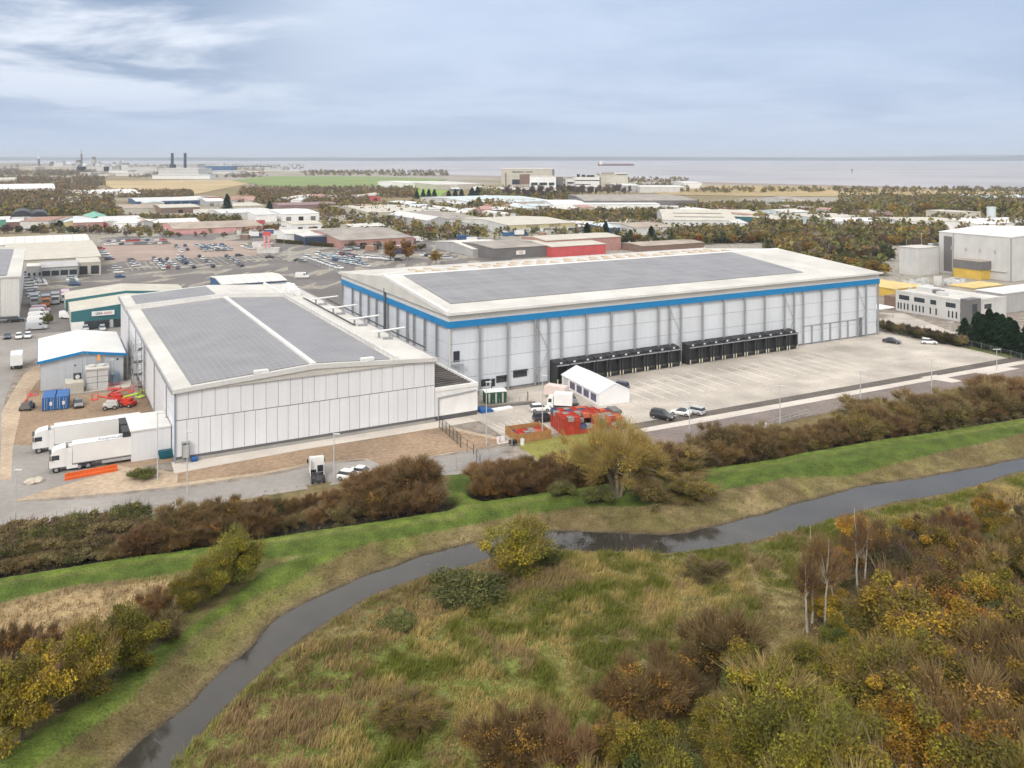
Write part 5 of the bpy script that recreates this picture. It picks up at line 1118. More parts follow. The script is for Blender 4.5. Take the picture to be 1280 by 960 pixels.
for i in range(5):
    for j in range(4):
        c = cr.choice(['red','orange red','red','blue','grey'])
        crate(c, off(PMW, PR, .15+i*1.24, .15+j*1.2, .04), PR, f'{c} crate inside the timber pen, {ordn(i)} across in the {ordn(j)} row from its front', 'crates inside the timber pen')
ST = G(702.5, 545); SR = D2R(17)
ang_s = SR
for i in range(10):
    for j in range(5):
        hgt = 4 if (i < 7) else 3
        if i in (3,) and j < 2: hgt = 3
        if (i, j) in ((4,0),(3,0)): hgt = 2
        for k in range(hgt):
            if 0 < j < 4 and 0 < i < 9 and k < hgt-1: continue          # hidden inside the block
            c = cr.choice(['red','red','red','orange red','orange red','blue','grey']) if k == hgt-1 else ('red' if i < 6 else cr.choice(['red','grey','blue']))
            crate(c, off(ST, SR, i*1.2, j*1.3, .06+k*.78), SR, f'{c} crate {["at the bottom","second up","third up","on top"][k]} of the {ordn(i)} stack along, {ordn(j)} line deep', 'stacked crates beside the timber pen')
# timber hoarding and dark box behind the tree
r = thing('plywood_box', 'tan plywood sided box with dark lid at the end of the red crate stacks', 'box', G(757, 533), SR)
obj('side_board', MB().box(0,3.2,0,3.,0,2.2), mat('plywood', (.42,.29,.15), .8), r); obj('lid', MB().box(1.6,3.3,-.1,3.1,2.2,2.7), M_['dgrey'], r)
# orange barrier row
ob = thing('barrier_run', 'orange plastic barrier run lying beside the lettered lorry', 'barrier', G(81, 600.5), D2R(27))
segs = G(147,588) - G(81,600.5); Ls = segs.length; ob.rotation_euler.z = math.atan2(segs.y, segs.x)
nb = 12
for k in range(nb):
    a, b = Ls*k/nb, Ls*(k+1)/nb-.03
    obj('barrier_block', MB().ext([(-.3,0),(.3,0),(.28,.4),(.12,.5),(.1,1.05),(-.1,1.05),(-.12,.5),(-.28,.4)], a, b, 'x').add([], []), orangep, ob)
r = thing('yellow_barrier', 'small yellow ramp block by the trailer wheels', 'ramp', G(160, 575.5), TH); obj('block', MB().box(0,2.,0,.5,.1,.5), yellowp, r); obj('foot', MB().box(-.1,2.1,-.1,.6,0,.1), black, r)
r = thing('blue_bin', 'dark teal skip bin below the white pod', 'bin', G(199, 575), TH); obj('tub', MB().ext([(-.2,1.2),(.1,.15),(2.1,.15),(2.4,1.2)], 0, 1.4, 'y'), mat('bin teal', (.01,.10,.14), .5), r); obj('lid', MB().box(-.2,2.4,0,1.4,1.2,1.3), mat('bin lid', (.01,.08,.12), .5), r)
r = thing('pump_unit', 'grey cabinet on a frame with a blue motor at the near warehouse corner', 'pump unit', G(228, 580), TH); obj('cabinet', MB().box(0,1.1,0,.9,.9,3.), M_['grey'], r); obj('stand', MB().box(0,.1,0,.1,0,3.3).box(1,1.1,0,.1,0,3.3).box(0,.1,.8,.9,0,3.3).box(1,1.1,.8,.9,0,3.3).box(-.1,1.2,-.1,1.,3.3,3.4), steel, r); obj('motor', MB().tube((1.4,.3,.45),(2.4,.3,.45),.35,n=10).box(1.4,2.4,.0,.6,0,.12), bluep, r)
r = thing('wall_cabinet', 'small white cabinet with railing on the footpath by the long gable', 'cabinet', G(291, 566), TH); obj('box', MB().box(0,.9,0,.6,.3,1.7), whitep, r); obj('leg', MB().box(0,.08,0,.6,0,.3).box(.82,.9,0,.6,0,.3), steel, r)
# lifts in the contractors yard
def boom(px, py, rz, label, body, arm, cat='boom lift'):
    r = thing('boom_lift', label, cat, G(px, py), rz)
    obj('base', MB().cbox((0,0,.75),(2.6,1.9,.6)), body, r); wheels(r, (-.85,.85), .95, .42, .3)
    obj('turntable', MB().cbox((-.2,0,1.35),(1.9,1.4,.6)), body, r)
    a = obj('boom', MB().tube((-.8,0,1.9),(2.2,0,2.7),.17,n=6).tube((-.8,0,1.6),(-.8,0,2.0),.15,n=6), arm, r)
    obj('platform', MB().box(2.2,3.3,-.8,.8,2.1,2.2).tube((2.2,-.8,2.2),(2.2,-.8,3.2),.04,n=4).tube((3.3,-.8,2.2),(3.3,-.8,3.2),.04,n=4).tube((2.2,.8,2.2),(2.2,.8,3.2),.04,n=4).tube((3.3,.8,2.2),(3.3,.8,3.2),.04,n=4).box(2.2,3.3,-.84,-.78,3.15,3.22).box(2.2,3.3,.78,.84,3.15,3.22), arm, r)
    return r
boom(34, 512, D2R(100), 'red boom lift on dark tyres alone by the brown track', M_['dgrey'], redp)
boom(160, 508, D2R(-10), 'red and lime green boom lift in front of the other red lifts', redp, mat('lime green', (.45,.62,.02), .5))
boom(147, 503, D2R(10), 'long red boom lift behind the lime green one', redp, redp)
boom(138, 511, D2R(200), 'small grey boom lift folded low by the lorries', M_['lgrey'], redp)
r = thing('scissor_lift', 'red scissor lift against the slab of the workshop', 'scissor lift', G(143, 497), D2R(15)); obj('base', MB().cbox((0,0,.6),(2.4,1.4,.5)), redp, r); obj('scissor_arms', MB().tube((-.9,-.5,.85),(.9,-.5,1.8),.06,n=4).tube((.9,-.5,.85),(-.9,-.5,1.8),.06,n=4).tube((-.9,.5,.85),(.9,.5,1.8),.06,n=4).tube((.9,.5,.85),(-.9,.5,1.8),.06,n=4), redp, r); obj('platform', MB().box(-1.3,1.3,-.75,.75,1.8,1.92).box(-1.3,1.3,-.78,-.74,2.75,2.82).box(-1.3,1.3,.74,.78,2.75,2.82).tube((-1.28,-.76,1.9),(-1.28,-.76,2.8),.04,n=4).tube((1.28,-.76,1.9),(1.28,-.76,2.8),.04,n=4).tube((0,-.76,1.9),(0,-.76,2.8),.04,n=4), redp, r); wheels(r, (-.8,.8), .65, .3, .2)
# rubble heap, boulders, barrow and little things
rub = mat('pale rubble', (.50,.44,.37), .95, .2, .8, bump=.05)
def rock(name, px, py, s, label, grp=None, m_=None):
    mb = MB(); rr = random.Random(int(px*7+py)); pts = []
    for zf, rf in ((0,1.),(.35,1.05),(.75,.75),(1.,.3)):
        pts.append([(math.cos(t)*rf*s*(1+rr.uniform(-.18,.18)), math.sin(t)*rf*s*(1+rr.uniform(-.18,.18)), zf*s*.8) for t in np.linspace(0, 2*math.pi, 9)[:-1]])
    o = obj(name, mb.loft(pts), m_ or rub, loc=G(px, py)); tag(o, label, 'rubble' if name == 'concrete_lump' else 'boulder', grp)
rock('concrete_lump', 39, 604, .95, 'pale concrete lump beside the verge, the rounder of the pair by the orange barrier'); rock('concrete_lump', 48, 602, .9, 'pale concrete lump nearer the orange barrier run'); 
r = thing('site_sign', 'white and red folding board lying on the path by the mesh fence', 'site sign', G(621, 554), .5); obj('board', MB().add([(0,0,0),(1.6,0,0),(1.6,.1,1.1),(0,.1,1.1)],[(0,1,2,3)]).box(-.1,1.9,-.7,-.5,0,.15), whitep, r); obj('leg', MB().tube((.2,-.6,0),(.7,.1,1.),.05,n=4), redp, r)
r = thing('generator', 'black wheeled generator at the corner of the timber pen', 'generator', G(641, 556.5), .4); obj('body', MB().cbox((0,0,.55),(1.3,.7,.7)), black, r); wheels(r, (-.3,.3), .4, .22, .1)
r = thing('white_drum', 'small white drum standing next to the black generator', 'drum', G(653, 556.3)); obj('barrel', MB().tube((0,0,0),(0,0,1.05),.35,n=12), whitep, r); obj('lid', MB().tube((0,0,1.05),(0,0,1.15),.28,n=12), M_['grey'], r)
r = thing('blue_tarpaulin', 'bright blue ramp sheet at the foot of the link block', 'tarpaulin', G(602, 517.5), .5); obj('cover', MB().ext([(0,0),(2.6,.15),(2.6,.45),(.4,.9),(0,.6)], 0, 2.2, 'y'), bluep, r); obj('rail', MB().box(2.7,7.,.0,1.4,.0,.35), whitep, r)
r = thing('ramp_kerb', 'long low dark walled ramp edge with posts beside the green cabin', 'ramp wall', G(598, 512), 0)
seg = G(669, 505.5) - G(598, 512.5); r.rotation_euler.z = math.atan2(seg.y, seg.x); Lr = seg.length
obj('kerb', MB().box(0,Lr,-.15,.15,.05,.55), M_['dgrey'], r); obj('second_kerb', MB().box(0,Lr*.98,1.2,1.45,.05,.4), M_['tan'], r)
for k in range(7): obj('post', MB().tube((2+k*(Lr-2)/7,1.3,0),(2+k*(Lr-2)/7,1.3,1.3),.05,n=5), steel, r)
obj('guard_post', MB().tube((Lr-1,1.6,0),(Lr-1,1.6,2.2),.12,n=6), M_['dgrey'], r)
for k, x in enumerate((598,603,609,614)): 
    t = thing('pallet_load', ['grey shrink wrapped pallet at the link block corner','dark pallet load under the first warehouse window','blue grey pallet load beside the warehouse door','small pallet load past the warehouse door'][k], 'pallet load', G(x+1, 496-k*.8)); obj('pallet', MB().box(0,1.2,0,1.,0,.15), wood, t); obj('load', MB().box(.05,1.15,.05,.95,.15,1.3+.2*(k%2)), M_[['grey','dgrey','dgrey','lgrey'][k]], t)
# lamp posts
def lamp(px, pb, pt, label, grp='lamp posts', two=False):
    p = G(px, pb); h = H - (pt-HY)*p.y/F
    r = thing('lamp_post', label, 'lamp post', p, 0, grp)
    obj('pole', MB().tube((0,0,0),(0,0,h),.10,.06,n=7), mat('galvanised pole', (.50,.51,.52), .5), r)
    l = obj('lamp_head', MB().box(-.9 if two else -.15,.9,-.15,.15,h,h+.14), M_['lgrey'], r)
    return r
for i, (x, b, t, l) in enumerate([(862,552,503,'lamp post beside the silver car at the yard edge'),(975,530,483,'lamp post second along the yard edge past the silver car'),(1075.5,512,464,'lamp post third along the yard edge, in front of the plain wall bays'),(1164.5,496,450,'lamp post beside the small concrete pad'),(1246,464,437,'lamp post on the large concrete pad'),(1188,430,403,'lamp post on the verge by the conifers'),(19.5,655,588,'lamp post alone at the road bend near the frame edge'),(234,618,540,'lamp post on the service road before the grey pump unit'),(197,600,517,'slim post in front of the white pod'),(417.5,597,543,'lamp post between tractor unit and white car'),(608,557,478,'thin post on the path next to the mesh fence'),(678,546,470,'thin post between timber pen and crate stacks'),(105,404,386,'slim post in front of the teal gable')]):
    lamp(x, b, t, l, two=i < 6)
for i, (x, b, t) in enumerate([(110,300,268),(428,306,282),(1265,330,300),(1152,320,292),(1036,322,305),(1133,312,300),(355,308,296),(565,280,262)]):
    lamp(x, b, t, ['distant lamp mast in front of the green wall shed','distant lamp mast by the navy wall','distant lamp mast behind the tall grey factory','distant lamp mast among trees right of the small grey block'.replace('right of','behind'),'distant lamp mast at the edge of the rising roof','distant lamp mast between two autumn trees','distant lamp mast on the little lawn','distant lamp mast by the pitched grey bay'][i], 'distant lamp masts')
for i, (x, b) in enumerate([(911,546),(928,541.5),(942,538),(957,535),(1268,486),(1273,484)]):
    o = thing('bollard', f'{ordn(i)} short white marker post along the planings edge', 'bollard', G(x, b), 0, 'white marker posts along the planings'); obj('post', MB().tube((0,0,0),(0,0,.8),.18,n=8), whitep, o); obj('cap', MB().tube((0,0,.8),(0,0,.95),.22,n=8), whitep, o)
o = thing('notice_board', 'plain white notice board under the conifers on the verge', 'notice board', G(1218, 430), 0); obj('board', MB().box(0,2.2,-.04,.04,1.0,2.0), whitep, o); obj('leg', MB().box(.1,.2,.05,.12,0,1.6).box(2.,2.1,.05,.12,0,1.6), steel, o)
for i, x in enumerate((331,336)): 
    p = G(x-4*0, 316); o = thing('totem_column', ['first','second'][i] + ' pale column holding the red canopy sign by the paved lot', 'column', p, 0, 'columns of the red sign'); obj('shaft', MB().box(-.5,.5,-.5,.5,0,9), M_['pink'], o); obj('sign', MB().box(-1.,1.,-.5,.5,9,11.), M_['red'], o)
r = thing('kiosk', 'low grey kiosk slab under the red topped columns', 'kiosk', G(321, 316.5), .1); obj('wall', MB().box(0,11,0,4,0,2.2), M_['lgrey'], r); obj('roof', MB().box(-.2,11.2,-.2,4.2,2.2,2.5), M_['roof'], r)
# fences
def fence(pts, h, m_, label, name='mesh_fence', step=3., rails=(0.05, 1.), mesh_fill=None, z=0.):
    W = [G(*q) for q in pts]; r = thing(name, label, 'fence', W[0])
    P = MB(); R = MB()
    k = 0
    for a, b in zip(W[:-1], W[1:]):
        L_ = (b-a).length; n = max(1, round(L_/step)); d = (b-a)/n
        for i in range(n + (b == W[-1])):
            q = a + d*i - W[0]; q.z = 0
            if k < 60: obj('post', MB().tube((q.x,q.y,0),(q.x,q.y,h),.06,n=5), m_, r); k += 1
        a_, b_ = a - W[0], b - W[0]
        for f in rails: R.tube((a_.x,a_.y,h*f+.01),(b_.x,b_.y,h*f+.01),.03,n=4)
        if mesh_fill:
            L2 = int(L_/mesh_fill)
            for i in range(L2):
                q = a_ + (b_-a_)*(i+.5)/L2; R.tube((q.x,q.y,.05),(q.x,q.y,h),.018,n=3,caps=False)
    obj('railing', R, m_, r)
dk = mat('black fence steel', (.03,.03,.033), .5)
fence([(549,535),(576,559)], 2.2, dk, 'black railed fence across the bare soil beside the link block', 'railed_fence', 2., (.1,.55,1.), .35)
fence([(576,560),(592,570),(600,584)], 2.0, dk, 'thin dark post fence running down towards the green path', 'post_fence', 2.6, (.5,1.))
fence([(548,592),(592,584),(612,573),(640,562)], 2., M_['grey'], 'grey wire mesh fence above the green path', 'mesh_fence', 2.6, (.05,.5,1.), .5)
fence([(880,557),(910,547),(965,533),(1010,519)], 1.2, M_['grey'], 'low wire fence along the foot of the planings', 'wire_fence', 3.2, (.5,1.))
fence([(1096,413),(1150,424),(1215,436),(1290,456)], 2.2, M_['dgrey'], 'dark palisade fence along the verge in front of the conifers', 'palisade_fence', 2.8, (.2,.9), .6)
fence([(360,318),(425,342),(432,345)], 2.0, M_['pale'], 'pale green mesh fence dividing the car park from the dealer stock', 'dividing_fence', 5., (.05,.35,.7,1.))
fence([(0,300),(130,297),(215,297.5),(330,311)], 1.2, M_['grey'], 'long low rail round the far side of the car park', 'boundary_rail', 9., (1.,))
# scrapyard cranes and heaps
for i, (x, y, c) in enumerate([(722,284,'yellow'),(745,283,'yellow'),(780,283,'white'),(775,286,'grey')]):
    o = thing('scrap_crane', ['yellow scrap crane beside the dark canopy shed','yellow scrap crane in the middle of the heaps','tall white scrap conveyor','grey scrap crane with low jib'][i], 'crane', G(x,y), .4*i); 
    obj('cab', MB().cbox((0,0,2),(4,3,2.4)).cbox((0,0,.5),(5,3.4,1)), M_[c], o); obj('boom', MB().tube((1,0,3),(6,0,10),.5,n=5), M_[c], o); obj('jib', MB().tube((6,0,10),(12,0,5),.4,n=5), M_[c], o); o.scale = (.6,.6,.5)
for i, (x, y, m_) in enumerate([(728,289,'dgrey'),(750,289,'rust'),(768,288,'grey'),(792,285,'dgrey'),(805,283,'rust'),(735,286,'purple'),(818,284,'rust')]):
    mb = MB(); rr = random.Random(i)
    for k in range(60):
        a, q = rr.uniform(0,6.28), rr.random()**.5*7; mb.cbox((q*math.cos(a), q*math.sin(a)*.8, max(.3,(7-q)*.55*rr.random()+.2)), (rr.uniform(.6,2.4), rr.uniform(.5,1.6), rr.uniform(.4,1.4)), rr.uniform(0,3))
    o = obj('scrap_heap', mb, M_[m_], loc=G(x,y)); tag(o, ['dark scrap heap by the canopy shed','rust brown scrap heap, second along','grey scrap heap by the conveyor','dark scrap heap past the conveyor','rusty scrap heap near the white sheet roofs','maroon scrap heap behind the first heap','outermost rusty scrap heap by the pale factory'][i], 'scrap heap')
# ================================================================== vegetation
def leaf_mat(name, tint=(1,1,1), trans=.15, hue=.012, val=.26):
    m, N, K, P = _nt(name)
    at = N.new('ShaderNodeAttribute'); at.attribute_name = 'Col'; oi = N.new('ShaderNodeObjectInfo')
    hs = N.new('ShaderNodeHueSaturation'); K.new(at.outputs['Color'], hs.inputs['Color'])
    r = N.new('ShaderNodeMapRange'); r.inputs[3].default_value = .5-hue; r.inputs[4].default_value = .5+hue; K.new(oi.outputs['Random'], r.inputs[0]); K.new(r.outputs[0], hs.inputs['Hue'])
    mm = N.new('ShaderNodeMath'); mm.operation = 'MULTIPLY'; mm.inputs[1].default_value = 7.31; K.new(oi.outputs['Random'], mm.inputs[0])
    fr = N.new('ShaderNodeMath'); fr.operation = 'FRACT'; K.new(mm.outputs[0], fr.inputs[0])
    r2 = N.new('ShaderNodeMapRange'); r2.inputs[3].default_value = 1-val; r2.inputs[4].default_value = 1+val; K.new(fr.outputs[0], r2.inputs[0]); K.new(r2.outputs[0], hs.inputs['Value'])
    P.inputs['Roughness'].default_value = .7; P.inputs['Specular IOR Level'].default_value = .2
    K.new(hs.outputs[0], P.inputs['Base Color'])
    if trans:
        t = N.new('ShaderNodeBsdfTranslucent'); K.new(hs.outputs[0], t.inputs[0]); mx = N.new('ShaderNodeMixShader'); mx.inputs[0].default_value = trans
        K.new(P.outputs[0], mx.inputs[1]); K.new(t.outputs[0], mx.inputs[2]); K.new(mx.outputs[0], N['Material Output'].inputs[0])
    return m
LEAF = leaf_mat('leaves'); BARK = mat('bark', (.10,.08,.06), .9, .2, 1.); BIRCH = mat('birch bark', (.42,.38,.32), .7, .3, .7, fine=.3); BARKG = mat('grey willow bark', (.20,.17,.12), .9, .2, 1.)
def unit(n, r): 
    v = r.normal(size=(n, 3)); return v / np.linalg.norm(v, axis=1)[:, None]
def leaves_geo(C_, nrm, size, r, asp=.6):
    n = len(C_); a = unit(n, r); t = np.cross(nrm, a); t /= np.linalg.norm(t, axis=1)[:, None] + 1e-9; b = np.cross(nrm, t)
    s = (size * r.uniform(.6, 1.4, n))[:, None]
    V = np.stack([C_ - t*s, C_ - b*s*asp, C_ + t*s, C_ + b*s*asp], 1)
    return V.reshape(-1, 3)
def plant_geo(seed, h, rad, base, n_cl, n_leaf, lsize, colors, twig_n=0, twig_len=.8, twig_w=.03, twig_col=(.16,.10,.07), crown_h=None, shell=.55, cl_r=.3, squash=.8, flat=0., lean_up=.5, droop=0.):
    """crown mesh arrays: clumps of leaves and twigs through an uneven crown volume"""
    r = np.random.default_rng(seed); ch = crown_h or (h - base); cz = base + ch*.46
    u = unit(n_cl, r); q = (shell + (1-shell) * r.random(n_cl)) ; q[: n_cl//4] *= r.random(n_cl//4)
    irr = 1 + .28*np.sin(u[:,0]*3.1+seed) * np.cos(u[:,1]*2.7+seed*2) + .14*r.normal(size=n_cl)
    Cc = u * q[:, None] * irr[:, None] * np.array([rad, rad, ch/2]) * .82; 
    if flat: Cc[:,2] = np.abs(Cc[:,2]) * (1-flat) + Cc[:,2]*flat
    Cc[:,2] += cz; Cc[:,2] = np.maximum(Cc[:,2], .25)
    V = []; K_ = []
    cols_ = np.array(colors); ci = r.integers(0, len(cols_), n_cl); cc = cols_[ci] * r.uniform(.75, 1.25, (n_cl, 1))
    per = max(1, n_leaf // n_cl)
    which = np.repeat(np.arange(n_cl), per); n = len(which)
    d = unit(n, r) * (r.random(n)**.45)[:, None] * rad * cl_r * r.uniform(.6,1.35,n_cl)[which][:,None]; d[:,2] *= squash
    P_ = Cc[which] + d
    if droop: P_[:,2] -= droop * np.abs(r.normal(size=n)) * .5
    nr = unit(n, r); nr[:,2] += lean_up; nr += .5*d/(rad*cl_r+1e-6); nr /= np.linalg.norm(nr, axis=1)[:, None]
    V.append(leaves_geo(P_, nr, np.full(n, lsize), r)); K_.append(np.repeat(cc[which] * r.uniform(.65,1.35,(n,1)), 4, 0))
    if twig_n:
        w2 = r.integers(0, n_cl, twig_n); s = Cc[w2] + unit(twig_n, r)*rad*cl_r*.3
        out = (Cc[w2] - np.array([0,0,cz*.55])); out /= np.linalg.norm(out, axis=1)[:, None] + 1e-9
        dr_ = out*1. + unit(twig_n, r)*.75 + np.array([0,0,.45-droop]); dr_ /= np.linalg.norm(dr_, axis=1)[:, None]
        e_ = s + dr_ * (twig_len * r.uniform(.5,1.3,twig_n))[:, None]; sd = np.cross(dr_, unit(twig_n, r)); sd /= np.linalg.norm(sd, axis=1)[:, None] + 1e-9; sd *= twig_w
        V.append(np.stack([s-sd, s+sd, e_+sd*.35, e_-sd*.35], 1).reshape(-1,3)); K_.append(np.repeat(np.array(twig_col)*r.uniform(.6,1.5,(twig_n,1)), 4, 0))
    return np.concatenate(V), np.concatenate(K_), Cc
def crown_mesh(name, V, Kc, m=None):
    n = len(V)//4; return np_mesh(name, V, np.arange(n*4).reshape(-1,4), m or LEAF, Kc)
def limbs(mb, Cc, base, h, r0, r, n_l, n=5, rise=.5, spread_=.12):
    top = h*.6
    trunk = [(0,0,-.4)]; 
    for k in range(1,5): trunk.append((r.normal()*spread_*k*.35, r.normal()*spread_*k*.35, top*k/4))
    for k in range(4): mb.tube(trunk[k], trunk[k+1], r0*(1-.17*k), r0*(1-.17*(k+1)), n=n+1, caps=False)
    idx = r.permutation(len(Cc))[:n_l]
    for i in idx:
        c = Cc[i]; f = r.uniform(.25, 1.); k = min(int(f*4), 3); a = np.array(trunk[k])*(1-(f*4-k)) + np.array(trunk[min(k+1,4)])*(f*4-k)
        mid = a + (c-a)*.5 + np.array([0,0,.06*h*rise]) + r.normal(size=3)*.05*h*.5
        if c[2] < a[2]: continue
        mb.tube(a, mid, r0*.38, r0*.22, n=4, caps=False).tube(mid, c, r0*.22, r0*.06, n=4, caps=False)
# palette (base colours)
OL = [(.17,.155,.018),(.215,.18,.02),(.12,.125,.018),(.26,.20,.022)]           # olive willow
GR = [(.10,.135,.03),(.12,.155,.03),(.09,.12,.03)]
YG = [(.23,.20,.022),(.17,.16,.022),(.125,.13,.02),(.29,.225,.025)]                 # yellow green
OR = [(.42,.20,.02),(.32,.16,.018),(.46,.26,.025),(.26,.14,.018)]               # orange
BR = [(.23,.125,.035),(.19,.11,.035),(.26,.145,.035),(.15,.10,.03)]             # russet brown
TW = [(.16,.11,.07),(.19,.125,.08),(.13,.095,.06)]                            # grey brown twigs
RE = [(.24,.18,.09),(.28,.21,.11)]
DG = [(.018,.045,.018),(.025,.055,.02),(.015,.035,.015)]
PRO = {}
def proto(kind):
    """near plants: a thing with trunk and crown; returns (root, height, radius)"""
    if kind in PRO: return PRO[kind]
    sp = dict(
        bramble=dict(h=1.9,rad=2.2,base=.0,n_cl=26,n_leaf=11200,lsize=0.082,colors=[(.10,.115,.03),(.13,.13,.035),(.09,.10,.025),(.2,.16,.07)],flat=.3,twig_n=250,twig_len=.7,squash=.6),
        hawthorn=dict(h=4.3,rad=2.7,base=.15,n_cl=46,n_leaf=5200,lsize=.085,colors=BR+[(.12,.09,.03)],twig_n=6500,twig_len=1.0,twig_w=.020,twig_col=(.20,.13,.06),cl_r=.32),
        thorn2=dict(h=3.6,rad=2.4,base=.1,n_cl=40,n_leaf=4200,lsize=.085,colors=[(.19,.15,.045),(.22,.165,.05),(.14,.13,.04)],twig_n=5200,twig_len=.9,twig_w=.020,twig_col=(.20,.145,.07),cl_r=.34),
        willow=dict(h=6.4,rad=3.2,base=.05,n_cl=60,n_leaf=30000,lsize=0.078,colors=OL+YG[:2],twig_n=1500,twig_len=1.1,twig_w=.02,twig_col=(.17,.14,.05),cl_r=.26,lean_up=.2),
        yellow=dict(h=5.6,rad=3.1,base=.05,n_cl=54,n_leaf=26000,lsize=0.082,colors=YG,twig_n=2200,twig_len=1.2,twig_w=.02,twig_col=(.24,.18,.07),cl_r=.27),
        orange=dict(h=6.4,rad=3.3,base=.05,n_cl=56,n_leaf=27000,lsize=0.088,colors=OR+YG[:1],twig_n=600,twig_len=1.0,twig_w=.02,cl_r=.27),
        amber=dict(h=6.0,rad=3.0,base=.05,n_cl=52,n_leaf=24000,lsize=0.085,colors=[(.30,.19,.02),(.22,.155,.02),(.16,.125,.02),(.34,.22,.025)],twig_n=700,twig_len=1.1,twig_w=.02,cl_r=.27),
        olive=dict(h=7.6,rad=3.7,base=.1,n_cl=64,n_leaf=34000,lsize=0.085,colors=OL+GR,twig_n=900,twig_len=1.0,twig_w=.02,twig_col=(.15,.13,.05),cl_r=.24),
        greywillow=dict(h=6.6,rad=3.5,base=.05,n_cl=60,n_leaf=19000,lsize=0.075,colors=[(.22,.18,.035),(.27,.20,.035),(.16,.145,.03)],twig_n=4500,twig_len=1.4,twig_w=.02,twig_col=(.22,.165,.07),cl_r=.27),
        brown=dict(h=6.2,rad=3.3,base=.05,n_cl=52,n_leaf=17000,lsize=0.075,colors=BR+[(.33,.18,.04)],twig_n=6000,twig_len=1.3,twig_w=.022,twig_col=(.155,.10,.045),cl_r=.27),
        dark=dict(h=6.2,rad=3.3,base=.05,n_cl=52,n_leaf=22000,lsize=0.082,colors=[(.07,.075,.025),(.10,.085,.03),(.065,.065,.025)],twig_n=2500,twig_len=1.1,twig_w=.022,twig_col=(.1,.07,.05),cl_r=.27),
        lowgreen=dict(h=1.6,rad=2.6,base=.0,n_cl=26,n_leaf=10000,lsize=0.082,colors=[(.09,.10,.026),(.11,.115,.03),(.15,.14,.045)],flat=.3,squash=.5,twig_n=500,twig_len=.8,twig_w=.02,twig_col=(.12,.12,.05)),
    )[kind]
    a = dict(sp); V, Kc, Cc = plant_geo(hash(kind) % 1000 if 0 else sum(map(ord, kind)), **a)
    r = np.random.default_rng(sum(map(ord, kind)))
    low = kind in ('bramble', 'lowgreen')
    t = thing('shrub' if sp['h'] < 5 else 'tree', 'x', 'shrub' if sp['h'] < 5 else 'tree', (0,0,-500))
    mb = MB()
    if low or kind in ('hawthorn','thorn2','willow','greywillow','yellow'):
        for k in range(9 if not low else 5):
            c = Cc[r.integers(0, len(Cc))]; b0 = np.array([r.normal()*.25, r.normal()*.25, -.3]); mid = b0*.5 + c*.5 + np.array([0,0,.1*sp['h']])
            mb.tube(b0, mid, .07, .045, n=4, caps=False).tube(mid, c, .045, .015, n=4, caps=False)
        nm = 'stem'
    else:
        limbs(mb, Cc, sp['base'], sp['h'], .16, r, 22); nm = 'trunk'
    obj(nm, mb, BARK, t); o = bpy.data.objects.new('crown', crown_mesh('crown', V, Kc)); COL.objects.link(o); o.parent = t
    PRO[kind] = (t, sp['h'], sp['rad']); return PRO[kind]
def plant(kind, x, y, hgt, wid=None, label=None, group=None, z=None, name=None):
    t, h, rad = proto(kind); sz = hgt/h; sx = (wid/2)/rad*1.22 if wid else sz*1.08
    z = float(ground_z(x, y)) if z is None else z
    o = dup(t, (x, y, z - .05), random.uniform(0, 6.28), label, group, (sx*random.uniform(.92,1.08), sx*random.uniform(.92,1.08), sz))
    if name: o.name = name
    tl = hgt >= 4.2 and 'hedge' not in (group or ''); base = 'tree' if tl else 'shrub'
    o.name = name or base; o['category'] = 'tree' if tl else 'shrub'
    return o
def plant_px(kind, px, pyb, pyt, wpx, label, group=None, z=0.):
    """plant by the picture row of its foot and top and its width in pixels"""
    p = G(px, pyb, z); k = p.y / F; return plant(kind, p.x, p.y, (pyb-pyt)*k*1.02, wpx*k, label, group)
DESC = dict(bramble='dark green bramble', hawthorn='russet brown thorn', thorn2='olive brown thorn', willow='olive green willow', yellow='yellow leaved willow', orange='orange leaved tree', amber='amber leaved tree', olive='broad olive green tree', greywillow='grey twigged willow', brown='brown twiggy tree', dark='dark evergreen thicket tree', lowgreen='low dark green bush')
# -- hedge on the estate side of the first ditch
def hedge_run(pts, kinds, hs, spacing, where, seed, rows=((0,0),), wid=1.0):
    rr = random.Random(seed); W = [G(x, y) for x, y in pts]; tot = 0; segs = []
    for a, b in zip(W[:-1], W[1:]): segs.append((tot, a, b)); tot += (b-a).length
    s = 0; i = 0
    while s < tot:
        for q, (t0, a, b) in enumerate(segs):
            L_ = (b-a).length
            if t0 <= s <= t0 + L_ + 1e-6:
                p = a + (b-a)*((s-t0)/L_); nrm = Vector((-(b-a).y, (b-a).x, 0)).normalized(); break
        for ri, (off_, dh) in enumerate(rows):
            k = kinds[int(rr.random()*len(kinds))] if not callable(kinds) else kinds(s/tot, rr)
            if k is None: continue
            hh = (hs(s/tot) if callable(hs) else hs) * rr.uniform(.8, 1.15) + dh
            pp = p + nrm*off_ + Vector((rr.uniform(-.8,.8), rr.uniform(-.6,.6), 0))
            plant(k, pp.x, pp.y + .0, max(hh, 1.), max(hh, 1.6)*rr.uniform(1.15,1.45)*wid, f'{DESC[k]}, {ordn(min(i,38))} along {where}' + (['', ', rear line'][ri]), f'shrubs of {where}')
        s += spacing*rr.uniform(.8,1.2); i += 1
hedge_run([(0,684),(60,677),(110,671),(165,664)], ['bramble','bramble','lowgreen'], 2.0, 1.9, 'the bramble hedge below the road bend', 1, ((0,0),(2.4,.3)), 1.7)
hedge_run([(0,704),(80,694),(160,684)], ['thorn2','thorn2','bramble'], 1.7, 1.8, 'the dry ditch hedge by the frame', 2, ((0,0),(2.2,.2)), 1.6)
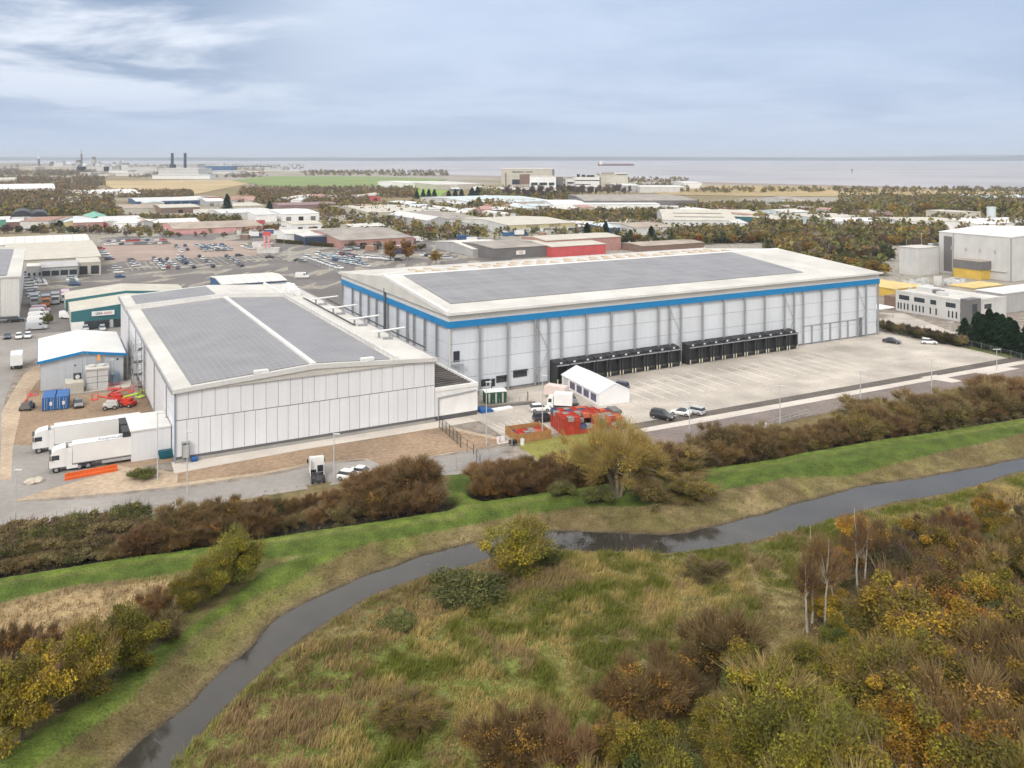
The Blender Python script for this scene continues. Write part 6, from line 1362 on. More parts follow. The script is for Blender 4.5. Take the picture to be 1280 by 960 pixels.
hedge_run([(178,681),(260,668),(340,658)], ['hawthorn','hawthorn','thorn2','brown'], 3.6, 2.5, 'the brown hedge under the service road', 3, ((0,0),(3.2,-.4)))
hedge_run([(350,652),(385,642),(420,638)], ['thorn2','lowgreen','hawthorn'], 2.3, 2.4, 'the hedge dip beside the tractor unit', 4, ((0,-.3),(2.2,-.3)))
hedge_run([(425,640),(452,636)], ['hawthorn','thorn2'], 3.0, 2.2, 'the start of the tall brown hedge', 15, ((0,0),))
hedge_run([(458,635),(500,630),(545,622)], ['hawthorn','brown','hawthorn'], 4.9, 2.6, 'the tall brown hedge before the green path', 5, ((0,-.8),(3.0,0)))
hedge_run([(612,612),(660,606),(722,597)], ['hawthorn','hawthorn','brown'], 4.0, 2.6, 'the dark brown hedge beyond the green path', 6, ((0,0),(2.6,-.2)))
hedge_run([(735,598),(800,587),(880,576)], ['hawthorn','thorn2'], 3.4, 2.7, 'the hedge behind the great willow', 7, ((0,-.6),))
hedge_run([(880,575),(960,563),(1080,541),(1160,529)], ['thorn2','hawthorn','hawthorn','greywillow'], lambda t: 3.1 + 1.1*math.sin(t*6)**2, 2.4, 'the long hedge at the foot of the planings', 8, ((0,0),(2.2,.1)))
hedge_run([(1165,528),(1225,518),(1290,507)], ['hawthorn','thorn2','brown'], 4.6, 2.8, 'the high end of the long hedge', 9, ((0,0),(2.6,.1)))
# -- shrubs on the bank between the two strips of grass
for k, a in enumerate([
 ('amber', 28, 925, 808, 96, 'large orange yellow bush filling the frame edge below the dry bank'),
 ('olive', 58, 880, 800, 70, 'dark green bush sunk between the orange bush and the yellow one'),
 ('yellow', 104, 868, 772, 74, 'yellow tinged bush between the orange bush and the green willow'),
 ('willow', 158, 838, 755, 72, 'dense dark green willow bush next to the yellow tinged one'),
 ('brown', 190, 778, 735, 44, 'thin brown shrub in the dry grass above the dark willow'),
 ('willow', 232, 765, 715, 46, 'small green willow bush at the start of the slanting clump'),
 ('willow', 262, 748, 688, 48, 'green willow bush in the middle of the slanting clump'),
 ('willow', 300, 728, 660, 56, 'tallest olive willow at the top of the slanting clump'),
 ('thorn2', 205, 800, 772, 40, 'low brown shrub on the edge of the lower grass strip'),
 ('brown', 65, 822, 785, 50, 'grey brown shrub behind the yellow tinged bush'), ('brown', 12, 822, 780, 50, 'grey brown shrub behind the orange bush at the frame edge'),
 ('yellow', 651, 713, 643, 76, 'round yellow green willow bush standing at the river bend'),
 ('lowgreen', 590, 745, 722, 100, 'wide dark green mound next to the round willow bush'), ('lowgreen', 688, 705, 690, 30, 'small dark mound at the foot of the round willow bush'), ('lowgreen', 500, 780, 767, 55, 'small dark green rush mound in the meadow'),
 ('thorn2', 885, 722, 703, 46, 'low brown shrub in the rough grass near the river'),
 ('hawthorn', 908, 842, 768, 92, 'domed brown shrub at the meadow edge'),
 ('greywillow', 510, 905, 876, 80, 'low yellow leaved shrub in the middle of the meadow'),
 ('brown', 640, 965, 880, 90, 'brown shrub with orange leaves at the bottom of the meadow'), ('hawthorn', 700, 985, 905, 70, 'dull brown shrub tucked beside the orange spotted one'), ('amber', 765, 960, 900, 60, 'amber shrub right beside the bottom meadow edge'),
 ('brown', 800, 905, 825, 80, 'tall brown twiggy shrub on the meadow edge under the domed one'), ('brown', 845, 880, 812, 70, 'brown shrub between the tall twiggy one and the wood'),
 ('thorn2', 815, 626, 598, 50, 'brown undergrowth shrub below the great willow'), ('greywillow', 862, 622, 596, 60, 'grey gold undergrowth shrub past the great willow'), ('lowgreen', 745, 628, 610, 40, 'green undergrowth at the foot of the great willow'),  ('lowgreen', 700, 622, 606, 40, 'small green clump before the great willow'),
 ('hawthorn', 832, 596, 556, 54, 'dark red brown shrub behind the golden bush'), ('greywillow', 845, 592, 560, 74, 'golden grey bush beside the great willow crown'), ('thorn2', 1075, 520, 497, 40, 'solitary dark shrub on the planings edge'),
 ('thorn2', 895, 562, 532, 44, 'rounded olive shrub at the start of the long hedge'), ('hawthorn', 1250, 500, 470, 70, 'brown bush over the hedge end by the concrete pad'),
 ('lowgreen', 177, 598, 585, 36, 'scrubby green clump beside the orange barrier run'), ('lowgreen', 60, 380+25, 392, 12, 'small weed clump on the grass strip')]):
    plant_px(*a)
# -- the great willow
V, Kc, Cc = plant_geo(77, 10.6, 8.6, 2.0, 150, 34000, .085, [(.36,.26,.05),(.30,.23,.045),(.25,.22,.04),(.40,.29,.06),(.22,.19,.04)], twig_n=13000, twig_len=1.9, twig_w=.020, twig_col=(.31,.245,.08), cl_r=.15, shell=.35, squash=.7)
p = G(772, 622); gz = float(ground_z(p.x, p.y)); t = thing('willow_tree', 'great spreading willow with sparse golden foliage and forked trunk on the bank', 'tree', (p.x, p.y, gz-.1))
mb = MB(); rr = np.random.default_rng(5)
for k in range(6):
    a = k*1.05+.3; q = .9; e1 = np.array([math.cos(a)*2.2, math.sin(a)*1.8, 4.2+.4*(k%2)]); b0 = np.array([math.cos(a)*.35, math.sin(a)*.35, -.3])
    m1 = (b0+e1)/2 + np.array([-.15*math.cos(a),0,.3]); mb.tube(b0, m1, .36, .29, n=7, caps=False).tube(m1, e1, .29, .23, n=7, caps=False)
    near_ = Cc[np.argsort(np.abs(np.arctan2(np.sin(np.arctan2(Cc[:,1],Cc[:,0])-a), np.cos(np.arctan2(Cc[:,1],Cc[:,0])-a))))[:34]]
    for c in near_[::1][:24]:
        mid = e1 + (c-e1)*.5 + np.array([0,0,.5]) + rr.normal(size=3)*.35; mb.tube(e1, mid, .15, .08, n=5, caps=False).tube(mid, c, .08, .025, n=4, caps=False)
obj('trunk', mb, BARKG, t); o = bpy.data.objects.new('crown', crown_mesh('crown', V, Kc)); COL.objects.link(o); o.parent = t
# -- birches with white stems
def birch(px, pyb, pyt, label, stems=2, crown=((.34,.20,.04),(.28,.16,.04),(.22,.14,.04)), n_leaf=1500, seed=1, w=2.1):
    p = G(px, pyb); h = (pyb-pyt)*p.y/F; r = np.random.default_rng(seed)
    V, Kc, Cc = plant_geo(seed, h, w, h*.42, 44, n_leaf, .07, crown, twig_n=1500, twig_len=1.5, twig_w=.014, twig_col=(.20,.125,.06), cl_r=.27, shell=.3)
    t = thing('birch_tree', label, 'tree', (p.x, p.y, float(ground_z(p.x, p.y))-.1)); mb = MB()
    for s in range(stems):
        b = np.array([s*.8-.4*(stems-1), r.normal()*.3, 0]); pts = [b + np.array([(s-.5)*.06*z+r.normal()*.05, r.normal()*.05, z]) for z in np.linspace(0, h*(.97-.08*s), 9)]
        for k in range(8): mb.tube(pts[k], pts[k+1], .15*(1-k*.105), .15*(1-(k+1)*.105), n=6, caps=False)
        for i in r.permutation(len(Cc))[:12]:
            c = Cc[i]; k = int(np.clip((c[2]/h*8)-1.5, 4, 7)); mb.tube(pts[k], c, .03, .01, n=3, caps=False)
    obj('trunk', mb, BIRCH, t); o = bpy.data.objects.new('crown', crown_mesh('crown', V, Kc)); COL.objects.link(o); o.parent = t
birch(1024, 783, 655, 'twin stemmed white birch at the meadow side of the wood', 2, seed=3)
birch(1040, 777, 680, 'thin leaning birch just behind the twin stemmed one', 1, seed=4, w=1.8)
birch(1076, 762, 628, 'tallest birch with white forked stem and russet twigs', 2, seed=5)
birch(1165, 800, 745, 'short pale birch deep in the wood', 2, seed=6, w=2.2)
birch(1190, 808, 748, 'pale birch showing bare stem in the middle of the wood', 1, seed=7, w=2.2)
birch(1262, 830, 770, 'pale branching birch at the frame edge in the wood', 2, seed=8)
birch(1182, 880, 818, 'forked birch stem rising over the orange tree', 2, seed=9, w=2.)
birch(1211, 842, 770, 'thin birch behind the forked stem', 1, seed=10, w=2.)
birch(1120, 815, 742, 'slender birch among the green crowns', 1, seed=12, w=1.8); birch(1237, 900, 812, 'leaning pale birch low at the russet side', 2, seed=13, w=1.8); birch(1270, 870, 790, 'pale birch just inside the frame edge, lower one', 1, seed=14, w=1.8)
birch(1146, 850, 772, 'birch with bare upper stem before the orange crown', 1, seed=15, w=1.6); birch(1008, 790, 700, 'outermost thin birch on the meadow side', 1, seed=16, w=1.6)
# -- the wood: trees placed one by one from a jittered grid, kind by zone
wr = random.Random(12); cnt = {}
zone_w = mpx([(1400,608),(1300,628),(1240,645),(1180,660),(1110,672),(1062,690),(1030,720),(985,790),(930,850),(870,890),(800,945),(760,990),(720,1060),(700,1200),(900,1500),(1700,1500),(1700,600)])
bx = [q[0] for q in zone_w]; by = [q[1] for q in zone_w]
cand = []
y = 47.
while y < 150:
    x = -10.
    while x < 150:
        cand.append((x + wr.uniform(-1.3,1.3), y + wr.uniform(-1.3,1.3))); x += 5.3
    y += 5.0
ca = np.array(cand); ins = inside(ca[:,0], ca[:,1], zone_w)
clear = seg_dist(ca[:,0], ca[:,1], zone_w[:11])
nw = 0
for (x, y), ok, cl in zip(cand, ins, clear):
    if not ok: continue
    px = CX + F*x/y; 
    if px > 1390 or px < 650 or cl < 1.: continue
    py = HY + F*(H-4)/y          # row of the middle of the crown
    n = float(fbm(np.array([x]), np.array([y]), 71, 12., 3)[0]); n2_ = float(fbm(np.array([x]), np.array([y]), 91, 9., 2)[0])
    u = wr.random()
    if py < 660: k = wr.choice(['brown','brown','dark','thorn2','amber']); hh = wr.uniform(3.6,4.8)
    elif py < 745: k = wr.choice(['brown','brown','amber','dark','dark','orange']) if px < 1180 else wr.choice(['olive','greywillow','brown','olive']); hh = wr.uniform(5,7.5)
    elif px < 960: k = wr.choice(['greywillow','willow','willow','olive','yellow']); hh = wr.uniform(5,8)
    elif px < 1120: k = wr.choice(['olive','olive','willow','willow','yellow']) if py < 900 else wr.choice(['willow','yellow','olive','amber']); hh = wr.uniform(6,9.5)
    else: k = wr.choice(['amber','amber','orange','amber','brown','yellow']) if n > .42 else wr.choice(['olive','willow','amber','brown']); hh = wr.uniform(6,9.5)
    if abs(px-1155) < 34 and 905 < py < 990: k = 'orange'; hh = 8.2
    if 975 < px < 1095 and 690 < py < 875: hh = min(hh, 4.4)
    zone = 'the river end of the wood' if py < 660 else ('the far middle of the wood' if py < 745 else ('the meadow side of the wood' if px < 960 else ('the green heart of the wood' if px < 1120 else 'the russet depths of the wood')))
    key = (k, zone); cnt[key] = cnt.get(key, 0) + 1
    size = 'small' if hh < 5.5 else ('tall' if hh > 7.8 else 'middling')
    plant(k, x, y, hh, None, f'{size} {DESC[k]}, {ordn(min(cnt[key]-1,38))} from the camera in {zone}', 'trees of the wood', name='tree'); nw += 1
# the bright one
p = G(1195, 1010); plant('orange', p.x, p.y, 8.6, 7.5, 'brightest orange tree of the wood, low in the frame', 'trees of the wood', name='tree')
# -- conifers by the office
def conifer_proto():
    r = np.random.default_rng(3); n = 9000; z = r.random(n)**.8; tiers = np.floor(z*9)/9 + .02*r.random(n); rad = (1-z)**.8*3.0 + .25; a = r.random(n)*6.283; q = r.random(n)**.4
    rad = rad*(.8+.25*np.sin(a*3+np.floor(z*9)*2.1))
    P_ = np.stack([np.cos(a)*rad*q, np.sin(a)*rad*q, z*7.6+.5-.25*q], 1); nr = unit(n, r)*.6 + np.array([0,0,1.]); nr /= np.linalg.norm(nr,axis=1)[:,None]
    V = leaves_geo(P_, nr, np.full(n, .2), r, .5); Kc = np.repeat(np.array(DG)[r.integers(0,3,n)]*r.uniform(.7,1.5,(n,1)), 4, 0)
    t = thing('conifer', 'x', 'tree', (0,0,-500)); obj('trunk', MB().tube((0,0,-.3),(0,0,6.5),.2,.05,n=6,caps=False), BARK, t); o = bpy.data.objects.new('crown', crown_mesh('crown', V, Kc)); COL.objects.link(o); o.parent = t
    return t
CON = conifer_proto()
def conifer(px, pyb, pyt, wpx, label, grp=None):
    p = G(px, pyb); k = p.y/F; o = dup(CON, (p.x, p.y, 0), random.uniform(0,6), label, grp, (wpx*k/6.2, wpx*k/6.2, (pyb-pyt)*k/8.1)); return o
for i, (x, b, t_, w) in enumerate([(1206,430,397,30),(1222,433,389,36),(1237,436,385,40),(1253,439,392,38),(1268,443,400,36),(1284,447,404,36),(1246,434,390,44),(1228,430,392,40),(1262,436,396,44)]):
    conifer(x, b, t_, w, ['conifer at the office end of the dark clump','second dark conifer in from the office','tallest dark conifer of the clump','dark conifer past the tallest one','dark conifer above the notice board verge','conifer at the frame edge end of the clump','rear conifer behind the tallest one','rear conifer nearer the office tower','rear conifer nearer the frame edge'][i], 'dark conifers along the verge')
for i, (x, b, t_, w) in enumerate([(284,266,242,15),(337,266,251,12),(336,264,250,14)][:2]): conifer(x, b, t_, w*1.25, ['large round dark evergreen alone over the white units','smaller round dark evergreen by the white depot hall'][i])
for i, (x, b, t_, w) in enumerate([(521,249,237,8),(529,249,236,8),(536,249,236,9),(543,250,236,9),(561,250,238,10),(569,250,236,10),(577,250,236,10),(590,248,234,12),(597,247,233,12),(734,296,278,14),(757,294,276,12),(814,298,282,13),(788,300,288,12),(74,284,275,11)]):
    conifer(x, b, t_, w*1.2, f'{ordn(i)} of the scattered dark evergreens counted across the estate', 'scattered dark evergreens')
# -- hedge before the office (garden shrubs)
for i in range(13):
    x = 1100 + i*8.6; y_ = 413 + i*1.75
    p = G(x, y_); plant('dark' if i % 3 else 'bramble', p.x, p.y, 3.4, 4.4, f'{ordn(i)} dark green shrub along the verge between warehouse corner and conifers', 'verge shrubs before the office', z=0)
# -- far trees, individual
def far_proto(kind, cols_, seed, poplar=False, sparse=False):
    r = np.random.default_rng(seed)
    V, Kc, Cc = plant_geo(seed, 8., 1.6 if poplar else 4., .8, 26, 900 if not sparse else 420, .42 if not sparse else .26, cols_, twig_n=160 if not sparse else 700, twig_len=1.6, twig_w=.06, twig_col=np.array(cols_[0])*.8, cl_r=.36)
    t = thing('tree', 'x', 'tree', (0,0,-500)); mb = MB(); limbs(mb, Cc, .8, 8., .22, r, 6, n=4)
    obj('trunk', mb, BARK, t); o = bpy.data.objects.new('crown', crown_mesh('crown', V, Kc)); COL.objects.link(o); o.parent = t
    return t
FP = {'olive brown': far_proto('a', [(.13,.11,.04),(.16,.12,.045),(.11,.10,.035)], 1), 'rust orange': far_proto('b', [(.26,.13,.035),(.21,.11,.03),(.28,.16,.04)], 2), 'golden': far_proto('c', [(.30,.20,.04),(.25,.18,.04)], 3),
      'bare brown': far_proto('d', [(.15,.11,.085),(.18,.125,.095)], 4, sparse=True), 'dark green': far_proto('e', [(.05,.065,.025),(.07,.08,.03)], 5), 'bare poplar': far_proto('f', [(.17,.12,.10)], 6, True, True), 'yellow green': far_proto('g', [(.22,.2,.05),(.18,.17,.05)], 8)}
def far_tree(kind, px, pyb, hpx, wpx, label, grp):
    p = G(px, pyb); k = p.y/F; b = 1.6 if kind == 'bare poplar' else 4.
    dup(FP[kind], (p.x, p.y, 0), random.uniform(0,6.28), label, grp, (wpx*k/2/b, wpx*k/2/b, hpx*k/8.))
fr_ = random.Random(21)
MASS = []
def belt(x0, x1, y0, y1, n, kinds, h, where, w=1.25):
    if (y0 + y1)/2 < 289 and 'poplar' not in where and 'willow belt' not in where:
        MASS.append((x0, x1, min(y0,y1)-1.5, max(y0,y1)+1.5, n/9, h*1.1/F*(F*H/(((y0+y1)/2)-HY)))); return
    c = {}
    it = []
    for i in range(n):
        it.append((x0 + (x1-x0)*(i+fr_.random())/n, i))
    for x, i in it:
        t_ = (x-x0)/(x1-x0); k = fr_.choice(kinds); y_ = y0 + (y1-y0)*t_ + fr_.uniform(-1,1)*.6; hh = h*fr_.uniform(.75,1.25)
        far_tree(k, x, y_, hh, hh*w*fr_.uniform(.8,1.25), f'{k} tree, {ordn(min(i,38))} along {where}', f'trees along {where}')
A = ['olive brown','olive brown','rust orange','golden','bare brown','yellow green']
belt(985, 1105, 330, 345, 22, A, 17, 'the belt behind the large warehouse end')
belt(960, 1110, 316, 326, 22, ['bare brown','olive brown','rust orange','dark green'], 15, 'the second belt behind the large warehouse end')
belt(935, 1170, 303, 308, 26, ['bare brown','rust orange','olive brown','golden'], 12, 'the wooded road past the pale factory')
belt(1085, 1175, 296, 300, 12, ['bare brown','rust orange'], 12, 'the brown trees under the long white unit')
belt(820, 960, 307, 303, 18, ['rust orange','yellow green','dark green','golden'], 13, 'the orange trees beyond the roof ridge')
belt(700, 810, 302, 306, 12, ['dark green','rust orange','olive brown','yellow green'], 13, 'the trees behind the brick hall')
belt(660, 700, 303, 304, 5, ['yellow green','olive brown'], 12, 'the trees under the yellow banded warehouse')
belt(745, 850, 272, 270, 14, ['golden','olive brown','yellow green','bare brown'], 9, 'the golden wood before the long white works')
belt(640, 745, 273, 272, 12, ['golden','olive brown','bare brown'], 9, 'the trees beyond the yellow banded warehouse')
belt(590, 640, 262, 261, 4, ['olive brown','bare brown'], 11, 'the big crowns before the pale blue hall')
belt(688, 790, 246, 244, 20, ['bare poplar'], 13, 'the bare poplar row before the riverside offices', .4)
belt(628, 690, 248, 247, 13, ['bare poplar'], 14, 'the bare poplar row before the cream tower', .4)
belt(1045, 1200, 271, 272, 16, ['yellow green','golden','olive brown'], 17, 'the tall willow belt on the marsh edge', .9)
belt(1195, 1290, 268, 268, 12, ['bare brown','dark green','bare poplar'], 14, 'the bare belt beside the silo', .7)
belt(490, 530, 323, 325, 2, ['rust orange'], 20, 'the road by the blue lorry', .8)
far_tree('rust orange', 488, 326, 26, 22, 'large orange tree in front of the sprawling works', None); far_tree('golden', 545, 330, 19, 16, 'yellow orange tree just over the large warehouse gable', None)
belt(430, 530, 310, 314, 10, ['bare brown','olive brown','rust orange'], 9, 'the planting outside the sprawling works')
belt(0, 70, 292, 290, 8, ['olive brown','bare brown','dark green'], 10, 'the roadside by the black barrel roofs')
belt(80, 150, 292, 293, 7, ['olive brown','dark green','bare brown'], 9, 'the roadside by the green gable')
belt(150, 280, 296, 297, 9, ['bare brown','yellow green','dark green'], 8, 'the kerb of the pink warehouse')
belt(0, 150, 270, 271, 24, ['olive brown','golden','rust orange','olive brown'], 11, 'the wooded belt over the green sheds')
belt(150, 300, 275, 277, 18, ['golden','olive brown','bare brown'], 8, 'the trees before the twin bay works')
belt(400, 560, 268, 262, 20, ['bare brown','bare brown','golden','dark green'], 9, 'the scrub round the maroon roofs')
belt(320, 400, 288, 292, 7, ['rust orange','bare brown'], 8, 'the rusty hedge trees by the white garage')
belt(490, 600, 290, 292, 14, ['olive brown','bare brown'], 8, 'the scrub behind the lorry line')
# -- far woods as masses
def wood_mass(name, regions, n, size, seed, cols_, hpx=None):
    r = np.random.default_rng(seed); V = []; Kc = []; tot = sum(q[4] for q in regions)
    for (x0, x1, y0, y1, wgt, hm) in regions:
        m = int(n*wgt/tot); px = r.uniform(x0, x1, m); iy = r.uniform(1/(y1-HY), 1/(y0-HY), m); d = F*H*iy; X_ = (px-CX)/F*d
        crown_w = hm*.55*r.uniform(.7,1.3,m); hh = hm*r.uniform(.7,1.2,m); k = 30
        u = unit(m*k, r); u[:,2] = np.abs(u[:,2]); rep = np.repeat(np.arange(m), k); q = r.uniform(.6,1.,(m*k,1))
        P_ = np.stack([X_[rep], d[rep], np.zeros(m*k)], 1) + u*q*np.stack([crown_w[rep], crown_w[rep], hh[rep]], 1)
        V.append(leaves_geo(P_, unit(m*k, r), hm*.17*np.ones(m*k), r, .7)); c = np.array(cols_)[r.integers(0,len(cols_),m)]*r.uniform(.7,1.3,(m,1)); Kc.append(np.repeat(c[rep]*r.uniform(.8,1.2,(m*k,1)), 4, 0))
    o = bpy.data.objects.new(name, crown_mesh(name, np.concatenate(V), np.concatenate(Kc))); COL.objects.link(o); return o
BW = [(.18,.14,.085),(.20,.155,.10),(.16,.14,.06),(.19,.135,.07),(.22,.17,.06)]
o = wood_mass('distant_woods', [(-40,130,222,232,4,8),(-40,120,232,262,6,8),(120,240,240,248,3,6),(0,140,252,268,4,8),(300,520,236,248,4,7),(320,460,247,256,3,7),(-40,120,212,220,4,9),(160,330,217,222,2,8),(-40,60,244,250,2,8)], 3600, 3, 5, BW + [(.20,.12,.04),(.13,.125,.04)])
tag(o, 'hazy brown woods and scrub patches beyond the far industrial roofs', 'woods', None, 'stuff')
o = wood_mass('distant_scrub', [(380,560,214,220,3,9),(700,860,223,229,2,6),(870,1290,236,241,4,6),(600,720,240,250,3,9),(850,1060,258,266,4,7),(1050,1290,246,262,4,8),(940,1290,262,290,5,8),(700,860,232,240,4,7),(400,640,255,300,6,6),(40,360,284,292,2,4),(640,840,262,296,5,5),(840,1000,290,304,5,6),(-40,380,206,213,5,9),(960,1112,286,336,2,8),(1090,1180,290,306,3,7)] + MASS, 5600, 3, 6, BW + [(.22,.18,.04),(.09,.09,.03),(.26,.18,.04),(.15,.15,.04)])
tag(o, 'low scrub and hedges scattered round the estate and the coast', 'scrub', None, 'stuff')
# roadside clipped hedge
r = thing('clipped_hedge', 'long clipped brown green hedge beside the road by the navy shed', 'hedge', G(345,303.5)); d = G(416,309.5)-G(345,303.5)
rr = np.random.default_rng(2); n = 5000; tt = rr.random(n); P_ = np.stack([tt*d.x+rr.normal(size=n)*.2, tt*d.y+rr.uniform(0,2.2,n), rr.uniform(.1,2.1,n)],1)
o = bpy.data.objects.new('foliage', crown_mesh('foliage', leaves_geo(P_, unit(n, rr), np.full(n,.3), rr), np.repeat(np.array([(.16,.11,.04),(.10,.10,.03)])[rr.integers(0,2,n)],4,0))); COL.objects.link(o); o.parent = r
# -- rough grass, reeds: tufts of blades over the meadow
def tufts(name, poly_fn, bbox, n, hgt, cols_fn, seed, blades=6, width=.036, lean=.5):
    r = np.random.default_rng(seed); x = r.uniform(bbox[0], bbox[1], n); y = r.uniform(bbox[2], bbox[3], n)
    ok = poly_fn(x, y, r); x, y = x[ok], y[ok]; n = len(x); z = ground_z(x, y)
    hn = hgt(x, y) * r.uniform(.6,1.3,n); c = cols_fn(x, y, r)
    rep = np.repeat(np.arange(n), blades); m = len(rep)
    a = r.random(m)*6.283; la = .35 + .5*r.random(m); ln = np.stack([np.cos(a)*la*lean + .25, np.sin(a)*la*lean - .1, np.ones(m)], 1); ln /= np.linalg.norm(ln,axis=1)[:,None]
    b = np.stack([x[rep], y[rep], z[rep]-.05], 1) + np.stack([r.normal(size=m)*.13, r.normal(size=m)*.13, np.zeros(m)],1)
    tip = b + ln*(hn[rep]*r.uniform(.6,1.15,m))[:,None]; sd = np.stack([np.cos(a+1.57), np.sin(a+1.57), np.zeros(m)],1)*width*r.uniform(.7,1.5,m)[:,None]
    V = np.stack([b-sd, b+sd, tip+sd*.25, tip-sd*.25],1).reshape(-1,3); Kc = np.repeat(c[rep]*r.uniform(.7,1.3,(m,1)),4,0)
    o = bpy.data.objects.new(name, crown_mesh(name, V, Kc, GRASS)); COL.objects.link(o); return o
GRASS = leaf_mat('grass blades', trans=.2, hue=0, val=0)
def md(x, y, r):
    wdd = inside(x, y, WOOD)
    dr_ = seg_dist(x, y, river, True); ok = inside(x, y, meadow) & ~inside(x, y, river) & (dr_ > .9)
    px = CX + F*x/y; return ok & (px < 1330) & (px > 120) & (~wdd | (r.random(len(x)) < .12)) & (fbm(x, y, 67, 1.6, 2) + r.random(len(x))*.35 > .48)
def mcol(x, y, r):
    a = fbm(x, y, 61, 8., 4); b = fbm(x, y, 62, 3., 3); g = fbm(x, y, 63, 17., 3); n = len(x)
    c = mixc(np.array([.165,.18,.03]), np.array([.47,.37,.14]), sstep(.6*a+.4*b, .42, .62)[:,None]); c = mixc(c, np.array([.145,.165,.028]), (.85*sstep(g, .45, .56))[:,None])
    c = mixc(c, np.array([.36,.25,.14]), (.6*sstep(fbm(x, y, 64, 6., 3), .58, .68))[:,None])
    dr_ = seg_dist(x, y, river, True); c = mixc(c, np.array([.32,.21,.12]), ((r.random(n) < .55) & (dr_ < 11) & (dr_ > 2) & (x < 2))[:,None]*.8)
    c = mixc(c, np.array([.30,.32,.08]), ((dr_ < 2.2) & (r.random(n) < .7))[:,None]*.7); return c
o = tufts('meadow_grass', md, (-45, 90, 50, 135), 230000, lambda x, y: (.24 + .55*fbm(x, y, 65, 5., 3))*(.55 + .9*sstep(fbm(x, y, 67, 1.6, 2), .35, .65)), mcol, 31, 6)
tag(o, 'rough tussocky grass and reeds of green, straw and brown filling the meadow inside the river bend', 'grass', None, 'stuff')
def bank_(x, y, r):
    dr_ = seg_dist(x, y, river, True); return ~inside(x, y, river) & ~inside(x, y, meadow) & (dr_ > .5) & ~inside(x, y, estate) & ((dr_ < 6) | inside(x, y, dry_left) | (r.random(len(x)) < .25))
def bcol(x, y, r):
    n = len(x); c = mixc(np.array([.17,.16,.05]), np.array([.27,.22,.09]), fbm(x, y, 66, 4., 3)[:,None]); 
    gi2 = (seg_dist(x, y, mpx(DITCH)) > 4) & (seg_dist(x, y, mpx(DITCH2)) > 4); c = np.where(inside(x, y, dry_left)[:,None], mixc(np.array([.38,.27,.14]), np.array([.24,.17,.09]), r.random((n,1))), c)
    gi = inside(x, y, green_top) | inside(x, y, green_low); return np.where(gi[:,None], np.where(gi2[:,None], np.array([.07,.115,.02]), np.array([.10,.15,.026]))*r.uniform(.7,1.3,(n,1)), c)  # blades on the lower slope carry the same painted shade
o = tufts('bank_grass', bank_, (-110, 175, 52, 178), 120000, lambda x, y: np.where(inside(x, y, dry_left), .55, np.where(inside(x, y, green_top) | inside(x, y, green_low), .14, .28)), bcol, 32, 5, .03)
tag(o, 'short bank grass, bright green on the mown strips and dry brown by the water', 'grass', None, 'stuff')

# ================================================================== air, sky, light, camera
hz = MB().box(-45000, 55000, -500, 55000, -8, 150)
m = bpy.data.materials.new('haze'); m.use_nodes = True; N = m.node_tree.nodes; N.remove(N['Principled BSDF'])
pv = N.new('ShaderNodeVolumePrincipled'); pv.inputs['Density'].default_value = 8.5e-5; pv.inputs['Color'].default_value = (.78,.86,.99,1); pv.inputs['Anisotropy'].default_value = 0.
m.node_tree.links.new(pv.outputs[0], N['Material Output'].inputs['Volume'])
tag(obj('haze', hz, m), None, None, kind='stuff')

SUN_EL, SUN_AZ = math.radians(40), math.radians(-158)     # azimuth from +Y towards +X: veiled sun behind the camera, a little to its side
w = bpy.data.worlds.new('World'); SC.world = w; w.use_nodes = True; N = w.node_tree.nodes; K = w.node_tree.links; bg = N['Background']
sk = N.new('ShaderNodeTexSky'); sk.sky_type = 'NISHITA'; sk.sun_disc = False; sk.sun_elevation = SUN_EL; sk.sun_rotation = SUN_AZ; sk.dust_density = 3.
bg.inputs['Strength'].default_value = .127
tc = N.new('ShaderNodeTexCoord'); sp = N.new('ShaderNodeSeparateXYZ'); K.new(tc.outputs['Generated'], sp.inputs[0])
def M(op, a, b=None, c=None):
    n = N.new('ShaderNodeMath'); n.operation = op
    for i, v in enumerate((a, b, c)):
        if v is None: continue
        if isinstance(v, (int, float)): n.inputs[i].default_value = v
        else: K.new(v, n.inputs[i])
    return n.outputs[0]
def MR(v, a, b, c, d, smooth=True):
    n = N.new('ShaderNodeMapRange'); n.interpolation_type = 'SMOOTHSTEP' if smooth else 'LINEAR'
    K.new(v, n.inputs[0])
    for i, q in enumerate((a, b, c, d)): n.inputs[i+1].default_value = q
    return n.outputs[0]
def MIX(f, a, b):
    n = N.new('ShaderNodeMix'); n.data_type = 'RGBA'
    if isinstance(f, (int, float)): n.inputs[0].default_value = f
    else: K.new(f, n.inputs[0])
    for i, v in ((6, a), (7, b)):
        if isinstance(v, tuple): n.inputs[i].default_value = (*v, 1)
        else: K.new(v, n.inputs[i])
    return n.outputs[2]
def MAXF(a, b): return M('MAXIMUM', a, b)
X_, Y_, Z_ = sp.outputs
zz = M('MAXIMUM', Z_, 0.)
den = M('ADD', zz, .10); cx_ = M('DIVIDE', X_, den); cy_ = M('DIVIDE', Y_, den)
cb = N.new('ShaderNodeCombineXYZ'); K.new(cx_, cb.inputs[0]); K.new(cy_, cb.inputs[1])
def noise(scale, det, rough, dist=0., seed=0.):
    n = N.new('ShaderNodeTexNoise'); n.inputs['Scale'].default_value = scale; n.inputs['Detail'].default_value = det; n.inputs['Roughness'].default_value = rough; n.inputs['Distortion'].default_value = dist
    mp = N.new('ShaderNodeMapping'); mp.inputs['Location'].default_value = (seed, seed*1.7, 0); K.new(cb.outputs[0], mp.inputs['Vector']); K.new(mp.outputs[0], n.inputs['Vector']); return n.outputs['Fac']
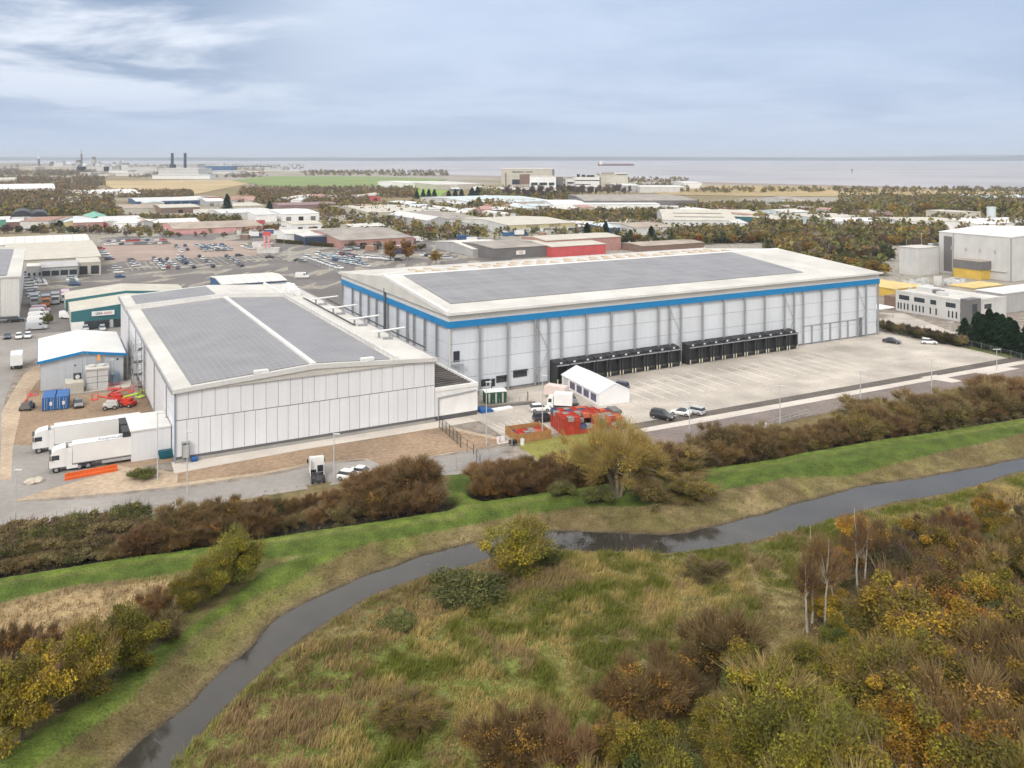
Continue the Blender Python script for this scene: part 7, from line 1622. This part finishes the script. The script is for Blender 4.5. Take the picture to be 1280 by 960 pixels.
n1 = noise(.75, 9, .58, .4, 3.1); n2 = noise(.22, 4, .5, 0, 8.3)
az = M('ARCTAN2', X_, Y_)                                     # 0 ahead, negative to the left
left = MR(az, -.40, -.16, 1., 0.)
up = MR(Z_, .02, .12, 0., 1.)
soft = (5.1,5.95,7.5); veil = (3.8,4.7,6.4)
base_c = MIX(MR(M('ADD', M('MULTIPLY', n2, .6), M('MULTIPLY', n1, .4)), .40, .60, 0., 1.), veil, soft)
dark = MIX(MR(n1, .40, .60, 0., 1.), (2.3,3.1,4.5), (7.4,7.8,8.6))
lf = M('MULTIPLY', left, up)
br = M('MULTIPLY', MR(M('ABSOLUTE', M('ADD', az, .24)), 0., .17, 1., 0.), MR(Z_, .03, .13, 0., 1.))
c1 = MIX(M('MULTIPLY', br, .35), base_c, (6.8,7.3,8.1))
c2 = MIX(M('MULTIPLY', lf, .85), c1, dark)
hor = MIX(MR(Z_, .0, .05, 1., 0.), c2, (4.8,5.7,7.2))
zcol = MIX(MAXF(MR(Z_, .17, .5, 0., 1.), MR(Y_, .2, -.3, 0., 1.)), hor, (6.9,6.75,6.5))
full = MIX(.88, sk.outputs[0], zcol)
zen = M('MULTIPLY', MR(Z_, .17, .6, 1., 1.85), MR(Z_, -.3, -.02, .4, 1.))
vm = N.new('ShaderNodeVectorMath'); vm.operation = 'SCALE'; K.new(full, vm.inputs[0]); K.new(zen, vm.inputs['Scale']); K.new(vm.outputs[0], bg.inputs[0])
ld = bpy.data.lights.new('sun', 'SUN'); ld.energy = 1.8; ld.angle = math.radians(11); ld.color = (1., .95, .88)
lo = bpy.data.objects.new('sun', ld); COL.objects.link(lo)
dv_ = Vector((math.sin(SUN_AZ)*math.cos(SUN_EL), math.cos(SUN_AZ)*math.cos(SUN_EL), math.sin(SUN_EL)))
lo.rotation_euler = dv_.to_track_quat('Z', 'Y').to_euler(); lo.location = (0, 0, 200)
cd = bpy.data.cameras.new('camera'); cam = bpy.data.objects.new('camera', cd); COL.objects.link(cam); SC.camera = cam
cam.location = (0, 0, H); cam.rotation_euler = (math.pi/2, 0, 0); cd.sensor_width = 36; cd.lens = F/1280*36; cd.shift_y = -(480-HY)/1280; cd.clip_end = 90000; cd.clip_start = .5
SC.view_settings.view_transform = 'Standard'; SC.view_settings.look = 'None'; SC.view_settings.exposure = .03; SC.view_settings.gamma = 1; SC.view_settings.use_curve_mapping = False
cy = SC.cycles; cy.max_bounces = 4; cy.diffuse_bounces = 2; cy.glossy_bounces = 2; cy.transmission_bounces = 2; cy.transparent_max_bounces = 4; cy.volume_bounces = 0
cy.use_adaptive_sampling = True; cy.adaptive_threshold = .03; cy.use_denoising = True; cy.caustics_reflective = False; cy.caustics_refractive = False
try: cy.denoiser = 'OPENIMAGEDENOISE'
except Exception: pass
# remove the parked prototypes
for r in list(CARS.values()) + [TR, CON] + [q[0] for q in PRO.values()] + list(FP.values()):
    for c in list(r.children):
        for g in list(c.children): bpy.data.objects.remove(g)
        bpy.data.objects.remove(c)
    bpy.data.objects.remove(r)
